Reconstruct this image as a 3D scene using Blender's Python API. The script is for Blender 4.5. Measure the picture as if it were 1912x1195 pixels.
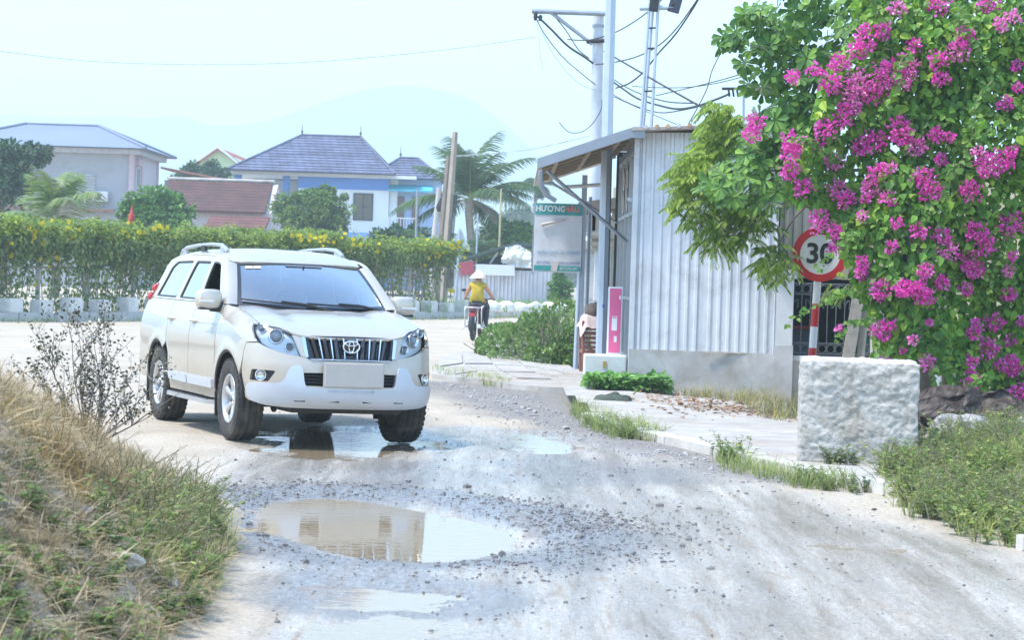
import bpy, bmesh, math, random
import numpy as np
from mathutils import Vector, Matrix, Euler, geometry

for _o in list(bpy.data.objects):
    bpy.data.objects.remove(_o)
SC = bpy.context.scene
COL = SC.collection
R = math.radians
random.seed(7)
RNG = np.random.default_rng(11)

# ------------------------------------------------------------------ camera
F, HZ, HC, ROLL = 4450.0, 508.0, 1.67, R(1.8)      # focal length in photo pixels, horizon row, eye height, camera roll
cam_data = bpy.data.cameras.new('camera')
cam = bpy.data.objects.new('camera', cam_data)
COL.objects.link(cam)
cam_data.sensor_fit = 'HORIZONTAL'
cam_data.sensor_width = 36.0
cam_data.lens = F / 1912 * 36.0
cam_data.shift_x = -(89.5 * math.sin(ROLL)) / 1912
cam_data.shift_y = -(89.5 * math.cos(ROLL)) / 1912
cam_data.clip_start = 0.2
cam_data.clip_end = 20000
cam_data.dof.use_dof = True
cam_data.dof.focus_distance = 23.0
cam_data.dof.aperture_fstop = 7.1
cam.matrix_world = Matrix.Translation((0, 0, HC)) @ Matrix.Rotation(R(90), 4, 'X') @ Matrix.Rotation(ROLL, 4, 'Z')
SC.camera = cam

# ------------------------------------------------------------------ light
SUN_EL, SUN_AZ = R(62), R(-112)          # azimuth from +Y towards +X
world = bpy.data.worlds.new('World')
SC.world = world
world.use_nodes = True
nt = world.node_tree
nt.nodes.clear()
sky = nt.nodes.new('ShaderNodeTexSky')
sky.sky_type = 'NISHITA'
sky.sun_disc = False
sky.sun_elevation = SUN_EL
sky.sun_rotation = SUN_AZ
sky.air_density = 1.0
sky.dust_density = 0.5
sky.ozone_density = 2.0
bg = nt.nodes.new('ShaderNodeBackground')
bg.inputs['Strength'].default_value = 0.15
hs = nt.nodes.new('ShaderNodeHueSaturation')
hs.inputs['Saturation'].default_value = 1.12      # sky tint
wo = nt.nodes.new('ShaderNodeOutputWorld')
nt.links.new(sky.outputs[0], hs.inputs['Color'])
nt.links.new(hs.outputs[0], bg.inputs['Color'])
nt.links.new(bg.outputs[0], wo.inputs['Surface'])
sun_d = bpy.data.lights.new('sun', 'SUN')
sun_d.energy = 2.3
sun_d.angle = R(9)
sun_d.color = (1.0, 0.95, 0.87)
sun = bpy.data.objects.new('sun', sun_d)
COL.objects.link(sun)
_sd = Vector((math.sin(SUN_AZ) * math.cos(SUN_EL), math.cos(SUN_AZ) * math.cos(SUN_EL), math.sin(SUN_EL)))
sun.rotation_euler = (-_sd).to_track_quat('-Z', 'Y').to_euler()
SC.view_settings.view_transform = 'Standard'
SC.view_settings.look = 'None'
SC.view_settings.gamma = 1.0
SC.view_settings.exposure = 1.57
SC.view_settings.use_curve_mapping = False
SC.render.engine = 'CYCLES'
SC.cycles.use_adaptive_sampling = True
SC.cycles.adaptive_threshold = 0.02
SC.cycles.use_denoising = True
SC.cycles.max_bounces = 8
SC.cycles.diffuse_bounces = 3
SC.cycles.glossy_bounces = 3
SC.cycles.transparent_max_bounces = 12
SC.cycles.volume_bounces = 1
SC.cycles.caustics_reflective = False
SC.cycles.caustics_refractive = False

# ------------------------------------------------------------------ places measured in the photograph
def unroll(x, y):
    u, v = x - 956.0, y - 597.5
    c, s = math.cos(ROLL), math.sin(ROLL)
    return u * c + v * s, -u * s + v * c + 597.5 - HZ

def at(x, y, Y):
    u, v = unroll(x, y)
    return Vector((u / F * Y, Y, HC - v / F * Y))

def gnd(x, y, z=0.0):
    u, v = unroll(x, y)
    return at(x, y, (HC - z) * F / v)

# ------------------------------------------------------------------ scene helpers
def props(o, label=None, cat=None, group=None, kind=None):
    if label: o['label'] = label
    if cat: o['category'] = cat
    if group: o['group'] = group
    if kind: o['kind'] = kind
    return o

def thing(name, label, cat, loc=(0, 0, 0), rotz=0.0, group=None):
    o = bpy.data.objects.new(name, None)
    o.empty_display_size = 0.2
    COL.objects.link(o)
    o.location = loc
    o.rotation_euler = (0, 0, rotz)
    return props(o, label, cat, group)

def link_mesh(name, me, mat=None, parent=None):
    o = bpy.data.objects.new(name, me)
    COL.objects.link(o)
    if mat is not None:
        for m in (mat if isinstance(mat, (list, tuple)) else [mat]):
            me.materials.append(m)
    if parent is not None:
        o.parent = parent
    return o

def array_mesh(name, V, Fc, mat=None, parent=None, smooth=False, origin=None):
    V = np.asarray(V, dtype=np.float32).reshape(-1, 3)
    if origin is not None:
        V = V - np.asarray(origin, dtype=np.float32)
    Fc = np.asarray(Fc, dtype=np.int32)
    m, k = Fc.shape
    me = bpy.data.meshes.new(name)
    me.vertices.add(len(V)); me.vertices.foreach_set('co', V.ravel())
    me.loops.add(m * k); me.loops.foreach_set('vertex_index', Fc.ravel())
    me.polygons.add(m); me.polygons.foreach_set('loop_start', np.arange(0, m * k, k, dtype=np.int32))
    me.polygons.foreach_set('use_smooth', np.full(m, smooth, dtype=bool))
    me.update(calc_edges=True)
    return link_mesh(name, me, mat, parent)

def set_attr(o, name, arr):
    a = o.data.attributes.new(name, 'FLOAT', 'POINT')
    a.data.foreach_set('value', np.asarray(arr, dtype=np.float32).ravel())

class MB:
    """collects shapes, then links them as one mesh object"""
    def __init__(s): s.v = []; s.f = []; s.sm = []; s.mi = []; s.cur = 0
    def add(s, vs, fs, smooth=False):
        b = len(s.v)
        s.v += [tuple(p) for p in vs]
        for q in fs:
            s.f.append(tuple(i + b for i in q)); s.sm.append(smooth); s.mi.append(s.cur)
        return s
    def box(s, c, d, rot=None, bev=0.0):
        """box centred on c with full size d; bev chamfers the vertical and horizontal edges"""
        hx, hy, hz = d[0] / 2, d[1] / 2, d[2] / 2
        M3 = (rot if isinstance(rot, Matrix) else Euler(rot).to_matrix()) if rot is not None else None
        def T(p):
            p = Vector(p)
            return (M3 @ p if M3 else p) + Vector(c)
        if bev <= 0:
            P = [(x, y, z) for z in (-hz, hz) for y in (-hy, hy) for x in (-hx, hx)]
            Fs = [(0, 2, 3, 1), (4, 5, 7, 6), (0, 1, 5, 4), (2, 6, 7, 3), (0, 4, 6, 2), (1, 3, 7, 5)]
            return s.add([T(p) for p in P], Fs)
        b = min(bev, hx * .9, hy * .9, hz * .9)
        bm = bmesh.new()
        bmesh.ops.create_cube(bm, size=1.0)
        for v in bm.verts: v.co = Vector((v.co.x * d[0], v.co.y * d[1], v.co.z * d[2]))
        bmesh.ops.bevel(bm, geom=bm.edges[:] + bm.verts[:], offset=b, segments=2, profile=0.6, affect='EDGES')
        bm.verts.index_update()
        s.add([T(v.co) for v in bm.verts], [[v.index for v in f.verts] for f in bm.faces])
        bm.free()
        return s
    def tube(s, pts, r, n=8, cap=True, smooth=True):
        pts = [Vector(p) for p in pts]
        rs = r if isinstance(r, (list, tuple)) else [r] * len(pts)
        vs = []; prev = None
        for i, p in enumerate(pts):
            if i == 0: t = pts[1] - pts[0]
            elif i == len(pts) - 1: t = pts[-1] - pts[-2]
            else: t = pts[i + 1] - pts[i - 1]
            t = t.normalized() if t.length > 1e-9 else Vector((0, 0, 1))
            if prev is None:
                a = Vector((0, 0, 1)) if abs(t.z) < .9 else Vector((1, 0, 0))
                prev = t.cross(a).normalized()
            else:
                prev = prev - t * prev.dot(t)
                prev = prev.normalized() if prev.length > 1e-6 else t.orthogonal().normalized()
            q = t.cross(prev)
            for k in range(n):
                a = 2 * math.pi * k / n
                vs.append(p + (prev * math.cos(a) + q * math.sin(a)) * rs[i])
        fs = []
        for i in range(len(pts) - 1):
            for k in range(n):
                a, b = i * n + k, i * n + (k + 1) % n
                fs.append((a, b, b + n, a + n))
        s.add(vs, fs, smooth)
        if cap:
            s.add(vs[:n], [tuple(range(n))[::-1]]); s.add(vs[-n:], [tuple(range(n))])
        return s
    def lathe(s, prof, n=24, c=(0, 0, 0), axis='Z', smooth=True, closed=False):
        vs = []
        for (r, h) in prof:
            for k in range(n):
                a = 2 * math.pi * k / n
                x, y, z = r * math.cos(a), r * math.sin(a), h
                if axis == 'Y': x, y, z = x, h, y
                elif axis == 'X': x, y, z = h, x, y
                vs.append(Vector((x, y, z)) + Vector(c))
        fs = []
        m = len(prof)
        for i in range(m if closed else m - 1):
            j = (i + 1) % m
            for k in range(n):
                k2 = (k + 1) % n
                fs.append((i * n + k, i * n + k2, j * n + k2, j * n + k))
        return s.add(vs, fs, smooth)
    def prism(s, poly, d0, d1, fn):
        """polygon poly (2-D, any simple shape) swept from d0 to d1; fn(a,b,d) gives the 3-D point"""
        n = len(poly)
        lo = [fn(a, b, d0) for a, b in poly]; hi = [fn(a, b, d1) for a, b in poly]
        tri = geometry.tessellate_polygon([[Vector((a, b, 0)) for a, b in poly]])
        s.add(lo, [t[::-1] for t in tri]); s.add(hi, list(tri))
        s.add(lo + hi, [(i, (i + 1) % n, n + (i + 1) % n, n + i) for i in range(n)])
        return s
    def quad(s, a, b, c, d): return s.add([a, b, c, d], [(0, 1, 2, 3)])
    def build(s, name, mat, parent=None, origin=None, fix=True, bevel=0.0):
        me = bpy.data.meshes.new(name)
        V = s.v if origin is None else [tuple(Vector(p) - Vector(origin)) for p in s.v]
        me.from_pydata(V, [], s.f)
        me.polygons.foreach_set('use_smooth', s.sm)
        me.polygons.foreach_set('material_index', s.mi)
        if fix:
            bm = bmesh.new(); bm.from_mesh(me)
            bmesh.ops.recalc_face_normals(bm, faces=bm.faces[:])
            bm.to_mesh(me); bm.free()
        me.update()
        o = link_mesh(name, me, mat, parent)
        if bevel > 0:
            b = o.modifiers.new('bevel', 'BEVEL'); b.width = bevel; b.segments = 2; b.limit_method = 'ANGLE'
        return o

def wpart(mb, name, mat, parent, **kw):
    """build shapes given in world coordinates as a part of a thing that is not rotated"""
    return mb.build(name, mat, parent, origin=parent.location, **kw)

def copy_tree(o, parent=None, **kw):
    c = o.copy(); COL.objects.link(c)
    if parent is not None: c.parent = parent
    for k, v in kw.items(): c[k] = v
    for ch in list(o.children): copy_tree(ch, c)
    return c

def text_mesh(name, body, size, mat, parent, M4, extrude=0.002, bold=0.0, align='CENTER', xs=1.0):
    cu = bpy.data.curves.new(name, 'FONT')
    cu.body = body; cu.size = size; cu.extrude = extrude; cu.offset = bold
    cu.align_x = align; cu.align_y = 'CENTER'
    tmp = bpy.data.objects.new(name + '_tmp', cu); COL.objects.link(tmp)
    dg = bpy.context.evaluated_depsgraph_get()
    me = bpy.data.meshes.new_from_object(tmp.evaluated_get(dg))
    bpy.data.objects.remove(tmp)
    me.name = name
    me.transform(M4 @ Matrix.Diagonal((xs, 1, 1, 1)))
    me.materials.clear()
    return link_mesh(name, me, mat, parent)

# ------------------------------------------------------------------ noise for shapes
_perm = RNG.permutation(512)
_tab = RNG.random(512) * 2 - 1
def vnoise(x, y):
    x = np.asarray(x, float); y = np.asarray(y, float)
    xi = np.floor(x).astype(int); yi = np.floor(y).astype(int)
    xf = x - xi; yf = y - yi
    u = xf * xf * (3 - 2 * xf); v = yf * yf * (3 - 2 * yf)
    h = lambda a, b: _tab[(_perm[(a & 511)] + b * 57) & 511]
    return (h(xi, yi) * (1 - u) + h(xi + 1, yi) * u) * (1 - v) + (h(xi, yi + 1) * (1 - u) + h(xi + 1, yi + 1) * u) * v
def fbm(x, y, o=4):
    s = 0; a = 1.0; t = 0
    for i in range(o):
        s = s + a * vnoise(x * 2 ** i + 17.3 * i, y * 2 ** i - 9.1 * i); t += a; a *= .5
    return s / t
def sstep(a, b, x):
    t = np.clip((np.asarray(x, float) - a) / (b - a), 0, 1)
    return t * t * (3 - 2 * t)
def poly_sd(X, Y, poly):
    """signed distance to polygon (negative inside)"""
    P = np.asarray(poly, float); n = len(P)
    d = np.full(np.shape(X), 1e9); ins = np.zeros(np.shape(X), bool)
    for i in range(n):
        a, b = P[i], P[(i + 1) % n]
        e = b - a; wx = X - a[0]; wy = Y - a[1]
        t = np.clip((wx * e[0] + wy * e[1]) / (e @ e + 1e-12), 0, 1)
        d = np.minimum(d, (wx - e[0] * t) ** 2 + (wy - e[1] * t) ** 2)
        c = ((a[1] <= Y) & (b[1] > Y)) | ((b[1] <= Y) & (a[1] > Y))
        with np.errstate(divide='ignore', invalid='ignore'):
            xx = a[0] + (Y - a[1]) / (b[1] - a[1] + 1e-15) * (b[0] - a[0])
        ins ^= c & (X < xx)
    return np.where(ins, -1, 1) * np.sqrt(d)
def smooth_poly(pts, it=2):
    P = [Vector((p[0], p[1], 0)) for p in pts]
    for _ in range(it):
        Q = []
        for i in range(len(P)):
            a, b = P[i], P[(i + 1) % len(P)]
            Q += [a * .75 + b * .25, a * .25 + b * .75]
        P = Q
    return [(p.x, p.y) for p in P]

# ------------------------------------------------------------------ materials
MATS = {}
def _nodes(name):
    m = bpy.data.materials.new(name); m.use_nodes = True
    t = m.node_tree; t.nodes.clear()
    out = t.nodes.new('ShaderNodeOutputMaterial')
    return m, t, out
def N(t, typ, **kw):
    n = t.nodes.new(typ)
    for k, v in kw.items():
        if k in n.inputs.keys(): n.inputs[k].default_value = v
        else: setattr(n, k, v)
    return n
def ramp(t, stops, interp='LINEAR'):
    n = t.nodes.new('ShaderNodeValToRGB'); cr = n.color_ramp; cr.interpolation = interp
    while len(cr.elements) < len(stops): cr.elements.new(.5)
    for e, (p, c) in zip(cr.elements, stops):
        e.position = p; e.color = (c[0], c[1], c[2], 1) if not isinstance(c, float) else (c, c, c, 1)
    return n
def mixc(t, fac, a, b, mode='MIX'):
    n = t.nodes.new('ShaderNodeMix'); n.data_type = 'RGBA'; n.blend_type = mode
    for sock, v in ((n.inputs[0], fac), (n.inputs[6], a), (n.inputs[7], b)):
        if isinstance(v, bpy.types.NodeSocket): t.links.new(v, sock)
        elif isinstance(v, (int, float)): sock.default_value = v
        else: sock.default_value = (v[0], v[1], v[2], 1)
    return n.outputs[2]
def M(name, col, rough=.6, metal=0.0, var=.15, scale=5.0, bump=0.0, bscale=60.0, coat=0.0, spec=.5,
      stain=None, stain_amt=.35, stain_scale=1.6, emit=0.0):
    """painted / cast / woven surface: base colour with blotchy variation, optional stains and fine relief"""
    if name in MATS: return MATS[name]
    m, t, out = _nodes(name)
    p = N(t, 'ShaderNodeBsdfPrincipled', Roughness=rough, Metallic=metal)
    p.inputs['Coat Weight'].default_value = coat
    p.inputs['Coat Roughness'].default_value = .08
    p.inputs['Specular IOR Level'].default_value = spec
    g = N(t, 'ShaderNodeNewGeometry')
    nz = N(t, 'ShaderNodeTexNoise', Scale=scale, Detail=6.0, Roughness=.62)
    t.links.new(g.outputs['Position'], nz.inputs['Vector'])
    lo = [c * (1 - var) for c in col]; hi = [min(1, c * (1 + var)) for c in col]
    rp = ramp(t, [(.3, lo), (.7, hi)])
    t.links.new(nz.outputs[0], rp.inputs[0])
    c = rp.outputs[0]
    if stain:
        n2 = N(t, 'ShaderNodeTexNoise', Scale=stain_scale, Detail=8.0, Roughness=.7, Distortion=.6)
        t.links.new(g.outputs['Position'], n2.inputs['Vector'])
        r2 = ramp(t, [(.48, 0.0), (.72, 1.0)])
        t.links.new(n2.outputs[0], r2.inputs[0])
        mm = N(t, 'ShaderNodeMath', operation='MULTIPLY'); mm.inputs[1].default_value = stain_amt
        t.links.new(r2.outputs[0], mm.inputs[0])
        c = mixc(t, mm.outputs[0], c, stain)
    t.links.new(c, p.inputs['Base Color'])
    rr = N(t, 'ShaderNodeMapRange'); rr.inputs['To Min'].default_value = max(.02, rough * .8); rr.inputs['To Max'].default_value = min(1, rough * 1.2)
    t.links.new(nz.outputs[0], rr.inputs['Value']); t.links.new(rr.outputs[0], p.inputs['Roughness'])
    if bump > 0:
        n3 = N(t, 'ShaderNodeTexNoise', Scale=bscale, Detail=5.0, Roughness=.65)
        t.links.new(g.outputs['Position'], n3.inputs['Vector'])
        bp = N(t, 'ShaderNodeBump', Strength=1.0, Distance=bump)
        t.links.new(n3.outputs[0], bp.inputs['Height']); t.links.new(bp.outputs[0], p.inputs['Normal'])
    if emit > 0:
        p.inputs['Emission Color'].default_value = (*col, 1); p.inputs['Emission Strength'].default_value = emit
    t.links.new(p.outputs[0], out.inputs[0])
    MATS[name] = m
    return m
def leafM(name, cols, trans=.35, gloss=.25, rough=.45, petal=False):
    """leaves: each leaf takes its own tint; thin, so light comes through"""
    if name in MATS: return MATS[name]
    m, t, out = _nodes(name)
    g = N(t, 'ShaderNodeNewGeometry')
    k = len(cols)
    rp = ramp(t, [((i + .0) / max(1, k - 1), c) for i, c in enumerate(cols)])
    t.links.new(g.outputs['Random Per Island'], rp.inputs[0])
    nz = N(t, 'ShaderNodeTexNoise', Scale=1.5, Detail=4.0)
    t.links.new(g.outputs['Position'], nz.inputs['Vector'])
    r2 = ramp(t, [(.3, (.9, .9, .9)), (.5, (1, 1, 1)), (.7, (1.08, 1.15, 1.08))] if petal else [(.3, (.72, .76, .8)), (.5, (1, 1, 1)), (.7, (1.42, 1.34, 1.1))])
    t.links.new(nz.outputs[0], r2.inputs[0])
    c = mixc(t, 1.0, rp.outputs[0], r2.outputs[0], 'MULTIPLY')
    df = N(t, 'ShaderNodeBsdfDiffuse'); tr = N(t, 'ShaderNodeBsdfTranslucent'); gl = N(t, 'ShaderNodeBsdfGlossy', Roughness=rough)
    t.links.new(c, df.inputs[0])
    tc = mixc(t, 1.0, c, (1, 1, 1) if petal else (1.2, 1.25, .6), 'MULTIPLY')
    t.links.new(tc, tr.inputs[0])
    m1 = N(t, 'ShaderNodeMixShader'); m1.inputs[0].default_value = trans
    t.links.new(df.outputs[0], m1.inputs[1]); t.links.new(tr.outputs[0], m1.inputs[2])
    fr = N(t, 'ShaderNodeFresnel', IOR=1.4)
    ml = N(t, 'ShaderNodeMath', operation='MULTIPLY'); ml.inputs[1].default_value = gloss * 2
    t.links.new(fr.outputs[0], ml.inputs[0])
    m2 = N(t, 'ShaderNodeMixShader')
    t.links.new(ml.outputs[0], m2.inputs[0]); t.links.new(m1.outputs[0], m2.inputs[1]); t.links.new(gl.outputs[0], m2.inputs[2])
    t.links.new(m2.outputs[0], out.inputs[0])
    MATS[name] = m
    return m
def glassM(name, tint, refl=1.0, ior=1.5):
    """thin pane: tinted see-through plus mirror reflection by angle"""
    if name in MATS: return MATS[name]
    m, t, out = _nodes(name)
    tr = N(t, 'ShaderNodeBsdfTransparent'); tr.inputs[0].default_value = (*tint, 1)
    gl = N(t, 'ShaderNodeBsdfGlossy', Roughness=.015)
    fr = N(t, 'ShaderNodeFresnel', IOR=ior)
    ml = N(t, 'ShaderNodeMath', operation='MULTIPLY', use_clamp=True); ml.inputs[1].default_value = refl
    t.links.new(fr.outputs[0], ml.inputs[0])
    mx = N(t, 'ShaderNodeMixShader')
    t.links.new(ml.outputs[0], mx.inputs[0]); t.links.new(tr.outputs[0], mx.inputs[1]); t.links.new(gl.outputs[0], mx.inputs[2])
    t.links.new(mx.outputs[0], out.inputs[0])
    MATS[name] = m
    return m

# ------------------------------------------------------------------ leaves in bulk
QUADLEAF = (np.array([(0, 0, 0), (-.32, .42, .08), (-.18, .78, .05), (0, 1, -.06), (.18, .78, .05), (.32, .42, .08)], float), np.array([(0, 3, 2, 1), (0, 5, 4, 3)]))
HEARTLEAF = (np.array([(0, 0, 0), (-.42, .28, .1), (-.28, .68, .05), (0, 1.05, -.12), (.28, .68, .05), (.42, .28, .1)], float), np.array([(0, 3, 2, 1), (0, 5, 4, 3)]))
SPOONLEAF = (np.array([(0, 0, 0), (-.14, .35, .03), (-.26, .78, .04), (0, 1.0, -.05), (.26, .78, .04), (.14, .35, .03)], float), np.array([(0, 3, 2, 1), (0, 5, 4, 3)]))
LANCELEAF = (np.array([(0, 0, 0), (-.13, .35, .03), (-.11, .68, .0), (0, 1, -.12), (.11, .68, .0), (.13, .35, .03)], float), np.array([(0, 3, 2, 1), (0, 5, 4, 3)]))
PETAL = (np.array([(0, 0, 0), (-.42, .5, .14), (0, 1, -.1), (.42, .5, .14)], float), np.array([(0, 3, 2, 1)]))
BLADE = (np.array([(-.022, 0, 0), (.022, 0, 0), (-.018, .45, .03), (.018, .45, .03), (-.004, 1.0, -.22), (.004, 1.0, -.22)], float), np.array([(0, 1, 3, 2), (2, 3, 5, 4)]))
def unit(a): return a / (np.linalg.norm(a, axis=-1, keepdims=True) + 1e-9)
def rdirs(n): return unit(RNG.normal(size=(n, 3)))
def leaves_arr(tmpl, P, A, Nn, S):
    t, f = tmpl
    A = unit(A); X = unit(np.cross(A, Nn)); Z = np.cross(X, A)
    S = np.asarray(S, float).reshape(-1, 1, 1)
    V = P[:, None, :] + S * (t[None, :, 0:1] * X[:, None, :] + t[None, :, 1:2] * A[:, None, :] + t[None, :, 2:3] * Z[:, None, :])
    n, k = len(P), len(t)
    Fc = (f[None, :, :] + (np.arange(n) * k)[:, None, None]).reshape(-1, f.shape[1])
    return V.reshape(-1, 3), Fc
def leaves_obj(name, tmpl, P, A, Nn, S, mat, parent=None, origin=None, stuff=True):
    V, Fc = leaves_arr(tmpl, np.asarray(P), np.asarray(A), np.asarray(Nn), S)
    o = array_mesh(name, V, Fc, mat, parent, origin=origin)
    if stuff: o['kind'] = 'stuff'
    return o
def ellipsoid_shell(c, r, n, inner=.55):
    d = rdirs(n)
    k = (inner ** 3 + (1 - inner ** 3) * RNG.random(n)) ** (1 / 3)
    return np.asarray(c) + d * np.asarray(r) * k[:, None], d
# ================================================================== the setting
CARX, CARY, CARYAW = -1.79, 22.7, R(22)
def car2w(x, y):
    s, c = math.sin(CARYAW), math.cos(CARYAW)
    return CARX + x * s + y * c, CARY - x * c + y * s
WHEELS = [(0, -.79, .012), (0, .79, -.012), (-2.79, -.79, .012), (-2.79, .79, -.012)]

PUD = {  # outline on the ground, water level
 'a': ([(-1.80,16.25),(-1.73,17.4),(-1.25,17.75),(-.58,17.1),(-.02,16.3),(.27,15.05),(.06,14.3),(-.34,13.72),(-.75,13.8),(-1.23,14.3),(-1.6,15.1)], -.045),
 'b': ([(-1.0,12.4),(-.93,12.66),(-.75,12.84),(-.25,12.38),(-.35,11.88),(-.57,11.68),(-.88,11.92)], -.03),
 'c': ([(-2.42,22.5),(-2.35,23.6),(-1.9,24.6),(-1.2,24.4),(-.6,23.2),(-.75,22.0),(-1.1,21.3),(-1.6,20.5),(-2.15,21.4)], -.022),
 'd': ([(-.15,24.9),(.22,25.5),(.58,24.1),(.72,22.9),(.5,22.3),(.22,22.2),(-.03,23.4)], -.03),
 'e': ([(1.95,15.1),(2.25,15.2),(2.52,15.1),(2.2,14.92)], -.012),
 'f': ([(-.72,11.25),(-.5,11.4),(-.2,11.1),(-.35,10.6),(-.75,10.5),(-.95,10.8)], -.012),
}
for k in PUD: PUD[k] = (smooth_poly(PUD[k][0], 2), PUD[k][1])
WETP = [gnd(*p)[:2] for p in [(470,835),(560,795),(900,796),(1090,832),(1330,890),(1500,950),(1700,1000),(1912,1060),(1990,1195),(1990,1300),(560,1300),(600,1160),(540,1100),(470,1010),(440,900)]]
DIRV = unit(np.array([[.30, -.955]]))[0]

def road_h(X, Y):
    """height of the road surface"""
    h = .018 * fbm(X * .35, Y * .35, 3) + .006 * fbm(X * 2.1, Y * 2.1, 3)
    near = sstep(30, 20, Y)
    al = X * DIRV[0] + Y * DIRV[1]; ac = X * DIRV[1] - Y * DIRV[0]
    h = h + near * .009 * fbm(al * .35, ac * 4.2, 3)
    h = h + .004 * fbm(X * 9, Y * 9, 2) * near
    for k, (poly, wl) in PUD.items():
        sel = (X > min(p[0] for p in poly) - 1) & (X < max(p[0] for p in poly) + 1) & (Y > min(p[1] for p in poly) - 1.2) & (Y < max(p[1] for p in poly) + 1.2)
        if not np.any(sel): continue
        x, y = X[sel], Y[sel]
        sd = poly_sd(x, y, poly) + .07 * fbm(x * 3.1, y * 2.2, 3)
        hh = h[sel]
        w = sstep(.55, .02, sd)
        rim = wl + .9 * abs(wl) * sstep(0, .45, sd) + (-.05 if k in 'ab' else -.02) * sstep(0, -.5, sd) + (.030 if k == 'c' else .014) * fbm(x * 4, y * 3, 3) + .007 * fbm(x * 15, y * 15, 2)
        h[sel] = hh * (1 - w) + rim * w
    # gravel windrow beyond the large puddle
    sd = poly_sd(X, Y, PUD['a'][0])
    h = h + .022 * sstep(.55, .3, np.abs(sd - .32)) * sstep(-2.2, .3, X + .12 * (Y - 15)) * near
    for (cx, cy, z) in WHEELS:
        wx, wy = car2w(cx, cy)
        w = np.exp(-(((X - wx) / .28) ** 2 + ((Y - wy) / .38) ** 2))
        h = h * (1 - w) + (z - .004) * w
    return h

# fan of rows that get wider with distance, so the near road is fine enough for ruts and holes
_ys = 9.0 * np.exp(np.arange(0, 905) * .003)
_ts = np.linspace(-.36, .36, 250)
YY, TT = np.meshgrid(_ys, _ts, indexing='ij')
XX = YY * TT
ZZ = road_h(XX, YY)
_n, _m = XX.shape
_i = np.arange(_n * _m).reshape(_n, _m)
_q = np.stack([_i[:-1, :-1], _i[:-1, 1:], _i[1:, 1:], _i[1:, :-1]], -1).reshape(-1, 4)

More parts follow.
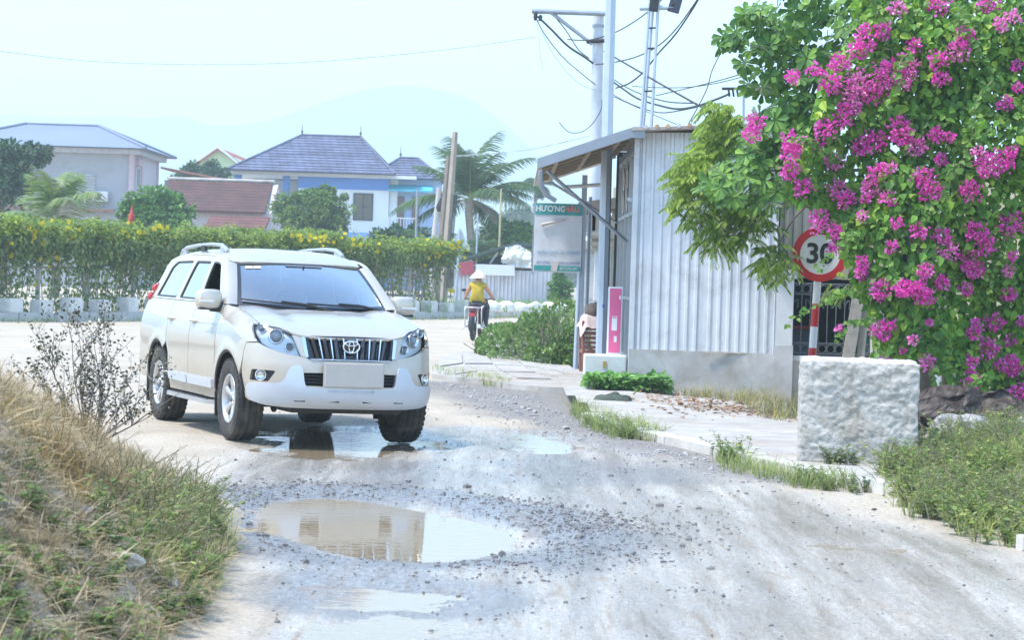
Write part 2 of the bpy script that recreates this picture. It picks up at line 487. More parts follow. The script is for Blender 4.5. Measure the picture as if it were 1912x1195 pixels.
def road_material():
    m, t, out = _nodes('muddy_road')
    p = N(t, 'ShaderNodeBsdfPrincipled')
    g = N(t, 'ShaderNodeNewGeometry')
    wet = N(t, 'ShaderNodeAttribute', attribute_name='wet'); grv = N(t, 'ShaderNodeAttribute', attribute_name='gravel')
    pos = g.outputs['Position']
    n1 = N(t, 'ShaderNodeTexNoise', Scale=.8, Detail=7.0, Roughness=.65); t.links.new(pos, n1.inputs['Vector'])
    n2 = N(t, 'ShaderNodeTexNoise', Scale=26.0, Detail=6.0, Roughness=.7); t.links.new(pos, n2.inputs['Vector'])
    mp = N(t, 'ShaderNodeMapping'); mp.inputs['Rotation'].default_value = (0, 0, R(-17.4)); mp.inputs['Scale'].default_value = (3.0, .22, 1)
    t.links.new(pos, mp.inputs['Vector'])
    n3 = N(t, 'ShaderNodeTexNoise', Scale=1.0, Detail=8.0, Roughness=.68, Distortion=.35); t.links.new(mp.outputs[0], n3.inputs['Vector'])
    mp2 = N(t, 'ShaderNodeMapping'); mp2.inputs['Rotation'].default_value = (0, 0, R(-21)); mp2.inputs['Scale'].default_value = (9.0, .9, 1); t.links.new(pos, mp2.inputs['Vector'])
    n4 = N(t, 'ShaderNodeTexNoise', Scale=1.0, Detail=9.0, Roughness=.75, Distortion=.5); t.links.new(mp2.outputs[0], n4.inputs['Vector'])
    n5 = N(t, 'ShaderNodeTexNoise', Scale=75.0, Detail=4.0, Roughness=.7); t.links.new(pos, n5.inputs['Vector'])
    dirt = ramp(t, [(.25, (.37, .31, .24)), (.5, (.48, .415, .33)), (.75, (.56, .50, .41))]); t.links.new(n1.outputs[0], dirt.inputs[0])
    grey = ramp(t, [(.3, (.085, .085, .09)), (.5, (.17, .168, .172)), (.72, (.29, .285, .28))]); t.links.new(n2.outputs[0], grey.inputs[0])
    mud = ramp(t, [(.3, (.28, .25, .21)), (.55, (.42, .39, .345)), (.75, (.54, .51, .465))]); t.links.new(n3.outputs[0], mud.inputs[0])
    mudb = ramp(t, [(.40, (1.15, 1.15, 1.15)), (.52, (.98, .95, .90)), (.64, (.66, .58, .48))]); t.links.new(n4.outputs[0], mudb.inputs[0])
    mudc = mixc(t, .9, mud.outputs[0], mudb.outputs[0], 'MULTIPLY')
    spk = ramp(t, [(.40, (.55, .55, .56)), (.5, (1, 1, 1)), (.62, (1.25, 1.25, 1.25))]); t.links.new(n5.outputs[0], spk.inputs[0])
    mudc = mixc(t, .8, mudc, spk.outputs[0], 'MULTIPLY')
    c = mixc(t, wet.outputs['Fac'], dirt.outputs[0], mudc)
    c = mixc(t, grv.outputs['Fac'], c, grey.outputs[0])
    sp = ramp(t, [(.38, (.72, .72, .72)), (.52, (1, 1, 1)), (.68, (1.18, 1.18, 1.18))]); t.links.new(n2.outputs[0], sp.inputs[0])
    c = mixc(t, .75, c, sp.outputs[0], 'MULTIPLY')
    t.links.new(c, p.inputs['Base Color'])
    # film of water: smooth where the streaks hold it
    st = ramp(t, [(.40, (.06,) * 3), (.5, (.20,) * 3), (.60, (.62,) * 3)]); sm = N(t, 'ShaderNodeMath', operation='MULTIPLY_ADD'); sm.inputs[1].default_value = .55; t.links.new(n4.outputs[0], sm.inputs[0]); hv_ = N(t, 'ShaderNodeMath', operation='MULTIPLY'); hv_.inputs[1].default_value = .45; t.links.new(n3.outputs[0], hv_.inputs[0]); t.links.new(hv_.outputs[0], sm.inputs[2]); t.links.new(sm.outputs[0], st.inputs[0])
    rg = mixc(t, wet.outputs['Fac'], (.93, .93, .93), st.outputs[0])
    t.links.new(rg, p.inputs['Roughness'])
    ht = N(t, 'ShaderNodeMath', operation='ADD')
    h5 = N(t, 'ShaderNodeMath', operation='ADD'); t.links.new(n5.outputs[0], h5.inputs[0])
    vo = N(t, 'ShaderNodeTexVoronoi', Scale=34.0); t.links.new(pos, vo.inputs['Vector'])
    t.links.new(n2.outputs[0], ht.inputs[0]); t.links.new(vo.outputs['Distance'], ht.inputs[1])
    bp = N(t, 'ShaderNodeBump', Distance=.012); t.links.new(ht.outputs[0], h5.inputs[1]); t.links.new(h5.outputs[0], bp.inputs['Height'])
    ws_ = N(t, 'ShaderNodeMapRange'); ws_.inputs['To Min'].default_value = .85; ws_.inputs['To Max'].default_value = .34; t.links.new(wet.outputs['Fac'], ws_.inputs['Value']); t.links.new(ws_.outputs[0], bp.inputs['Strength'])
    t.links.new(bp.outputs[0], p.inputs['Normal'])
    t.links.new(p.outputs[0], out.inputs[0])
    return m
road = array_mesh('road', np.stack([XX, YY, ZZ], -1), _q, road_material(), smooth=True)
road['kind'] = 'structure'
_x, _y = XX.ravel(), YY.ravel()
_wsd = poly_sd(_x, _y, WETP) + .5 * fbm(_x * .9, _y * .5, 4)
_wet = sstep(.45, -.25, _wsd)
for k, (poly, wl) in PUD.items():
    _sd = poly_sd(_x, _y, poly); _wet = np.maximum(_wet, sstep(.55, .1, _sd + .2 * fbm(_x * 2, _y * 2, 3)))
set_attr(road, 'wet', _wet)
_g = np.zeros(_x.shape)
_sd = poly_sd(_x, _y, PUD['a'][0]) + .25 * fbm(_x * 1.7, _y * 1.2, 3)
_g = np.maximum(_g, .85 * sstep(.95, .45, _sd) * sstep(-.3, .05, _sd))
_sd = poly_sd(_x, _y, PUD['b'][0]) + .25 * fbm(_x * 1.7, _y * 1.2, 3)
_g = np.maximum(_g, .7 * sstep(.6, .2, _sd))
_g = np.maximum(_g, .55 * sstep(.15, .6, fbm(_x * .8 + 5, _y * .35, 4)) * (_y < 30))
GRVP = [gnd(*p)[:2] for p in [(820,715),(960,712),(1120,740),(1180,775),(1330,850),(1500,905),(1420,900),(1180,850),(1000,790),(900,750)]]
_g = np.maximum(_g, .75 * sstep(.6, -.3, poly_sd(_x, _y, GRVP) + .7 * fbm(_x, _y * .6, 3)))
set_attr(road, 'gravel', _g)

gm = M('far_ground', (.34, .29, .21), .95, var=.3, scale=.15)
ground = MB().quad((-4500, -280, -.16), (4500, -280, -.16), (4500, 5200, -.16), (-4500, 5200, -.16)).build('ground', gm)
ground['kind'] = 'structure'

# ------------------------------------------------------------------ water
def water_material():
    m, t, out = _nodes('muddy_water')
    g = N(t, 'ShaderNodeNewGeometry')
    mp = N(t, 'ShaderNodeMapping'); mp.inputs['Scale'].default_value = (3.2, 7.0, 1); t.links.new(g.outputs['Position'], mp.inputs['Vector'])
    n = N(t, 'ShaderNodeTexNoise', Scale=1.3, Detail=3.0); t.links.new(mp.outputs[0], n.inputs['Vector'])
    bp = N(t, 'ShaderNodeBump', Strength=.28, Distance=.004); t.links.new(n.outputs[0], bp.inputs['Height'])
    p = N(t, 'ShaderNodeBsdfPrincipled', Roughness=.015, IOR=1.33)
    p.inputs['Base Color'].default_value = (.30, .235, .15, 1)
    t.links.new(bp.outputs[0], p.inputs['Normal']); t.links.new(p.outputs[0], out.inputs[0])
    return m
WATER = water_material()
for k, (poly, wl) in PUD.items():
    cx = sum(p[0] for p in poly) / len(poly); cy = sum(p[1] for p in poly) / len(poly)
    big = []
    for p in poly:
        d = Vector((p[0] - cx, p[1] - cy)); d = d * (1 + .22 / d.length)
        big.append((cx + d.x, cy + d.y, wl))
    o = MB().add(big, [tuple(range(len(big)))]).build('puddle', WATER, fix=False)
    if o.data.polygons[0].normal.z < 0: o.data.flip_normals()
    o['kind'] = 'structure'

# ------------------------------------------------------------------ earth bank at the left
_eY = [5, 9, 10.5, 12, 14.7, 18.2, 21, 24, 27]; _eX = [-1.5, -1.38, -1.36, -1.34, -1.62, -2.3, -3.2, -4.6, -6.5]
_sY = [5, 10, 13, 15, 17, 19, 22, 27]; _sS = [.80, .86, .84, .66, .42, .22, .08, .03]
def bank_h(X, Y):
    d = np.interp(Y, _eY, _eX) + .10 * fbm(X * 1.2, Y * 1.1, 3) - X
    s = np.interp(Y, _sY, _sS)
    h = np.where(d > 0, s * (d - .12 * (1 - np.exp(-d / .12))) , d * .5)
    h = h / (1 + np.maximum(h, 0) * .12)
    return h + .07 * fbm(X * 2.3, Y * 2.3, 4) * sstep(0, .4, d) + .02 * fbm(X * 9, Y * 9, 2) * sstep(0, .3, d)
_bx = np.linspace(-7.5, -.9, 190); _by = np.concatenate([np.linspace(6, 17, 240), np.linspace(17.1, 27, 90)])
BX, BY = np.meshgrid(_bx, _by); BZ = bank_h(BX, BY)
_i = np.arange(BX.size).reshape(BX.shape)
_q = np.stack([_i[:-1, :-1], _i[:-1, 1:], _i[1:, 1:], _i[1:, :-1]], -1).reshape(-1, 4)
bank = array_mesh('earth_bank', np.stack([BX, BY, BZ], -1), _q,
    M('bank_soil', (.42, .35, .265), .95, var=.38, scale=3.5, bump=.02, bscale=22, stain=(.46, .40, .32), stain_amt=.5, stain_scale=2.2), smooth=True)
bank['kind'] = 'structure'

# ------------------------------------------------------------------ pavement and kerbs
CONC = M('pavement_concrete', (.41, .39, .365), .88, var=.2, scale=3, bump=.004, bscale=70, stain=(.30, .235, .16), stain_amt=.8, stain_scale=.9)
KERBM = M('kerb_concrete', (.58, .56, .52), .85, var=.12, scale=4, bump=.004, bscale=60, stain=(.36, .32, .26), stain_amt=.5, stain_scale=2.5)
PZ = .09
_kp = [gnd(x, y, PZ) for x, y in [(1085,769),(1150,790),(1240,814),(1330,834),(1400,849),(1500,876),(1590,892),(1650,901)]] + [Vector((3.75, 18.6, PZ)), Vector((4.6, 17.2, PZ))]
_inner = [Vector((p.x + .16, p.y + .10, PZ)) for p in _kp]
def pave_z(X, Y):
    X = np.asarray(X, float); Y = np.asarray(Y, float)
    w = np.interp(X, [.6, 1.6, 3.7, 8], [.13, .13, -.03, -.02])
    k = sstep(25.5, 31, Y)
    return (PZ - .012) * (1 - k) + w * k + .012 * fbm(X * 1.6, Y * 1.6, 3)
_poly = [(p.x, p.y) for p in _inner] + [(7.5, 17.0), (8.5, 33.2), (3.78, 33.2), (1.6, 33.4), (1.6, 39), (.8, 38.5), (.75, 34.0), (.72, 31.0)]
_gx, _gy = np.meshgrid(np.arange(.5, 8.6, .11), np.arange(16.5, 39, .13))
_i = np.arange(_gx.size).reshape(_gx.shape)
_q = np.stack([_i[:-1, :-1], _i[:-1, 1:], _i[1:, 1:], _i[1:, :-1]], -1).reshape(-1, 4)
_cx = _gx.ravel()[_q].mean(1); _cy = _gy.ravel()[_q].mean(1)
_q = _q[poly_sd(_cx, _cy, _poly) < 0]
pave = array_mesh('pavement', np.stack([_gx, _gy, pave_z(_gx, _gy)], -1), _q, CONC, smooth=True); pave['kind'] = 'structure'
kn = 0
for i in range(len(_kp) - 1):
    a, b = _kp[i], _kp[i + 1]; a2, b2 = _inner[i], _inner[i + 1]
    L = (b - a).length; n = max(1, round(L / .95))
    for j in range(n):
        u0, u1 = j / n + .006, (j + 1) / n - .006
        dz = random.uniform(-.012, .006)
        q = [a.lerp(b, u0), a.lerp(b, u1), a2.lerp(b2, u1) + Vector((.03, .02, 0)), a2.lerp(b2, u0) + Vector((.03, .02, 0))]
        mb = MB(); mb.prism([(p.x, p.y) for p in q], -.15, PZ + dz, lambda x, y, d: (x, y, d))
        o = mb.build('kerb_stone', KERBM, pave, bevel=.012)
# paving by the sign board, broken slabs
FPZ = .085
_fp = [gnd(x, y, FPZ) for x, y in [(806,697),(812,678),(826,666),(850,657),(885,651),(940,640),(1010,640),(1075,690),(1108,716),(1062,723),(1005,720),(960,716),(900,706),(850,702)]]
fp = MB().prism([(p.x, p.y) for p in _fp], -.2, FPZ - .014, lambda a, b, d: (a, b, d)).build('paved_corner', CONC); fp['kind'] = 'structure'
_slabs = [[(866,665),(912,667),(920,679),(868,679)],[(914,667),(962,671),(975,682),(922,680)],[(868,681),(921,681),(936,693),(895,690)],[(924,682),(976,684),(1000,695),(940,694)],
 [(965,672),(1010,680),(1038,692),(979,683)],[(981,685),(1039,694),(1062,706),(1003,697)],[(1013,681),(1062,691),(1090,703),(1042,693)],[(943,696),(1002,698),(1030,708),(965,706)],[(1005,699),(1064,708),(1086,715),(1034,710)],
 [(826,668),(862,660),(864,678),(822,684)],[(822,686),(864,681),(892,692),(850,698)]]
for s in _slabs:
    dz = random.uniform(-.004, .012)
    q = [gnd(x, y, FPZ) for x, y in s]; c = sum(q, Vector()) / 4
    q = [c + (p - c) * .985 for p in q]
    MB().prism([(p.x, p.y) for p in q], -.02, FPZ + dz, lambda a, b, d: (a, b, d)).build('slab', CONC, fp)

# far kerb with its footway
_fk = [(-24, 43), (-13.2, 60.5), (-10.4, 66.5), (-6.2, 74), (-2.4, 82), (1.0, 90), (7, 101), (16, 118)]
def resample(pts, step):
    P = [Vector((*p[:2], 0)) for p in pts]; out = []; acc = 0.0
    out.append(P[0])
    for a, b in zip(P[:-1], P[1:]):
        L = (b - a).length; d = step - acc
        while d <= L:
            out.append(a.lerp(b, d / L)); d += step
        acc = (acc + L) % step if L >= step - acc else acc + L
    return out
FKL = resample(_fk, 1.55)
fw = MB()
for a, b in zip(FKL[:-1], FKL[1:]):
    t = (b - a).normalized(); nrm = Vector((-t.y, t.x, 0))
    if nrm.y < 0: nrm = -nrm
    fw.quad(a + nrm * .2 + Vector((0, 0, .2)), b + nrm * .2 + Vector((0, 0, .2)), b + nrm * 9 + Vector((0, 0, .22)), a + nrm * 9 + Vector((0, 0, .22)))
fway = fw.build('footway', M('footway_soil', (.30, .26, .19), .95, var=.3, scale=1.2, bump=.01, bscale=20)); fway['kind'] = 'structure'
for a, b in zip(FKL[:-1], FKL[1:]):
    if abs(a.x / a.y) > .26: continue
    t = (b - a).normalized(); nrm = Vector((-t.y, t.x, 0))
    if nrm.y < 0: nrm = -nrm
    q = [a + t * .02, b - t * .02, b - t * .02 + nrm * .24, a + t * .02 + nrm * .24]
    MB().prism([(p.x, p.y) for p in q], -.2, .235 + random.uniform(-.015, .015), lambda x, y, d: (x, y, d)).build('kerb_stone', KERBM, fway, bevel=.02)

# mountains far off, and the air in front of them
mt_v = []; mt_f = []
_mx = np.linspace(-2600, 2600, 160)
_prof = np.interp(_mx, [-2600, -1300, -800, -520, -400, -300, -240, -170, -110, -60, -10, 40, 120, 400, 1500, 2600], [120, 150, 185, 180, 168, 172, 190, 222, 228, 215, 180, 130, 90, 60, 40, 30]) + 8 * fbm(_mx / 130, _mx * 0, 4)
_k = 9
for j in range(_k):
    f = j / (_k - 1)
    for i, x in enumerate(_mx):
        mt_v.append((x * (1 + .15 * f), 2300 + 500 * f + 60 * float(fbm(np.array([x / 200.]), np.array([f * 5.]), 3)[0]), -5 + _prof[i] * (f ** .8) + 10 * float(fbm(np.array([x / 60.]), np.array([f * 9.]), 3)[0]) * f))
_i = np.arange(len(mt_v)).reshape(_k, -1)
_q = np.stack([_i[:-1, :-1], _i[:-1, 1:], _i[1:, 1:], _i[1:, :-1]], -1).reshape(-1, 4)
mtn = array_mesh('mountains', mt_v, _q, M('mountain_forest', (.06, .09, .06), .95, var=.3, scale=.01), smooth=True); mtn['kind'] = 'structure'

hz = MB(); hz.box((0, 2500, 148), (9400, 5700, 302))
haze = hz.build('haze', None)
def haze_material():
    m, t, out = _nodes('haze_air')
    v = N(t, 'ShaderNodeVolumePrincipled'); v.inputs['Color'].default_value = (.78, .96, 1.0, 1); v.inputs['Density'].default_value = HAZE; v.inputs['Anisotropy'].default_value = .2
    t.links.new(v.outputs[0], out.inputs['Volume'])
    return m
HAZE = .00085
haze.data.materials.append(haze_material())
haze['kind'] = 'stuff'; haze['label'] = 'pale haze in the air between the road and the far mountains'
CHROME = M('chrome', (.85, .86, .88), .12, metal=1.0, var=.02)
BLACK = M('black_plastic', (.018, .018, .02), .5, var=.3)
DARK = M('dark_cavity', (.012, .012, .013), .9, var=.2)
# ================================================================== buildings
def corr_sheet(a, b, z0, z1, pitch=.13, amp=.022, z1b=None, depth=None):
    """profiled steel sheet standing from a to b (ground points), outward normal to the camera side"""
    a = Vector((a[0], a[1], 0)); b = Vector((b[0], b[1], 0)); t = (b - a); L = t.length; t = t / L
    n = Vector((t.y, -t.x, 0))
    xs = []; k = 0
    while k * pitch < L:
        for f, h in ((0, 0), (.50, 0), (.62, amp), (.86, amp)):
            x = (k + f) * pitch
            if x < L: xs.append((x, h))
        k += 1
    xs.append((L, 0))
    if z1b is None: z1b = z1
    mb = MB(); vs = []
    for x, h in xs:
        p = a + t * x + n * h
        vs += [(p.x, p.y, z0), (p.x, p.y, z1 + (z1b - z1) * x / L)]
    m = len(xs)
    mb.add(vs, [(2 * i, 2 * i + 2, 2 * i + 3, 2 * i + 1) for i in range(m - 1)])
    vb = [(x_ - n.x * .004, y_ - n.y * .004, z_) for x_, y_, z_ in vs]
    mb.add(vb, [(2 * i, 2 * i + 1, 2 * i + 3, 2 * i + 2) for i in range(m - 1)])
    return mb
def sheets(parent, a, b, z0, z1, mat, w=.95, z1b=None, pitch=.13, amp=.022, name='sheet', stagger=.003):
    A = Vector((a[0], a[1])); B = Vector((b[0], b[1])); L = (B - A).length; n = max(1, round(L / w))
    nn = Vector(((B - A).y, -(B - A).x)).normalized()
    for i in range(n):
        p, q = A.lerp(B, i / n), A.lerp(B, min(1, (i + 1) / n + .02 / L))
        off = nn * stagger * (i % 2 + 1)
        zz = lambda f: z1 if z1b is None else z1 + (z1b - z1) * f
        wpart(corr_sheet(p + off, q + off, z0 + random.uniform(-.01, .005), zz(i / n), pitch, amp, zz((i + 1) / n)), name, mat, parent, fix=False)

STEEL = M('pale_steel_sheet', (.64, .66, .70), .45, metal=.2, var=.08, scale=1.2, stain=(.36, .35, .36), stain_amt=.6, stain_scale=1.7)
TANST = M('tan_steel_sheet', (.52, .44, .33), .5, metal=.15, var=.12, scale=1.5, stain=(.36, .28, .2), stain_amt=.5)
PLASTER = M('grey_render', (.47, .47, .475), .9, var=.2, scale=2.2, bump=.004, bscale=40, stain=(.30, .26, .21), stain_amt=.75, stain_scale=1.9)
PALEPL = M('pale_render', (.62, .63, .64), .85, var=.08, scale=3, stain=(.42, .38, .32), stain_amt=.4, stain_scale=2.0)
GREYST = M('grey_painted_steel', (.30, .33, .38), .45, metal=.3, var=.08)
TEALGL = glassM('shop_glass', (.16, .24, .26), 1.6)
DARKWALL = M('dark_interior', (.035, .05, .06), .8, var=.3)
ALU = M('aluminium_frame', (.48, .51, .55), .4, metal=.5, var=.05)

# ---- steel-clad shop
SHOP = thing('metal_shop', 'steel-clad shop with sloping awning and glazed side behind the tall lamp post', 'building', (2.5, 35.5, 0))
AX, AY, BX2, BY2 = 1.66, 33.0, 3.62, 32.75
pl = MB(); pl.prism([(AX - .04, AY - .05), (BX2, BY2 - .05), (BX2, BY2 + .1), (AX - .04, AY + .1)], -.15, .66, lambda a, b, d: (a, b, d)); wpart(pl, 'plinth', PLASTER, SHOP, bevel=.012)
sheets(SHOP, (AX, AY), (2.62, 32.88), .645, 2.02, STEEL, w=.98)
sheets(SHOP, (AX, AY + .008), (2.62, 32.888), 2.0, 3.66, STEEL, w=.98, z1b=3.68)
sheets(SHOP, (2.62, 32.865), (BX2, BY2 - .015), .66, 3.72, STEEL, w=.98)
fl_ = MB(); fl_.box((3.12, 32.76, .655), (.95, .03, .02)); wpart(fl_, 'foot_flashing', M('rusty_edge', (.50, .46, .38), .7, var=.3, scale=12), SHOP)
tr_ = MB(); tr_.box((AX - .005, AY - .012, 2.16), (.07, .07, 3.0)); wpart(tr_, 'corner_trim', STEEL, SHOP)
# glazed side running back from the corner
for k, (y0, y1) in enumerate([(33.2, 34.3), (34.36, 35.4), (35.46, 36.6), (36.66, 37.8)]):
    g_ = MB(); g_.box((AX + .02, (y0 + y1) / 2, 2.0), (.008, y1 - y0 - .06, 2.9)); wpart(g_, 'glass_panel', TEALGL, SHOP)
    for yy in (y0, y1):
        m_ = MB(); m_.box((AX, yy, 1.95), (.07, .05, 3.2)); wpart(m_, 'mullion', ALU, SHOP)
    for zz in (.52, 1.35, 2.55, 3.4):
        m_ = MB(); m_.box((AX - .004, (y0 + y1) / 2, zz), (.05, y1 - y0, .05)); wpart(m_, 'rail', ALU, SHOP)
    if k in (1, 2):
        for dz in (0, .34):
            m_ = MB(); c = Vector((AX - .03, (y0 + y1) / 2, 2.78 + dz)); m_.tube([c + Vector((0, .17 * math.cos(t), .17 * math.sin(t))) for t in np.arange(0, 5) * math.pi / 2], .012, 4, cap=False); wpart(m_, 'lattice', M('lattice_white', (.55, .55, .56), .5), SHOP)
m_ = MB(); m_.box((AX + .02, AY + .10, 2.5), (.02, .18, .5)); m_.box((AX + .03, AY + .1, 1.3), (.03, .16, 1.5)); wpart(m_, 'door_reveal', ALU, SHOP)
m_ = MB(); m_.box((AX - .03, AY + .14, 2.72), (.16, .14, .05), rot=(0, R(12), 0)); wpart(m_, 'bracket', ALU, SHOP)
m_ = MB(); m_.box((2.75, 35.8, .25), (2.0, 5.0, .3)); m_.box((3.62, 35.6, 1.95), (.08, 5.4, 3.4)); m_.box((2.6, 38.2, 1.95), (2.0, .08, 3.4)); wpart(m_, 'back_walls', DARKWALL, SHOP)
# roof sheet and awning
r_ = MB(); r_.prism([(1.56, 3.66), (3.75, 3.80), (3.75, 3.84), (1.56, 3.70)], 32.6, 38.4, lambda a, b, d: (a, d, b)); wpart(r_, 'roof', M('rusty_roof_sheet', (.40, .36, .33), .7, var=.25, scale=3, stain=(.45, .22, .10), stain_amt=.6), SHOP)
for i in range(14):
    x = 1.75 + i * .15; c_ = MB(); c_.tube([(x, 32.58, 3.705 + (x - 1.56) * .064), (x, 33.2, 3.705 + (x - 1.56) * .064)], .03, 8); wpart(c_, 'roof_rib', M('clay_edge', (.52, .33, .2), .8, var=.4, scale=4) if i % 3 else STEEL, SHOP)
aw = MB(); aw.prism([(.30, 3.19), (1.60, 3.66), (1.60, 3.69), (.30, 3.22)], 32.75, 42.0, lambda a, b, d: (a, d, b)); wpart(aw, 'awning_sheet', M('awning_sheet', (.50, .47, .42), .7, var=.15, scale=2), SHOP)
fa = MB(); fa.prism([(.28, 3.10), (1.60, 3.58), (1.60, 3.72), (.28, 3.24)], 32.66, 32.74, lambda a, b, d: (a, d, b)); wpart(fa, 'fascia', GREYST, SHOP)
m_ = MB(); m_.box((1.66, 32.70, 3.64), (.16, .14, .15)); wpart(m_, 'fascia_end', GREYST, SHOP)
for i in range(6):
    y = 33.3 + i * 1.15; p_ = MB(); p_.tube([(.36, y, 3.17), (1.62, y, 3.62)], .028, 6); wpart(p_, 'rafter', M('rafter_wood', (.35, .29, .22), .8), SHOP)
for x in (.55, 1.0, 1.4):
    p_ = MB(); z = 3.12 + (x - .3) * .36; p_.box((x, 36.1, z + .02), (.05, 6.5, .06)); wpart(p_, 'purlin', MATS['rafter_wood'], SHOP)
gu = MB(); gu.tube([(.33, 32.8, 3.08), (.34, 32.85, 2.88), (.42, 32.95, 2.75), (.55, 33.0, 2.68)], .035, 8); wpart(gu, 'downpipe', GREYST, SHOP)
br_ = MB(); br_.tube([(.42, 33.6, 3.12), (1.60, 33.9, 2.15)], .028, 6); wpart(br_, 'brace', GREYST, SHOP)
br_ = MB(); br_.tube([(.55, 37.5, 3.1), (1.60, 37.5, 2.5)], .022, 6); wpart(br_, 'brace', GREYST, SHOP)
po_ = MB(); po_.box((at(1090, 400, 41.5).x, 41.5, 1.75), (.09, .09, 3.3)); wpart(po_, 'post', GREYST, SHOP)
tb = MB(); tb.tube([(.72, 37.2, 3.02), (1.35, 37.2, 3.08)], .03, 8); wpart(tb, 'strip_lamp', M('lamp_tube', (.7, .72, .74), .3), SHOP)

lw = MB(); lw.box((1.31, 33.25, .30), (.58, .55, .52), bev=.02)
lwo = lw.build('planter_wall', M('whitewashed_wall', (.66, .68, .67), .85, var=.1, scale=6, bump=.003, stain=(.50, .44, .28), stain_amt=.35), None); lwo.location = (0, 0, 0)
props(lwo, 'low whitewashed masonry block in front of the lamp post at the shop corner', 'wall')
st_ = MB(); st_.box((1.30, 32.968, .43), (.05, .006, .09)); wpart(st_, 'yellow_stain', M('ochre_mark', (.50, .34, .09), .8), lwo)
ps = thing('pink_sign', 'tall narrow pink sign board with white marks at the shop corner', 'sign', (1.44, 33.42, .56), R(-14))
MB().box((0, 0, .475), (.21, .02, .95), bev=.003).build('board', M('sign_white_edge', (.75, .75, .76), .5, var=.03), ps)
MB().box((.006, -.0125, .475), (.165, .006, .90)).build('pink_face', M('sign_pink', (.70, .11, .26), .5, var=.06), ps)
MB().box((0, -.017, .42), (.075, .004, .17)).box((-.025, -.017, .525), (.012, .004, .03)).box((.005, -.017, .525), (.012, .004, .03)).box((.03, -.017, .525), (.012, .004, .03)).build('white_mark', MATS['sign_white_edge'], ps)
MB().box((.02, -.017, .215), (.04, .004, .085)).build('white_mark', MATS['sign_white_edge'], ps)
MB().box((.07, -.017, .80), (.022, .004, .05)).build('white_mark', MATS['sign_white_edge'], ps)

# ---- gate wall with iron grille
GW = thing('grille_wall', 'grey garden wall with tall pillar and black wrought iron grille behind the speed sign', 'wall', (4.4, 32.9, 0))
MB_ = MB(); MB_.box((3.735, 32.85, .80), (.245, .26, 1.9)); wpart(MB_, 'pillar', PALEPL, GW, bevel=.01)
MB_ = MB(); MB_.box((3.735, 32.85, 1.735), (.33, .34, .07)); MB_.box((3.735, 32.85, 1.79), (.38, .40, .05)); wpart(MB_, 'pillar_cap', PALEPL, GW, bevel=.008)
MB_ = MB(); MB_.box((3.735, 32.80, .33), (.262, .20, .9)); wpart(MB_, 'pillar_base', PLASTER, GW)
MB_ = MB(); MB_.box((4.40, 32.9, .25), (1.10, .16, .64)); wpart(MB_, 'dwarf_wall', PLASTER, GW)
MB_ = MB(); MB_.box((4.40, 32.88, .605), (1.10, .22, .07)); wpart(MB_, 'coping', PALEPL, GW, bevel=.006)
MB_ = MB(); MB_.box((5.06, 32.85, .75), (.22, .25, 1.9)); wpart(MB_, 'pillar', PALEPL, GW, bevel=.01)
IRON = M('wrought_iron', (.13, .14, .15), .55, metal=.4, var=.2, scale=20)
gx0, gx1, gz0, gz1 = 3.87, 4.94, .67, 1.64
def iron(pts, r, nm, cap=True): m_ = MB(); m_.tube(pts, r, 6, cap=cap); wpart(m_, nm, IRON, GW)
for z in (gz0, gz0 + .15, gz1 - .15, gz1): iron([(gx0, 32.88, z), (gx1, 32.88, z)], .011, 'rail')
nb = 9
for i in range(nb + 1):
    x = gx0 + (gx1 - gx0) * i / nb; iron([(x, 32.88, gz0), (x, 32.88, gz1)], .009, 'bar')
for i in range(nb):
    x = gx0 + (gx1 - gx0) * (i + .5) / nb
    for z in (gz0 + .075, gz1 - .075):
        iron([(x + .052 * math.cos(t), 32.875, z + .058 * math.sin(t)) for t in np.linspace(0, 2 * math.pi, 15)], .007, 'ring', False)
    sgn = 1 if i % 2 else -1
    iron([(x + sgn * (.055 - .05 * math.sin(t * .5)) * math.cos(t), 32.872, gz1 - .29 + .085 * math.sin(t) * (1 - t / 9)) for t in np.linspace(-.4, 5.2, 18)], .0065, 'scroll')
pk = thing('leaning_plank', 'weathered grey plank leaning against the iron grille', 'plank', (4.60, 32.45, 0))
MB().box((.0, 0, .72), (.16, .045, 1.5), rot=(R(-10), R(9), 0)).build('plank', M('grey_wood', (.27, .25, .22), .9, var=.25, scale=8, bump=.003, bscale=40), pk)
MB().box((.17, .06, .70), (.10, .04, 1.4), rot=(R(-10), R(5), 0)).build('plank', MATS['grey_wood'], pk)
# ---- tan building behind the grille
TB = thing('tan_shed', 'tan corrugated steel building with dark open porch behind the iron grille', 'building', (4.8, 36, 0))
sheets(TB, (3.55, 34.4), (5.6, 34.4), 1.72, 2.95, TANST, w=.9, pitch=.13, amp=.02)
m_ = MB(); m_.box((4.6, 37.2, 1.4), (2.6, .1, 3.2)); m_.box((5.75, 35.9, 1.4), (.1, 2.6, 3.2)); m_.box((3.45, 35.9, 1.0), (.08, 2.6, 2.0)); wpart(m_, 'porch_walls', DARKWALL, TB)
m_ = MB(); m_.box((4.6, 35.8, 2.98), (2.5, 3.0, .05)); wpart(m_, 'roof', TANST, TB)
m_ = MB(); m_.box((4.3, 36.2, .45), (2.6, 3.0, .1)); wpart(m_, 'porch_floor', PLASTER, TB)
m_ = MB(); m_.box((4.0, 35.4, 1.12), (.16, .1, .34), rot=(0, R(8), 0), bev=.03); wpart(m_, 'blue_bag', M('blue_bag', (.10, .35, .62), .5, var=.2), TB)
m_ = MB(); m_.box((4.2, 35.5, .72), (.7, .4, .45), bev=.02); wpart(m_, 'table', M('porch_table', (.06, .07, .10), .6), TB)
m_ = MB(); m_.box((4.15, 35.35, .985), (.5, .3, .05), bev=.01); wpart(m_, 'red_cloth', M('porch_red', (.25, .03, .03), .8), TB)
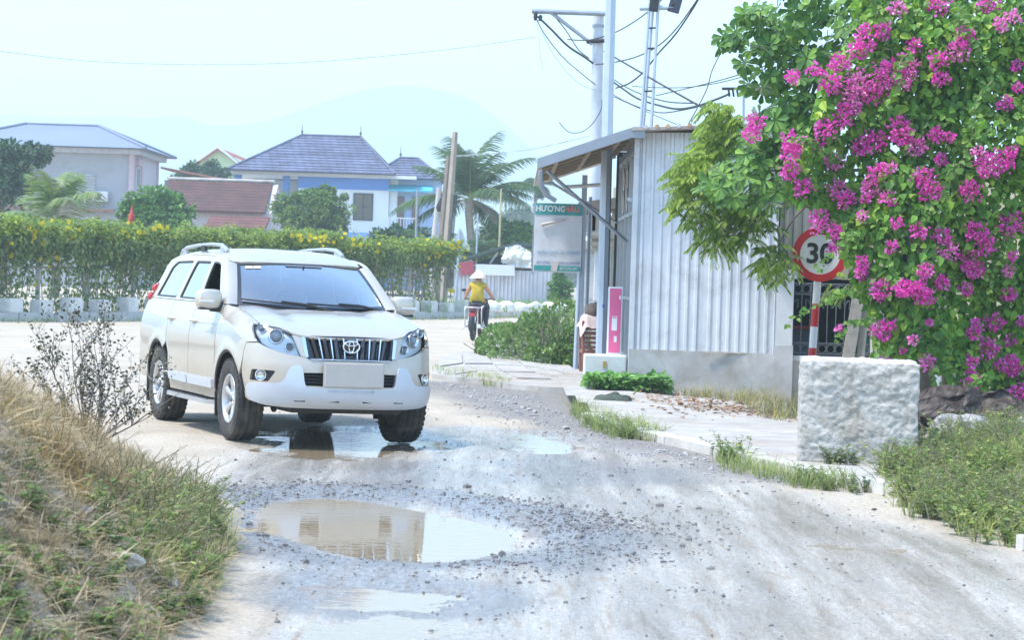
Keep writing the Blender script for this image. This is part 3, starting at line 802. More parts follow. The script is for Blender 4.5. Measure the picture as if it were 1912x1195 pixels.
m_ = MB(); m_.box((4.88, 33.15, 1.15), (.15, .02, 1.0)); wpart(m_, 'green_sheet', M('green_sheet', (.03, .16, .13), .6), TB)
# ---- cream house wall at the right
YW = thing('cream_wall', 'pale cream yellow house wall under the bougainvillea', 'wall', (6.8, 29.8, 0))
m_ = MB(); m_.box((7.25, 30.0, 1.5), (3.7, .25, 3.4)); wpart(m_, 'wall', M('cream_paint', (.72, .64, .44), .8, var=.05, scale=2, stain=(.5, .42, .28), stain_amt=.3), YW)
m_ = MB(); m_.box((5.34, 29.86, 1.3), (.09, .07, 2.9)); wpart(m_, 'corner_post', M('white_post', (.62, .65, .70), .5, var=.05), YW)
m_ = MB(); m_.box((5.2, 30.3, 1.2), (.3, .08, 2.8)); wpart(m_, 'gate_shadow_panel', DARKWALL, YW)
for z in (.28, .36, .5): 
    m_ = MB(); m_.tube([(5.05, 29.95, z), (5.32, 29.9, z)], .014, 6); wpart(m_, 'rail', M('white_rail', (.6, .6, .6), .5), YW)

# ---- neighbour's gate pillars beyond the shop
for i, (x, y, h, w) in enumerate([(1.47, 47.5, 2.1, .36), (1.62, 44.0, 2.12, .26)]):
    gp_ = thing('gate_pillar', ['broad lilac grey gate pillar with stepped cap beside the sign board', 'slim white gate pillar with stepped cap just left of the lamp post'][i], 'pillar', (x, y, 0))
    MB().box((0, 0, h / 2), (w, w, h), bev=.01).build('shaft', PALEPL, gp_)
    MB().box((0, 0, h + .04), (w + .12, w + .12, .08)).box((0, 0, h + .12), (w + .24, w + .24, .08)).box((0, 0, h + .2), (w + .14, w + .14, .08)).build('cap', M('cap_stone', (.48, .44, .38), .85, var=.15), gp_)
    for z in (.55, .7, 1.05, 1.2):
        MB().box((0, 0, z), (w + .02, w + .02, .025)).build('band', PALEPL, gp_)
NH = thing('porch_house', 'neighbouring house porch with stepped stucco ledges under the shop awning', 'building', (2.1, 46, 0))
m_ = MB(); m_.box((2.3, 44.2, 1.6), (1.0, .3, 3.4)); wpart(m_, 'wall', M('beige_render', (.55, .50, .43), .85, var=.1), NH)
m_ = MB(); m_.box((1.62, 43.8, 2.55), (.42, .5, .42)); m_.box((1.5, 43.8, 2.42), (.5, .6, .08)); m_.box((1.32, 43.8, 2.62), (.3, .5, .3)); wpart(m_, 'ledge', MATS['cap_stone'], NH)
m_ = MB(); m_.prism([(1.15, 2.98), (2.6, 3.2), (2.6, 3.0), (1.15, 2.78)], 43.2, 46.5, lambda a, b, d: (a, d, b)); wpart(m_, 'eave', M('dark_eave', (.16, .13, .11), .8), NH)

# ---- houses beyond the hedge
def hip_roof(mb, x0, x1, y0, y1, z0, z1, inset_x, rows=0, inset_b=None):
    ym = (y0 + y1) / 2; a, b = x0 + inset_x, x1 - (inset_b or inset_x)
    P = [(x0, y0, z0), (x1, y0, z0), (x1, y1, z0), (x0, y1, z0), (a, ym, z1), (b, ym, z1)]
    def slope(p, q, r, s_):
        """p,q eave; r,s_ ridge side; stepped courses"""
        p, q, r, s_ = map(Vector, (p, q, r, s_)); nn = (q - p).cross(s_ - p).normalized()
        if nn.z < 0: nn = -nn
        m = max(1, rows)
        for k in range(m):
            t0, t1 = k / m, (k + 1) / m
            l = .05 if rows else 0
            A, B = p.lerp(s_, t0) + nn * l, q.lerp(r, t0) + nn * l; C, D = q.lerp(r, t1) + nn * .005, p.lerp(s_, t1) + nn * .005
            mb.quad(A, B, C, D); mb.quad(A - nn * l, B - nn * l, B, A)
    slope(P[0], P[1], P[5], P[4]); slope(P[2], P[3], P[4], P[5]); slope(P[1], P[2], P[5], P[5]); slope(P[3], P[0], P[4], P[4])
    for e in ((0, 4), (1, 5), (2, 5), (3, 4), (4, 5)): mb.tube([Vector(P[e[0]]) + Vector((0, 0, .05)), Vector(P[e[1]]) + Vector((0, 0, .05))], .09, 6)
    mb.add([(x0, y0, z0 - .03), (x1, y0, z0 - .03), (x1, y1, z0 - .03), (x0, y1, z0 - .03)], [(0, 3, 2, 1)])
    return mb
def window(par, x, y, z, w, h, frame, pane, face='y', depth=.08, bars=(1, 1)):
    """window on a wall facing the road (face y) or the right (face x)"""
    def bxx(mb, dx, dz, ww, hh, t, o):
        if face == 'y': mb.box((x + dx, y - o, z + dz), (ww, t, hh))
        else: mb.box((x + o, y + dx, z + dz), (t, ww, hh))
    f = MB()
    for dx, ww, dz, hh in ((-w / 2, .08, 0, h), (w / 2, .08, 0, h)): bxx(f, dx, dz, ww, hh + .08, depth, depth / 2)
    for dz in (-h / 2, h / 2): bxx(f, 0, dz, w, .08, depth, depth / 2)
    for i in range(1, bars[0] + 1): bxx(f, -w / 2 + w * i / (bars[0] + 1), 0, .05, h, depth * .8, depth / 2)
    for i in range(1, bars[1] + 1): bxx(f, 0, -h / 2 + h * i / (bars[1] + 1), w, .05, depth * .8, depth / 2)
    fo = wpart(f, 'window', frame, par)
    g = MB(); bxx(g, 0, 0, w, h, .03, .02); go = g.build('pane', pane, fo, origin=par.location)
    return fo
def tile_mat(name, col, sx, sy, rough=.6):
    """small roof tiles, too far away to tell apart: rows and rolls as fine relief and tint"""
    m, t, out = _nodes(name)
    g = N(t, 'ShaderNodeNewGeometry'); p = N(t, 'ShaderNodeBsdfPrincipled', Roughness=rough)
    br = N(t, 'ShaderNodeTexBrick', Scale=1.0); br.inputs['Brick Width'].default_value = sx; br.inputs['Row Height'].default_value = sy; br.inputs['Mortar Size'].default_value = .03; br.offset = 0.5
    br.inputs['Color1'].default_value = (*[c * .85 for c in col], 1); br.inputs['Color2'].default_value = (*[min(1, c * 1.15) for c in col], 1); br.inputs['Mortar'].default_value = (*[c * .45 for c in col], 1)
    sp = N(t, 'ShaderNodeSeparateXYZ'); t.links.new(g.outputs['Position'], sp.inputs[0])
    ad = N(t, 'ShaderNodeMath', operation='ADD'); t.links.new(sp.outputs['X'], ad.inputs[0]); t.links.new(sp.outputs['Y'], ad.inputs[1])
    cb = N(t, 'ShaderNodeCombineXYZ'); t.links.new(ad.outputs[0], cb.inputs[0]); t.links.new(sp.outputs['Z'], cb.inputs[1]); t.links.new(cb.outputs[0], br.inputs['Vector'])
    n = N(t, 'ShaderNodeTexNoise', Scale=.9, Detail=6.0); t.links.new(g.outputs['Position'], n.inputs['Vector'])
    rp = ramp(t, [(.3, (.75, .75, .75)), (.7, (1.2, 1.2, 1.2))]); t.links.new(n.outputs[0], rp.inputs[0])
    c = mixc(t, 1.0, br.outputs[0], rp.outputs[0], 'MULTIPLY'); t.links.new(c, p.inputs['Base Color'])
    bp = N(t, 'ShaderNodeBump', Strength=.8, Distance=.05); t.links.new(br.outputs['Fac'], bp.inputs['Height']); bp.invert = True
    t.links.new(bp.outputs[0], p.inputs['Normal']); t.links.new(p.outputs[0], out.inputs[0])
    return m
DGLASS = M('dark_window', (.03, .035, .045), .12, var=.2, coat=.5)
WTRIM = M('white_trim', (.70, .71, .72), .6, var=.05)

# grey rendered house
gh = thing('grey_house', 'two storey grey rendered house with blue metal hip roof and wall cooler', 'house', (-27, 145, 0), 0)
GR = M('old_grey_render', (.40, .41, .45), .9, var=.12, scale=.35, stain=(.26, .27, .29), stain_amt=.7, stain_scale=.35)
PINK = M('lilac_paint', (.58, .45, .50), .8, var=.06)
m_ = MB(); m_.box((-27.8, 145, 3.9), (10.2, 10, 8.2)); wpart(m_, 'wall', GR, gh)
m_ = MB(); m_.box((-22.66, 145, 3.9), (.12, 9.9, 8.0)); wpart(m_, 'side_wall', M('lilac_wall', (.58, .54, .60), .8, var=.06, scale=.5), gh)
for y in (140.2, 143.4, 149.7):
    m_ = MB(); m_.box((-22.62, y, 4.2), (.26, .7 if y < 141 else .4, 7.6)); wpart(m_, 'pilaster', PINK, gh)
m_ = MB(); m_.box((-27.7, 144.9, 8.02), (11.2, 11, .28)); wpart(m_, 'eave_board', M('eave_pale', (.55, .55, .60), .7), gh)
rf_ = hip_roof(MB(), -33.8, -21.6, 138.6, 151.2, 8.2, 9.75, 3.9); wpart(rf_, 'roof', M('blue_metal_roof', (.23, .26, .35), .45, metal=.2, var=.06, scale=.3), gh)
window(gh, -22.58, 142.0, 6.0, 1.3, 2.4, WTRIM, DGLASS, 'x', bars=(1, 1))
m_ = MB(); m_.box((-22.5, 142.0, 7.4), (.3, 1.8, .25)); m_.box((-22.5, 142.0, 7.6), (.2, 1.2, .2)); wpart(m_, 'window_hood', PINK, gh)
lv = MB(); lv.box((-25.3, 139.97, 5.95), (1.2, .06, 1.5)); lo_ = wpart(lv, 'vent', M('vent_grey', (.42, .43, .45), .7), gh)
for k in range(9):
    m_ = MB(); m_.box((-25.3, 139.9, 5.3 + k * .16), (1.15, .08, .05), rot=(R(30), 0, 0)); m_.build('louvre', M('louvre_pale', (.58, .59, .6), .6), lo_, origin=gh.location)
ac = MB(); ac.box((-24.35, 139.75, 5.35), (.9, .35, .62), bev=.03); aco = wpart(ac, 'air_conditioner', WTRIM, gh)
m_ = MB(); m_.lathe([(.22, 0), (.22, -.02), (.05, -.02)], 16, (-24.5, 139.57, 5.35), 'Y'); m_.build('fan', M('fan_grey', (.2, .2, .21), .6), aco, origin=gh.location)
m_ = MB(); m_.box((-28, 139.6, 4.55), (9, .7, .12)); wpart(m_, 'ledge', M('rust_tile_ledge', (.30, .15, .11), .8), gh)
an = thing('lilac_annex', 'small lilac annex with rusty sloping roof beside the grey house', 'house', (-20.6, 153, 0))
m_ = MB(); m_.box((-20.6, 153, 3.4), (3.2, 5, 6.8)); wpart(m_, 'wall', M('annex_pink', (.46, .40, .43), .85, var=.1), an)
m_ = MB(); m_.prism([(-22.4, 7.5), (-18.2, 6.85), (-18.2, 6.97), (-22.4, 7.62)], 150, 156, lambda a, b, d: (a, d, b)); wpart(m_, 'roof', M('rust_red_roof', (.40, .17, .13), .7, var=.15), an)
window(an, -20.2, 150.45, 5.2, .5, .7, WTRIM, DGLASS)

# blue and white house
bh = thing('blue_house', 'blue and white two storey house with blue-grey tiled hip roof and finials', 'house', (-12.5, 165, 0))
BLUE = M('blue_paint', (.12, .26, .64), .7, var=.08, scale=.6); WHP = M('white_paint_wall', (.82, .85, .88), .75, var=.05, scale=.5)
BROOF = tile_mat('blue_grey_tiles', (.155, .17, .27), .55, .16)
m_ = MB(); m_.box((-11.6, 165.2, 5.65), (6.1, 9.6, 4.1)); wpart(m_, 'upper_wall', WHP, bh)
m_ = MB(); m_.box((-11.6, 165.4, 1.9), (6.0, 9.4, 3.6)); wpart(m_, 'lower_wall', BLUE, bh)
m_ = MB(); m_.box((-11.6, 160.34, 7.28), (6.14, .06, .78)); wpart(m_, 'blue_band', BLUE, bh)
m_ = MB(); m_.box((-16.6, 168.5, 3.9), (4.0, 3, 7.4)); wpart(m_, 'veranda_wall', M('veranda_grey', (.50, .52, .56), .8, var=.06), bh)
m_ = MB(); m_.box((-16.7, 165.2, 3.9), (4.4, 9.6, .3)); wpart(m_, 'veranda_floor', WHP, bh)
for x in (-18.75, -15.5):
    m_ = MB(); m_.box((x, 160.7, 5.9), (.45, .45, 4.1)); wpart(m_, 'column', BLUE, bh)
for i in range(16):
    m_ = MB(); m_.box((-18.4 + i * .26, 160.6, 4.55), (.05, .05, 1.0)); wpart(m_, 'baluster', WTRIM, bh)
m_ = MB(); m_.box((-16.7, 160.6, 5.1), (4.2, .1, .09)); wpart(m_, 'handrail', WTRIM, bh)
for i in range(9):
    m_ = MB(); m_.box((-17.0 + i * .42, 161.2, 6.55), (.05, .04, 1.8)); wpart(m_, 'screen_bar', M('screen_grey', (.48, .50, .54), .6), bh)
m_ = MB(); m_.box((-12.9, 164.8, 7.78), (12.4, 10.6, .22)); wpart(m_, 'eave_board', WTRIM, bh)
rf_ = hip_roof(MB(), -19.25, -8.1, 158.7, 170.6, 7.92, 10.65, 4.35, rows=13, inset_b=2.75); wpart(rf_, 'roof', BROOF, bh)
rf_ = hip_roof(MB(), -9.9, -4.9, 160.4, 167.0, 7.75, 9.25, 1.9, rows=8); wpart(rf_, 'wing_roof', BROOF, bh)
for (x, y, z) in ((-14.9, 164.65, 10.7), (-10.85, 164.65, 10.7), (-8.0, 163.7, 9.3)):
    m_ = MB(); m_.lathe([(.09, 0), (.04, .12), (.10, .22), (.03, .34), (.015, .75)], 8, (x, y, z)); wpart(m_, 'finial', M('finial_dark', (.10, .10, .12), .5), bh)
window(bh, -10.25, 160.4, 5.75, 1.25, 1.75, BLACK, DGLASS, bars=(1, 1))
m_ = MB(); m_.box((-6.9, 164.2, 4.0), (3.4, 6.5, 7.6)); wpart(m_, 'wing_wall', M('pale_blue_wall', (.36, .47, .68), .75, var=.06), bh)
m_ = MB(); m_.box((-8.25, 160.90, 5.7), (.55, .1, 4.0)); wpart(m_, 'wing_pier', WHP, bh)
for x in (-7.75, -6.75):
    m_ = MB(); m_.box((x, 160.88, 5.3), (.48, .1, 2.5)); wpart(m_, 'door', M('brown_shutter', (.18, .10, .09), .6), bh)
m_ = MB(); m_.prism([(160.9, 7.35), (159.6, 6.95), (159.6, 6.85), (160.9, 7.2)], -8.6, -5.6, lambda a, b, d: (d, a, b)); wpart(m_, 'awning', M('cyan_awning', (.08, .45, .58), .6), bh)
m_ = MB(); m_.box((-7.4, 159.9, 4.1), (2.4, 1.6, .16)); wpart(m_, 'balcony', WHP, bh)
for i in range(10):
    m_ = MB(); m_.box((-8.45 + i * .2, 159.25, 4.6), (.04, .04, .9)); wpart(m_, 'rail_bar', WTRIM, bh)
m_ = MB(); m_.box((-7.5, 159.25, 5.05), (2.2, .06, .06)); wpart(m_, 'rail_top', WTRIM, bh)
m_ = MB(); m_.box((-9.6, 158.8, 3.62), (3.6, .1, .75)); wpart(m_, 'blue_sign', BLUE, bh)
m_ = MB(); m_.box((-6.9, 158.6, 3.62), (2.4, .12, .7)); wpart(m_, 'green_sign', M('green_board', (.03, .28, .24), .6), bh)
m_ = MB(); m_.prism([(156.5, 2.75), (160, 3.3), (160, 3.2), (156.5, 2.6)], -11.5, -5.4, lambda a, b, d: (d, a, b)); wpart(m_, 'canopy', WHP, bh)

# old tiled house and others
oh = thing('old_tiled_house', 'low old house with brown red clay tile roof and pale gable', 'house', (-17.3, 130, 0))
REDT = tile_mat('old_clay_tiles', (.125, .055, .05), .25, .17, .85)
m_ = MB(); m_.prism([(126.5, 4.45), (130.2, 6.15), (134, 4.45), (134, 4.3), (130.2, 6.0), (126.5, 4.3)], -18.9, -13.3, lambda a, b, d: (d, a, b)); wpart(m_, 'roof', REDT, oh)
m_ = MB(); m_.prism([(127, .0), (127, 4.4), (130.2, 6.05), (133.5, 4.4), (133.5, 0)], -18.7, -13.0, lambda a, b, d: (d, a, b)); wpart(m_, 'wall', M('pale_gable', (.50, .45, .46), .85, var=.1), oh)
m_ = MB(); m_.tube([(-19.0, 130.2, 6.2), (-13.2, 130.2, 6.2)], .11, 6); wpart(m_, 'ridge', M('ridge_lime', (.45, .42, .40), .9, var=.3, scale=2), oh)
m_ = MB(); m_.box((-12.95, 130.3, 4.6), (.05, .35, .55)); wpart(m_, 'vent', DARK, oh)
o2 = thing('red_lean_to', 'lower clay tiled lean-to roof in front of the old tiled house', 'house', (-15.6, 123, 0))
m_ = MB(); m_.prism([(120.5, 3.1), (124.5, 4.15), (124.5, 4.0), (120.5, 2.95)], -15.9, -12.8, lambda a, b, d: (d, a, b)); wpart(m_, 'roof', tile_mat('red_clay_tiles', (.19, .07, .055), .25, .17, .85), o2)
m_ = MB(); m_.box((-14.35, 124, 1.5), (2.9, 3.5, 3.0)); wpart(m_, 'wall', MATS['pale_gable'], o2)
lh = thing('lime_house', 'pale lime green house gable with red roof beyond the trees', 'house', (-23.5, 198, 0))
m_ = MB(); m_.prism([(-26.6, 0), (-26.6, 9.5), (-24.6, 11.0), (-22.4, 9.5), (-22.4, 0)], 196, 204, lambda a, b, d: (a, d, b)); wpart(m_, 'wall', M('lime_paint', (.55, .66, .42), .8, var=.05), lh)
m_ = MB(); m_.prism([(-27.1, 9.3), (-24.6, 11.2), (-20.4, 9.6), (-20.4, 9.35), (-24.6, 10.9), (-27.1, 9.05)], 195.6, 204.4, lambda a, b, d: (a, d, b)); wpart(m_, 'roof', M('red_roof_plain', (.48, .20, .17), .7), lh)
m_ = MB(); m_.prism([(-27.2, 9.15), (-24.6, 11.1), (-22.0, 9.2), (-22.0, 9.4), (-24.6, 11.35), (-27.2, 9.4)], 195.4, 195.6, lambda a, b, d: (a, d, b)); wpart(m_, 'bargeboard', WTRIM, lh)

# roadside shed with steel fence
sh = thing('roadside_shed', 'ramshackle roadside shed with dark roof edge and crumpled white tarpaulin', 'shed', (-.6, 106, 0))
SY = 104.0
def P2(x, y, Y=SY): p = at(x, y, Y); return (p.x, p.z)
rf2 = [P2(846, 492), P2(965, 457), P2(1010, 464), P2(1040, 470), P2(1040, 466), P2(1010, 459), P2(965, 451), P2(846, 487)]
m_ = MB(); m_.prism(rf2, SY - .5, SY + 6, lambda a, b, d: (a, d, b)); wpart(m_, 'roof', M('shed_roof_dark', (.05, .08, .075), .6, var=.2), sh)
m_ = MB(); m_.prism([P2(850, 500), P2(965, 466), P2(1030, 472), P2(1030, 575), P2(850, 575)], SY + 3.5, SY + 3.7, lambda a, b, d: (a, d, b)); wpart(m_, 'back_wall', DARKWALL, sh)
m_ = MB(); m_.tube([(P2(848, 494)[0], SY - .4, P2(848, 494)[1]), (P2(998, 500)[0], SY - .4, P2(998, 500)[1])], .05, 6); wpart(m_, 'beam', M('pale_beam', (.45, .45, .45), .7), sh)
for (a, b) in (((930, 470), (915, 492)), ((945, 462), (948, 500)), ((880, 485), (882, 530))):
    pa, pb = P2(*a), P2(*b); m_ = MB(); m_.tube([(pa[0], SY - .3, pa[1]), (pb[0], SY - .3, pb[1])], .05, 6); wpart(m_, 'strut', MATS['pale_beam'], sh)
tp = [P2(945, 463), P2(968, 458), P2(992, 474), P2(990, 500), P2(965, 496), P2(936, 489)]
ta = np.array(tp); tx0, tz0 = ta.min(0); tx1, tz1 = ta.max(0)
_g1, _g2 = np.meshgrid(np.linspace(tx0, tx1, 26), np.linspace(tz0, tz1, 20)); _i = np.arange(_g1.size).reshape(_g1.shape)
_q = np.stack([_i[:-1, :-1], _i[:-1, 1:], _i[1:, 1:], _i[1:, :-1]], -1).reshape(-1, 4)
_q = _q[poly_sd(_g1.ravel()[_q].mean(1), _g2.ravel()[_q].mean(1), tp) < .03]
_yy = SY - .8 + .35 * fbm(_g1 * 2.5, _g2 * 2.5, 3)
tarp = array_mesh('crumpled_tarpaulin', np.stack([_g1, _yy, _g2], -1), _q, M('white_tarp', (.66, .69, .68), .5, var=.1, scale=3), smooth=False)
props(tarp, 'crumpled white tarpaulin hanging under the ridge of the roadside shed', 'tarpaulin')
def banner(nm, lab, pts, mat, Y):
    m_ = MB(); m_.prism([P2(x, y, Y) for x, y in pts], Y, Y + .03, lambda a, b, d: (a, d, b)); o = m_.build(nm, mat); props(o, lab, 'banner'); return o
banner('red_banner', 'faded red cloth banner hanging at the left end of the roadside shed', [(857, 490), (884, 487), (886, 510), (860, 515)], M('faded_red', (.36, .07, .10), .8), SY - .7)
banner('white_banner', 'long white banner tied along the steel fence of the roadside shed', [(889, 493), (961, 495), (961, 515), (888, 513)], M('banner_white', (.66, .69, .74), .7, var=.04), SY - .9)
fe = thing('steel_fence', 'grey corrugated steel fence with dark smudges along the roadside shed', 'fence', (0, 103.6, 0))
fa_, fb_ = at(846, 560, 103.6), at(1045, 566, 103.6)
sheets(fe, (fa_.x, 103.6), (fb_.x, 103.6), .2, 1.75, M('fence_steel', (.46, .48, .53), .6, metal=.15, var=.12, scale=.8, stain=(.16, .15, .16), stain_amt=.85, stain_scale=.55), w=.9, pitch=.17)
# ================================================================== the car (x forward, y to its left, z up; origin on the ground under the front axle)
PAINT = None
def paint_material():
    m, t, out = _nodes('champagne_paint')
    p = N(t, 'ShaderNodeBsdfPrincipled', Roughness=.34, Metallic=.4)
    p.inputs['Coat Weight'].default_value = .9; p.inputs['Coat Roughness'].default_value = .05
    tc = N(t, 'ShaderNodeTexCoord')
    n = N(t, 'ShaderNodeTexNoise', Scale=2.5, Detail=6.0, Roughness=.7); t.links.new(tc.outputs['Object'], n.inputs['Vector'])
    sx = N(t, 'ShaderNodeSeparateXYZ'); t.links.new(tc.outputs['Object'], sx.inputs[0])
    # road dust on the lower panels, with tan ground reflection painted into the colour
    mr = N(t, 'ShaderNodeMapRange'); mr.inputs['From Min'].default_value = 1.02; mr.inputs['From Max'].default_value = .35
    t.links.new(sx.outputs['Z'], mr.inputs['Value'])
    mu = N(t, 'ShaderNodeMath', operation='MULTIPLY', use_clamp=True); t.links.new(mr.outputs[0], mu.inputs[0])
    rn = ramp(t, [(.3, 0.25), (.65, .95)]); t.links.new(n.outputs[0], rn.inputs[0]); t.links.new(rn.outputs[0], mu.inputs[1])
    c = mixc(t, mu.outputs[0], (.56, .515, .45), (.38, .30, .20))
    t.links.new(c, p.inputs['Base Color'])
    rr = mixc(t, mu.outputs[0], (.32, .32, .32), (.75, .75, .75)); t.links.new(rr, p.inputs['Roughness'])
    cw = N(t, 'ShaderNodeMath', operation='SUBTRACT'); cw.inputs[0].default_value = .9; t.links.new(mu.outputs[0], cw.inputs[1])
    t.links.new(cw.outputs[0], p.inputs['Coat Weight'])
    t.links.new(p.outputs[0], out.inputs[0])
    return m
PAINT = paint_material()
SILV = M('silver_plastic', (.54, .58, .64), .36, metal=.35, var=.05, scale=3, stain=(.50, .46, .40), stain_amt=.25)
GLOSSBLK = M('gloss_black', (.012, .012, .016), .18, var=.1, coat=.6)
RUBBER = M('tyre_rubber', (.035, .034, .033), .85, var=.3, scale=14, stain=(.20, .17, .13), stain_amt=.55, stain_scale=5)
ALLOY = M('alloy_wheel', (.62, .62, .63), .32, metal=.75, var=.06, stain=(.35, .30, .23), stain_amt=.35, stain_scale=6)
WINDOW = glassM('car_glass', (.45, .49, .48), 8.0)
SIDEGL = glassM('car_side_glass', (.20, .23, .24), 3.2)
LENS = glassM('lamp_lens', (.93, .95, .96), 1.0)
REDL = M('tail_lamp_red', (.45, .02, .03), .15, var=.1, coat=.8)
FABR = M('seat_fabric', (.20, .17, .14), .85, var=.15, scale=20)
DASH = M('dashboard_plastic', (.06, .056, .052), .7, var=.1)
DECAL = M('stripe_film', (.30, .36, .43), .35, var=.05)
UNDER = M('underbody_metal', (.030, .028, .026), .8, var=.4, scale=8, stain=(.14, .11, .08), stain_amt=.5)

CAR = thing('off_road_car', 'champagne off-road car with roof rails and silver front guard driving through puddles', 'car', (CARX, CARY, .002), 0)
CAR.rotation_euler = (0, 0, 0)
_Rz = Matrix.Rotation(-(R(90) - CARYAW), 4, 'Z')          # car x axis -> (sin yaw, -cos yaw)
CAR.matrix_world = Matrix.Translation((CARX, CARY, .002)) @ _Rz @ Matrix.Rotation(R(-.7), 4, 'X')

_Nz = ([.30, .36, .40, .46, .55, .65, .75, .80, .90, 1.0, 1.05, 1.12, 1.2], [.76, .80, .845, .870, .876, .868, .856, .838, .812, .785, .765, .70, .6])
_Wz = ([.25, .35, .45, .55, .70, .90, 1.0, 1.08, 1.15, 1.22, 1.26, 1.35, 1.45, 1.55, 1.62, 1.68, 1.73, 1.77],
       [.885, .905, .920, .932, .940, .941, .936, .922, .900, .876, .862, .834, .803, .771, .746, .722, .695, .66])
def smooth_table(xs, ys, k=.035):
    g = np.arange(xs[0] - .1, xs[-1] + .1, .01); v = np.interp(g, xs, ys)
    w = np.exp(-.5 * (np.arange(-12, 13) * .01 / k) ** 2); w /= w.sum()
    vp = np.convolve(np.pad(v, 12, mode='edge'), w, mode='valid')
    return lambda z: np.interp(z, g, vp)
NZ = smooth_table(*_Nz, k=.022); WZ = smooth_table(*_Wz, k=.03)
X0 = -.2
def rearf(x, z):
    t = np.clip((-x - 2.5) / 1.385, 0, 1)
    return 1 - (.035 + .10 * sstep(1.1, 1.6, z)) * t ** 2 - .06 * np.clip((-x - 3.6) / .285, 0, 1) ** 3
def side_y(x, z):
    N_ = NZ(z); t = np.clip((x - X0) / (N_ - X0), 0, .9999)
    w = WZ(z) * (1 - t ** 5) ** .4 * rearf(x, z)
    for hx in (0.0, -2.79):                                   # swelling of the wing over each wheel
        r = math.hypot(x - hx, z - .39)
        w = w + .016 * math.exp(-((r - .47) / .07) ** 2) * float(sstep(.3, .5, z)) * (1 if z < .98 else math.exp(-((z - .98) / .05) ** 2))
    if x > -.45 and z > 1.0:                                   # wing top rolls over to the bonnet edge
        ze = hood_z(x, .78) - .002
        k = max(0.0, min(1.0, (z - 1.0) / max(.03, ze - 1.0)))
        base = w
        w = base - (base - .79) * (1 - math.sqrt(max(0, 1 - k ** 2.2))) * float(sstep(-.45, -.25, x)) * float(sstep(.52, .22, x)) if base > .79 else w
    return float(w)
_hx = smooth_table([-.55, -.3, -.1, .2, .45, .6, .7, .78, .84], [1.285, 1.262, 1.242, 1.192, 1.132, 1.088, 1.052, 1.012, .975], k=.03)
def hood_z(x, y):
    a = abs(y)
    return float(_hx(x)) - .018 * (a / .78) ** 2 + .012 * math.exp(-((a - .60) / .13) ** 2) - .010 * math.exp(-((a - .42) / .10) ** 2) * float(sstep(.6, .2, x))
def wrap(th, z, off=0.0):
    """front of the car: th runs from the centre line (0) round the corner to the flank (pi/2)"""
    s = 1 if th >= 0 else -1; a = min(abs(th), math.pi / 2 - .002)
    N_ = float(NZ(z)); W_ = float(WZ(z))
    return Vector((X0 + (N_ - X0) * math.cos(a) ** .4, s * W_ * math.sin(a) ** .8, z))
def th_y(y, z): return math.copysign(math.asin(min(1, (abs(y) / float(WZ(z))) ** 1.25)), y)
def th_x(x, z): return math.acos(min(1, max(0, ((x - X0) / (float(NZ(z)) - X0))) ** 2.5))
KT = .75
def wr(u, z): return wrap(u / KT, z)
def wp(y, z): return (th_y(y, z) * KT, z)
def wx(x, z, s=1): return (s * th_x(x, z) * KT, z)
def sidef(s): return lambda x, z: Vector((x, s * side_y(x, z), z))
def roof_z(x, y):
    a = abs(y)
    c = float(np.interp(x, [-3.75, -3.6, -3.4, -3.0, -2.4, -1.8, -1.4, -1.15, -.95, -.82, -.75], [1.66, 1.715, 1.76, 1.795, 1.822, 1.826, 1.812, 1.780, 1.724, 1.672, 1.64]))
    return c - .030 * (a / .7) ** 2 - .055 * (a / .70) ** 7

def in_poly(p, poly):
    x, y = p; c = False; n = len(poly); j = n - 1
    for i in range(n):
        xi, yi = poly[i]; xj, yj = poly[j]
        if (yi > y) != (yj > y) and x < (xj - xi) * (y - yi) / (yj - yi) + xi: c = not c
        j = i
    return c
def densify(poly, step):
    out = []
    for i in range(len(poly)):
        a, b = poly[i], poly[(i + 1) % len(poly)]
        L = math.hypot(b[0] - a[0], b[1] - a[1]); n = max(1, int(math.ceil(L / step)))
        for k in range(n): out.append((a[0] + (b[0] - a[0]) * k / n, a[1] + (b[1] - a[1]) * k / n))
    return out
def rounded(poly, r, n=4):
    out = []
    m = len(poly)
    for i in range(m):
        p0, p1, p2 = Vector(poly[i - 1]), Vector(poly[i]), Vector(poly[(i + 1) % m])
        a = p0 - p1; b = p2 - p1
        d = min(r, a.length * .45, b.length * .45)
        A = p1 + a.normalized() * d; B = p1 + b.normalized() * d
        for k in range(n + 1):
            t = k / n
            out.append(tuple(A * (1 - t) ** 2 + p1 * 2 * t * (1 - t) + B * t ** 2))
    return out
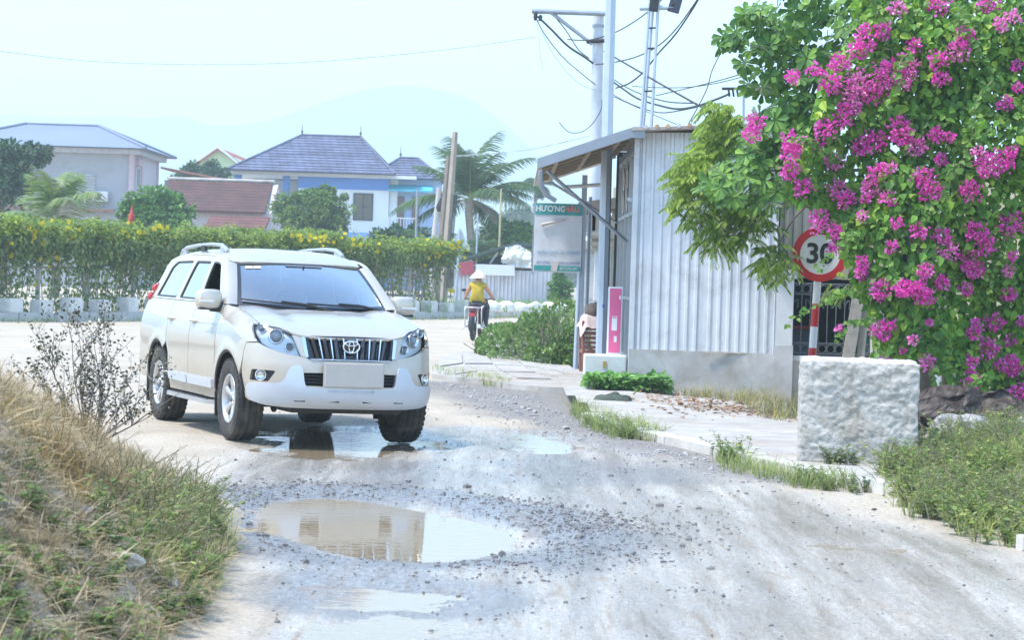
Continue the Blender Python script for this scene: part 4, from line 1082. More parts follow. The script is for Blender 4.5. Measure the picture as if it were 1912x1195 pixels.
def patch(name, poly, fn, mat, parent, holes=(), step=.045, thick=.02, off=0.0, dense=.03, round_edge=0.0):
    """a shaped sheet: the outline in the two surface coordinates, laid on fn, with edges turned inwards"""
    po = densify(poly, dense); hs_ = [densify(h, dense) for h in holes]
    pts = list(po); edges = [(i, (i + 1) % len(po)) for i in range(len(po))]
    for h in hs_:
        b = len(pts); pts += h; edges += [(b + i, b + (i + 1) % len(h)) for i in range(len(h))]
    nb = len(pts); B = np.array(pts)
    x0, y0 = B[:len(po)].min(0); x1, y1 = B[:len(po)].max(0)
    ny = max(1, int((y1 - y0) / step)); nx = max(1, int((x1 - x0) / step))
    for j in range(1, ny + 1):
        for i in range(1, nx + 1):
            p = (x0 + (i - (.5 if j % 2 else 0)) * step, y0 + (j - .5) * step)
            if p[0] >= x1 or p[1] >= y1: continue
            if not in_poly(p, po) or any(in_poly(p, h) for h in hs_): continue
            if np.min((B[:, 0] - p[0]) ** 2 + (B[:, 1] - p[1]) ** 2) < (.5 * step) ** 2: continue
            pts.append(p)
    r = geometry.delaunay_2d_cdt([Vector(p) for p in pts], edges, [], 0, 1e-6)
    vs2, fs = r[0], r[2]
    keep = []
    for f in fs:
        c = (sum(vs2[i].x for i in f) / len(f), sum(vs2[i].y for i in f) / len(f))
        if in_poly(c, po) and not any(in_poly(c, h) for h in hs_): keep.append(tuple(f))
    e = 2e-3
    V = []; NR = []
    for v in vs2:
        p = fn(v.x, v.y)
        du = fn(v.x + e, v.y) - fn(v.x - e, v.y); dv = fn(v.x, v.y + e) - fn(v.x, v.y - e)
        n = du.cross(dv)
        n = n.normalized() if n.length > 1e-12 else Vector((0, 0, 1))
        V.append(p); NR.append(n)
    c = sum(V, Vector()) / len(V)
    ref = c - Vector((-1.4, 0, .75))
    if sum(n.dot(ref) for n in NR) < 0: NR = [-n for n in NR]
    V = [p + n * off for p, n in zip(V, NR)]
    # winding
    F2 = []
    for f in keep:
        a, b, d = V[f[0]], V[f[1]], V[f[2]]
        F2.append(f if (b - a).cross(d - a).dot(NR[f[0]]) >= 0 else f[::-1])
    cnt = {}
    for f in F2:
        for i in range(len(f)):
            k = (f[i], f[(i + 1) % len(f)])
            cnt[tuple(sorted(k))] = cnt.get(tuple(sorted(k)), []) + [k]
    bd = [v[0] for v in cnt.values() if len(v) == 1]
    n0 = len(V); idx = {}
    VV = list(V); rim = []
    custom = [tuple(n) for n in NR]
    if thick > 0:
        for a, b in bd:
            q = []
            for i in (b, a):
                q.append(len(VV)); VV.append(V[i].copy()); custom.append(None)
            for i in (a, b):
                q.append(len(VV)); VV.append(V[i] - NR[i] * thick); custom.append(None)
            rim.append(tuple(q))
    me = bpy.data.meshes.new(name)
    me.from_pydata(VV, [], F2 + rim)
    me.polygons.foreach_set('use_smooth', [True] * len(F2) + [False] * len(rim))
    me.update()
    ln = []
    for p in me.polygons:
        for li in p.loop_indices:
            vi = me.loops[li].vertex_index
            ln.append(custom[vi] if custom[vi] is not None else tuple(p.normal))
    me.normals_split_custom_set(ln)
    return link_mesh(name, me, mat, parent)
def mir(poly): return [(-a, b) for a, b in poly][::-1]
def arch(hx, r, a0, a1, n=16, zc=.388):
    return [(hx + r * math.cos(R(a0 + (a1 - a0) * i / n)), zc + r * math.sin(R(a0 + (a1 - a0) * i / n))) for i in range(n + 1)]

def body(*a, **k): return patch(*a, **k)
# ---- bonnet
_hood = [(.790, 0), (.788, .2), (.778, .36), (.755, .46), (.722, .545), (.675, .583), (.62, .625), (.55, .70), (.475, .765), (.40, .782), (.1, .782), (-.30, .775), (-.40, .745), (-.33, .65), (-.20, .42), (-.12, .2), (-.105, 0)]
_hood = _hood + [(x, -y) for x, y in _hood[::-1][1:-1]]
bonnet = patch('bonnet', _hood, lambda x, y: Vector((x, y, hood_z(x, y))), PAINT, CAR, step=.05)
patch('bonnet_lip', [(-.42, 1.003), (.42, 1.003), (.42, 1.02), (.0, 1.022), (-.42, 1.02)], lambda y, z: wrap(th_y(y, z), z) + Vector((-.004, 0, 0)), PAINT, bonnet, step=.05, thick=.03)
# ---- bumper
def bumper_half():
    return [wp(0, .797), wp(.20, .795), wp(.38, .798), wp(.405, .812), wp(.47, .829), wp(.58, .848), wp(.68, .872), wp(.76, .905), wp(.815, .938),
            wx(.455, .93), wx(.425, .85), wx(.408, .70)] + [wx(x, z) for x, z in [(.412, .645), (.438, .575), (.452, .50), (.455, .43)]] + [wx(.50, .405), wp(.80, .395), wp(.5, .392), wp(.2, .392)]
bp_ = bumper_half(); bp_ = bp_ + [(-a, b) for a, b in bp_[::-1][:-1]]
_int = [wp(-.455, .682), wp(-.2, .688), wp(.2, .688), wp(.455, .682), wp(.45, .566), wp(.2, .562), wp(-.2, .562), wp(-.45, .566)]
def fogp(s): return rounded([wp(s * y, z) for y, z in [(.865, .696), (.685, .690), (.745, .588), (.875, .592)]], .022)
bumper = patch('front_bumper', bp_, wr, PAINT, CAR, holes=[_int, fogp(1), fogp(-1)], step=.045, thick=.03)
patch('intake', [wp(-.47, .70), wp(.47, .70), wp(.47, .55), wp(-.47, .55)], wr, DARK, bumper, off=-.07, thick=0)
for z in (.595, .625, .655):
    mb = MB(); mb.tube([wrap(th_y(y, z), z) - Vector((.03, 0, 0)) for y in np.linspace(-.45, .45, 15)], .008, 6)
    mb.build('slat', BLACK, bumper)
for s in (1, -1):
    fb = patch('fog_lamp_bezel', [wp(s * y, z) for y, z in [(.885, .71), (.67, .705), (.73, .575), (.89, .578)]], wr, BLACK, bumper, off=-.028, thick=0)
    c = wrap(th_y(s * .805, .645), .645); nrm = Vector((.82, s * .57, 0)); c = c - nrm * .018
    q = nrm.to_track_quat('Z', 'Y').to_matrix().to_4x4()
    mb = MB(); mb.lathe([(.052, -.01), (.054, .008), (.047, .012), (.044, .004)], 24); o = mb.build('fog_lamp', CHROME, bumper); o.matrix_local = Matrix.Translation(c) @ q
    mb = MB(); mb.lathe([(.0001, .016), (.02, .014), (.036, .009), (.045, .003)], 24); o2 = mb.build('lens', LENS, o)
    mb = MB(); mb.lathe([(.0001, -.006), (.018, -.004), (.045, .004)], 24); mb.build('reflector', CHROME, o)
# silver guard wrapped over the bumper
g_ = [(0, .548), (.30, .550), (.425, .556), (.440, .60), (.452, .70), (.462, .735), (.49, .750), (.545, .742), (.580, .70), (.608, .625), (.635, .592), (.68, .578), (.86, .572)]
g_half = [wp(y, z) for y, z in g_] + [wx(.545, .565), wx(.505, .53), wx(.52, .45), wx(.56, .412), wp(.74, .386), wp(.55, .374), wp(.25, .372), wp(0, .372)]
g_full = rounded(g_half[:-1] + [(-a, b) for a, b in g_half[::-1][1:-1]] if False else g_half + [(-a, b) for a, b in g_half[::-1][1:-1]], .012, 2)
guard = patch('bumper_guard', g_full, wr, SILV, CAR, step=.04, thick=.06, off=.026)
for y in (-.47, -.16, .16, .47):
    mb = MB(); p = wrap(th_y(y, .425), .425); mb.box((0, 0, 0), (.10, .012, .016), bev=.004)
    o = mb.build('vent_slot', DARK, guard); n = Vector((.9, y * .5, 0)).normalized(); o.matrix_local = Matrix.Translation(p + n * .022) @ Matrix.Rotation(math.atan2(n.y, n.x) + R(90), 4, 'Z')
_tp = wrap(0, .522)
text_mesh('guard_lettering', 'LAND CRUISER PRADO', .036, SILV, guard, Matrix.Translation((_tp.x + .022, 0, .522)) @ Matrix.Rotation(R(90), 4, 'Z') @ Matrix.Rotation(R(90), 4, 'X'), extrude=.009, bold=.0006, xs=1.18)
# number plate, blank
mb = MB(); mb.box((.905, .012, .672), (.012, .56, .215), bev=.005); plate = mb.build('number_plate', M('plate_beige', (.54, .495, .45), .6, var=.05, scale=9), CAR)
mb = MB(); mb.box((.899, .012, .672), (.006, .585, .236), bev=.003); mb.build('plate_holder', M('plate_holder', (.48, .445, .405), .6), plate)
# ---- grille
for s in (1, -1):
    patch('grille_side', [wp(s * y, z) for y, z in [(.408, .815), (.468, .832), (.532, 1.000), (.545, 1.018), (.43, 1.012)]], wr, PAINT, CAR, step=.04, thick=.03)
    patch('grille_chrome', rounded([wp(s * y, z) for y, z in [(.400, .822), (.428, .826), (.462, 1.003), (.425, 1.008)]], .01), wr, CHROME, CAR, off=.010, step=.03, thick=.02)
gp = rounded([wp(y, z) for y, z in [(-.395, .802), (-.41, .90), (-.425, 1.018), (0, 1.024), (.425, 1.018), (.41, .90), (.395, .802), (0, .797)]], .02)
grille = patch('grille', gp, wr, GLOSSBLK, CAR, off=-.045, thick=0, step=.06)
patch('grille_frame', gp, wr, GLOSSBLK, grille, holes=[rounded([wp(y * .955, .91 + (z - .911) * .84) for y, z in [(-.395, .802), (-.425, 1.018), (.425, 1.018), (.395, .802)]], .02)], off=.004, thick=.05)
mb = MB(); mb.tube([wrap(th_y(y, .806), .806) + Vector((.006, 0, 0)) for y in np.linspace(-.385, .385, 17)], .0065, 6); mb.build('grille_trim', CHROME, grille)
for i, y in enumerate((-.355, -.245, -.135, .135, .245, .355)):
    pts = [wrap(th_y(y * (1 - .03 * k), z), z) - Vector((.012, 0, 0)) for k, z in enumerate(np.linspace(1.008, .812, 6))]
    mb = MB()
    for off, w in ((0, .024),):
        vs = []
        for p in pts: vs += [p + Vector((.002, -w, 0)), p + Vector((.022, 0, 0)), p + Vector((.002, w, 0)), p + Vector((-.03, 0, 0))]
        mb.add(vs, [(4 * k + a, 4 * k + (a + 1) % 4, 4 * k + 4 + (a + 1) % 4, 4 * k + 4 + a) for k in range(5) for a in range(4)])
    mb.build('grille_bar', GLOSSBLK, grille)
for y in (-.30, -.19, -.066, .066, .19, .30):
    pts = [wrap(th_y(y * (1 - .02 * k), z), z) + Vector((.002, 0, 0)) for k, z in enumerate(np.linspace(1.006, .818, 6))]
    mb = MB(); mb.tube(pts, [.0095, .0095, .009, .008, .0065, .005], 6); mb.build('chrome_strip', CHROME, grille)
bx_ = wrap(0, .928).x + .024
badge = MB()
def ell(a, b, r, cy=0, cz=0): badge.tube([(bx_, cy + a * math.cos(t), .930 + cz + b * math.sin(t)) for t in np.linspace(0, 2 * math.pi, 33)], r, 6, cap=False)
ell(.078, .055, .0085); ell(.0245, .050, .0062); ell(.058, .0185, .0065, 0, .030)
badge.build('emblem', CHROME, grille)
mb = MB(); mb.lathe([(.0001, .0), (.06, .0), (.074, -.006)], 28, (bx_ - .008, 0, .93), 'X'); o = mb.build('emblem_back', GLOSSBLK, grille); o.scale = (1, 1, .72); o.location = (0, 0, .93 * .28)
# ---- headlamps
hl = [(.474, .834), (.500, .92), (.530, 1.000), (.552, 1.034), (.592, 1.066), (.66, 1.092), (.75, 1.122), (.80, 1.126), (.845, 1.112), (.857, 1.07), (.845, 1.00), (.82, .945), (.765, .908), (.68, .876), (.58, .852)]
for s in (1, -1):
    hp = rounded([wp(s * y, z) for y, z in hl], .012, 2)
    lamp = patch('headlamp', hp, wr, LENS, CAR, step=.035, thick=.0, off=.004)
    patch('housing', hp, wr, M('lamp_housing', (.86, .88, .90), .3, metal=.35, var=.04), lamp, step=.04, off=-.055, thick=-.058)
    for (y, z, r, mt) in ((.685, 1.005, .062, CHROME), (.575, .915, .036, CHROME), (.79, 1.07, .035, CHROME)):
        c = wrap(th_y(s * y, z), z); n = Vector((.86, s * .5, .08)).normalized(); c = c - n * .030
        q = n.to_track_quat('Z', 'Y').to_matrix().to_4x4()
        mb = MB(); mb.lathe([(r * 1.12, -.02), (r * 1.12, .006), (r, .008), (r * .8, -.012), (r * .3, -.02), (.0001, -.021)], 22)
        o = mb.build('reflector', mt, lamp); o.matrix_local = Matrix.Translation(c) @ q
        mb = MB(); mb.lathe([(.0001, .022), (r * .35, .018), (r * .62, .004), (r * .66, -.016)], 18)
        o = mb.build('bulb_lens', M('lamp_bulb', (.30, .33, .38), .06, var=.05, coat=1.0) if r < .05 else M('lamp_projector', (.62, .66, .70), .08, coat=1.0), lamp); o.matrix_local = Matrix.Translation(c) @ q
    patch('lamp_gap', hp, wr, DARK, CAR, step=.05, off=-.062, thick=0)
# ---- flanks
for s in (1, -1):
    sf = sidef(s)
    AF = arch(0, .462, 0, 180, 20); AR = arch(-2.79, .462, 0, 180, 20)
    fender = [(.46, .938), (.574, .947), (.545, .972), (.527, 1.0), (.497, 1.04), (.473, 1.075), (.452, 1.108), (.435, 1.122), (.40, hood_z(.40, .78)), (.25, hood_z(.25, .78)), (.05, hood_z(.05, .78)), (-.15, hood_z(-.15, .78)), (-.345, hood_z(-.345, .78)),
              (-.40, 1.262), (-.475, 1.25), (-.49, 1.0), (-.49, .62), (-.475, .43), (-.455, .43)] + arch(0, .462, 175, 33, 18) + [(.405, .70), (.418, .85), (.448, .93)]
    patch('front_wing', fender, sf, PAINT, CAR, step=.045)
    fd = patch('front_door', rounded([(-.50, .50), (-.505, 1.0), (-.49, 1.262), (-1.485, 1.262), (-1.50, .9), (-1.50, .50)], .02), sf, PAINT, CAR, step=.05)
    rd = patch('rear_door', rounded([(-1.512, .50), (-1.512, .9), (-1.497, 1.262), (-2.42, 1.262), (-2.44, 1.0), (-2.43, .84), (-2.33, .72), (-2.30, .55), (-2.29, .50)], .02), sf, PAINT, CAR, step=.05)
    quarter = [(-2.432, 1.262), (-2.452, 1.0), (-2.442, .83)] + arch(-2.79, .462, 55, 180, 16) + [(-3.25, .42), (-3.55, .42), (-3.83, .52), (-3.86, .8), (-3.84, 1.05), (-3.80, 1.262)]
    patch('rear_wing', quarter, sf, PAINT, CAR, step=.05)
    patch('sill', [(-.49, .495), (-.49, .36), (-2.30, .36), (-2.27, .495)], sf, PAINT, CAR, step=.05, off=-.004)
    wt = [(x, .786) for x in np.linspace(-.30, .44, 12)] + [(.475, .80)] + [(x, max(.792, side_y(x, hood_z(x, .78) - .006) - .003)) for x in np.linspace(.46, -.30, 12)]
    patch('wing_top', wt if s > 0 else [(x, -y) for x, y in wt], lambda x, y: Vector((x, y, hood_z(x, .78) - .004 - .25 * max(0, abs(y) - .80) ** 2)), PAINT, CAR, step=.03, thick=.01)
    # dark shell added behind the panels so gaps and arches look shaded
    patch('gap_shade_shell', [(.42, .9), (.40, 1.05), (-.48, 1.2), (-3.75, 1.2), (-3.75, .45)] + arch(-2.79, .50, 180, 0, 12) + [(-2.2, .40), (-.6, .40)] + arch(0, .50, 180, 20, 12), sf, DARK, CAR, step=.09, off=-.035, thick=0)
    for hx in (0, -2.79):
        mb = MB(); n = 18; vs = []
        for k in range(n + 1):
            a = R(12 + 156 * k / n)
            for yy in (.50, .915): vs.append((hx + .475 * math.cos(a), s * yy, .388 + .475 * math.sin(a)))
        mb.add(vs, [(2 * k, 2 * k + 1, 2 * k + 3, 2 * k + 2) for k in range(n)], True)
        vs2 = [(hx, s * .505, .388)] + [vs[2 * k] for k in range(n + 1)]
        mb.add(vs2, [(0, k + 1, k + 2) for k in range(n)])
        mb.build('wheel_arch_liner', DARK, CAR)
        lip = [(p[0], p[1]) for p in arch(hx, .463, (28 if hx == 0 else 2), 178, 22)]
        lo = [(p[0], p[1]) for p in arch(hx, .437, (28 if hx == 0 else 2), 178, 22)][::-1]
        patch('arch_trim', lip + lo, sf, BLACK, CAR, step=.05, off=-.006, thick=.02)
    mb = MB(); mb.box((-.475, s * .80, .36), (.02, .25, .34), rot=(0, R(-8), 0), bev=.008); mb.build('mud_flap', BLACK, CAR)
    mb = MB(); mb.box((-3.27, s * .80, .34), (.02, .25, .34), rot=(0, R(-4), 0), bev=.008); mb.build('mud_flap', BLACK, CAR)
    # door moulding and sill step
    patch('door_moulding', rounded([(-.53, .545), (-.53, .455), (-1.49, .455), (-1.49, .545)], .012), sf, SILV, fd, off=.022, thick=.03, step=.05)
    patch('door_moulding', rounded([(-1.52, .545), (-1.52, .455), (-2.24, .462), (-2.27, .545)], .012), sf, SILV, rd, off=.022, thick=.03, step=.05)
    mb = MB()
    mb.prism(rounded([(-.50, .90), (-.60, .985), (-2.15, .985), (-2.28, .90), (-2.28, .80), (-.50, .80)], .04), .300, .338, lambda a, b, d: (a, s * b, d))
    stp = mb.build('side_step', M('step_aluminium', (.42, .43, .45), .4, metal=.5, var=.12, stain=(.33, .28, .2), stain_amt=.5), CAR, bevel=.01)
    mb = MB(); mb.box((-1.38, s * .905, .341), (1.45, .10, .006)); mb.build('tread', BLACK, stp)
    for xx in (-.8, -1.9):
        mb = MB(); mb.box((xx, s * .72, .33), (.05, .3, .04)); mb.build('bracket', BLACK, stp)
    for (hx, par) in ((-1.37, fd), (-2.30, rd)):
        y = side_y(hx, 1.075)
        mb = MB(); mb.tube([(hx - .095, s * (y - .005), 1.078), (hx - .07, s * (y + .028), 1.08), (hx, s * (y + .038), 1.081), (hx + .07, s * (y + .028), 1.08), (hx + .095, s * (y - .005), 1.078)], [.012, .016, .018, .016, .012], 8)
        o = mb.build('handle', PAINT, par)
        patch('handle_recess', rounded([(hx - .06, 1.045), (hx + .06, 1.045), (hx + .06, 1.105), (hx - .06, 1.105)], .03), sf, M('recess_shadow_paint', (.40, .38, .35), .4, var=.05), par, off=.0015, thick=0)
    # decals
    for k in range(5):
        z0 = 1.062 - .021 * k; x_end = .36 - .03 * k; x_st = -1.20 - .0 * k if k == 0 else -.55 - .18 * k * .5
        up = [(x, z0 + .012 * math.sin((x + 1.2) * 1.2) - (.11 * max(0, (x + .25) / .6) ** 2 if x > -.25 else 0)) for x in np.linspace(x_st, x_end, 22)]
        w = .0042
        patch('stripe', [(x, z + w) for x, z in up] + [(x, z - w * .8) for x, z in up[::-1]], sf, DECAL, CAR, off=.0022, thick=0, step=.2, dense=.06)
        up = [(x, 1.05 - .025 * k + .0 + (-.10 * max(0, (-3.1 - x) / -.7) if False else 0) + .05 * math.sin((-x - 2.6) * 1.4)) for x in np.linspace(-2.52 - .05 * k, -3.70, 18)]
        patch('stripe', [(x, z + w) for x, z in up] + [(x, z - w) for x, z in up[::-1]], sf, DECAL, CAR, off=.0022, thick=0, step=.2, dense=.06)
    # ---- greenhouse
    FWN = rounded([(-.70, 1.285), (-1.06, 1.585), (-1.14, 1.645), (-1.25, 1.668), (-1.44, 1.672), (-1.455, 1.285)], .03)
    RWN = rounded([(-1.56, 1.285), (-1.555, 1.674), (-2.12, 1.676), (-2.30, 1.285)], .03)
    QWN = rounded([(-2.43, 1.285), (-2.245, 1.676), (-2.95, 1.664), (-3.16, 1.60), (-3.40, 1.285)], .05)
    frame = [(-.415, 1.268), (-.50, 1.335), (-.70, 1.488), (-.90, 1.638), (-.97, 1.685), (-1.10, 1.722), (-1.3, 1.742), (-1.8, 1.756), (-2.4, 1.754), (-3.0, 1.728), (-3.35, 1.680), (-3.52, 1.61), (-3.72, 1.35), (-3.77, 1.268)]
    patch('cabin_frame', frame, sf, PAINT, CAR, holes=[FWN, RWN, QWN], step=.05, thick=.03)
    for wn, nm in ((FWN, 'front'), (RWN, 'rear'), (QWN, 'quarter')):
        cx = sum(p[0] for p in wn) / len(wn); cz = sum(p[1] for p in wn) / len(wn)
        ins = [(cx + (x - cx) * .935, cz + (z - cz) * .90) for x, z in wn]; outp = [(cx + (x - cx) * 1.02, cz + (z - cz) * 1.02) for x, z in wn]
        wf = patch('window_frame', outp, sf, BLACK, CAR, holes=[ins], off=-.008, thick=.02, step=.06)
        if nm == 'front' and s < 0:
            low = [(cx + (x - cx) * .95, min(cz + (z - cz) * .95, 1.31)) for x, z in wn]
            continue                                            # window wound down
        patch('pane', [(cx + (x - cx) * .97, cz + (z - cz) * .96) for x, z in wn], sf, SIDEGL, wf, off=-.014, thick=0, step=.07)
    # mirror
    mr = MB()
    n1, n2 = 14, 22
    vs = []
    for i in range(n1 + 1):
        ph = -math.pi / 2 + math.pi * i / n1
        for j in range(n2):
            th = 2 * math.pi * j / n2
            f = lambda c, e: math.copysign(abs(c) ** e, c)
            x = .075 * f(math.cos(ph), .55) * f(math.cos(th), .6); y = .128 * f(math.cos(ph), .55) * f(math.sin(th), .55); z = .098 * f(math.sin(ph), .55)
            x -= .10 * (y / .128) ** 2 * .25; y *= 1 - .10 * (z / .098 + 1) * .5 * 0 ; z += .012 * (y / .128) * 0
            vs.append((-.60 + x, s * (.985 + y), 1.305 + z))
    mr.add(vs, [(i * n2 + j, i * n2 + (j + 1) % n2, (i + 1) * n2 + (j + 1) % n2, (i + 1) * n2 + j) for i in range(n1) for j in range(n2)], True)
    mo = mr.build('door_mirror', PAINT, CAR)
    mb = MB(); mb.tube([(-.58, s * .83, 1.245), (-.585, s * .90, 1.222), (-.59, s * .98, 1.218)], [.045, .04, .03], 8); mb.box((-.60, s * .985, 1.213), (.115, .20, .02), bev=.008)
    mb.build('mirror_foot', BLACK, mo)
    mb = MB(); mb.box((-.522, s * 1.03, 1.285), (.012, .15, .022), bev=.005); mb.build('indicator', M('clear_lens', (.75, .76, .78), .1, coat=1.0), mo)
    mb = MB(); mb.box((-.672, s * .985, 1.305), (.006, .20, .155), bev=.002); mb.build('mirror_glass', CHROME, mo)
    # tail lamp
    tl = patch('tail_lamp', rounded([(-3.63, 1.24), (-3.58, 1.42), (-3.68, 1.42), (-3.79, 1.32), (-3.80, 1.24)], .02), sf, REDL, CAR, off=.012, thick=.04, step=.05)
    for zz in (1.275, 1.365):
        y = side_y(-3.70, zz); mb = MB(); mb.lathe([(.0001, .035), (.025, .032), (.042, .02), (.047, 0)], 16, (0, 0, 0)); o = mb.build('lamp_dome', REDL, tl)
        o.matrix_local = Matrix.Translation((-3.69, s * (y + .002), zz)) @ Vector((-.35, s * 1, 0)).to_track_quat('Z', 'Y').to_matrix().to_4x4()
    # roof rail
    yy = .60
    def rz(x): return roof_z(x, yy)
    rail = MB(); rp_ = [(-1.42, rz(-1.42) + .005), (-1.52, rz(-1.52) + .035), (-1.66, rz(-1.66) + .060), (-2.0, rz(-2.0) + .066), (-2.6, rz(-2.6) + .066), (-3.05, rz(-3.05) + .060), (-3.2, rz(-3.2) + .035), (-3.28, rz(-3.28) + .004)]
    rail.tube([(x, s * (yy + .0), z) for x, z in rp_], [.022, .026, .022, .018, .018, .022, .026, .022], 10)
    ro = rail.build('roof_rail', M('rail_silver', (.50, .52, .56), .35, metal=.6, var=.04), CAR)
    for xx in (-1.58, -2.35, -3.14):
        mb = MB(); mb.box((xx, s * yy, rz(xx) + .025), (.16, .035, .07), bev=.012); mb.build('rail_foot', BLACK if xx == -2.35 else MATS['rail_silver'], ro)
# ---- roof
_rf = [(-.855, 0), (-.862, .25), (-.885, .45), (-.93, .60), (-1.0, .655), (-1.15, .685), (-1.6, .700), (-2.4, .698), (-3.0, .67), (-3.4, .62), (-3.6, .58), (-3.66, .3), (-3.68, 0)]
_rf = _rf + [(x, -y) for x, y in _rf[::-1][1:-1]]
patch('roof', _rf, lambda x, y: Vector((x, y, roof_z(x, y))), PAINT, CAR, step=.055, thick=.055)
# ---- windscreen
def ws(u, v):
    """u across (-1..1), v up (0..1)"""
    yb, yt = .752, .630
    y = u * (yb + (yt - yb) * v)
    xb = -.135 - .30 * abs(u) ** 2.4; xt = -.868 - .085 * abs(u) ** 2.4
    zb = 1.238 + .026 * abs(u) ** 2; zt = 1.688 - .030 * abs(u) ** 2
    bul = .022 * math.sin(math.pi * v)
    return Vector((xb + (xt - xb) * v + bul * .5, y, zb + (zt - zb) * v + bul * .7))
def wsq(poly): return [(u * .75, v * .85) for u, v in poly]
wsf = lambda a, b: ws(a / .75, b / .85)
wscr = patch('windscreen', wsq([(-.97, .05), (-.5, .05), (0, .05), (.5, .05), (.97, .05), (.965, .97), (.5, .975), (0, .975), (-.5, .975), (-.965, .97)]), wsf, WINDOW, CAR, step=.07, thick=0, off=-.004)
patch('screen_border', wsq([(-1, 0), (0, 0), (1, 0), (1.0, 1.0), (0, 1.0), (-1.0, 1.0)]), wsf, GLOSSBLK, wscr, holes=[wsq([(-.955, .085), (0, .085), (.955, .085), (.95, .955), (0, .96), (-.95, .955)])], step=.06, thick=.02, off=-.001)
patch('sun_strip', wsq([(-.26, .905), (.30, .905), (.32, .955), (-.28, .955)]), wsf, M('screen_dot_band', (.10, .11, .13), .4), wscr, step=.08, thick=0, off=.002)
for uu in (-.83, -.71):
    patch('sticker', rounded(wsq([(uu - .055, .86), (uu + .055, .86), (uu + .055, .92), (uu - .055, .92)]), .02), wsf, M('sticker_white', (.75, .78, .74), .5), wscr, step=.08, thick=0, off=.002)
_fe = [(-.415, 1.268), (-.50, 1.335), (-.70, 1.488), (-.90, 1.638), (-.97, 1.685)]
_fl = np.concatenate([[0], np.cumsum([math.hypot(b[0] - a[0], b[1] - a[1]) for a, b in zip(_fe[:-1], _fe[1:])])]); _fl = _fl / _fl[-1]
for s in (1, -1):
    def pil(w, v, s=s):
        v_ = min(max(v / .7, -.02), 1.02); w_ = w / .12
        x = float(np.interp(v_, _fl, [p[0] for p in _fe])); z = float(np.interp(v_, _fl, [p[1] for p in _fe]))
        p1 = Vector((x, side_y(x, z), z)); p0 = ws(1.0, v_)
        p = p0.lerp(p1, w_) + Vector((.30, .45, .30)) * (.055 * w_ * (1 - w_))
        return Vector((p.x, s * p.y, p.z))
    patch('a_pillar', [(.0, .0), (.12, .0), (.12, .7), (.0, .7)], pil, PAINT, CAR, step=.03, thick=.012)
# wipers and cowl
patch('cowl', wsq([(-1.0, -.17), (-.5, -.17), (0, -.17), (.5, -.17), (1.0, -.17), (1.0, .0), (0, .0), (-1.0, .0)]), wsf, BLACK, CAR, step=.07, thick=0, off=-.012)
for (u0, u1) in ((-.96, -.06), (-.18, .66)):
    blade = [ws(u0 + (u1 - u0) * k / 10, .085 - .045 * k / 10) + Vector((.014, 0, .022)) for k in range(11)]
    w = MB(); w.tube(blade, .010, 6); wo_ = w.build('wiper', BLACK, CAR)
    pv_ = ws(u1 + .20, -.05) + Vector((0, 0, .02)); md = blade[5]
    w = MB(); w.tube([pv_, pv_.lerp(md, .5) + Vector((.01, 0, .025)), md + Vector((.005, 0, .018))], [.017, .013, .009], 6); w.build('wiper_arm', BLACK, wo_)
# ---- tail end, floor
tg = MB(); tg.prism([(-.80, .46), (.80, .46), (.82, 1.1), (.72, 1.28), (.58, 1.66), (-.58, 1.66), (-.72, 1.28), (-.82, 1.1)], 0, 1, lambda y, z, d: (-3.80 - .05 * (1 - d) + (.14 if z > 1.5 else 0), y, z)); tg.build('tailgate', PAINT, CAR)
mb = MB(); mb.box((-3.86, 0, .55), (.14, 1.74, .24), bev=.04); mb.build('rear_bumper', PAINT, CAR)
fl = MB(); fl.box((-1.6, 0, .46), (4.3, 1.0, .12)); fl.box((-1.4, 0, .42), (1.9, 1.66, .10)); fl.box((.20, 0, .62), (.9, .95, .5)); fl.box((-3.5, 0, .55), (.5, 1.5, .2))
fl.build('chassis', UNDER, CAR)
mb = MB(); mb.prism([(-.62, .40), (.62, .40), (.52, .31), (-.52, .31)], .30, .74, lambda y, z, d: (d, y, z)); mb.build('skid_plate', UNDER, CAR)
mb = MB(); mb.tube([(0, -.7, .36), (0, .7, .36)], .045, 8); mb.build('front_axle', UNDER, CAR)
mb = MB(); mb.tube([(-2.79, -.7, .36), (-2.79, .7, .36)], .06, 8); mb.lathe([(.0001, -.15), (.10, -.12), (.15, 0), (.10, .12), (.0001, .15)], 14, (-2.79, .1, .36), 'X'); mb.build('rear_axle', UNDER, CAR)
for s in (-1, 1):
    mb = MB(); mb.tube([(0.1, s * .5, .30), (-.5, s * .35, .36)], .03, 6); mb.build('control_arm', UNDER, CAR)
    mb = MB(); mb.tube([(.25, s * .42, .33), (.55, s * .40, .34)], .03, 8); mb.build('tow_hook', UNDER, CAR)
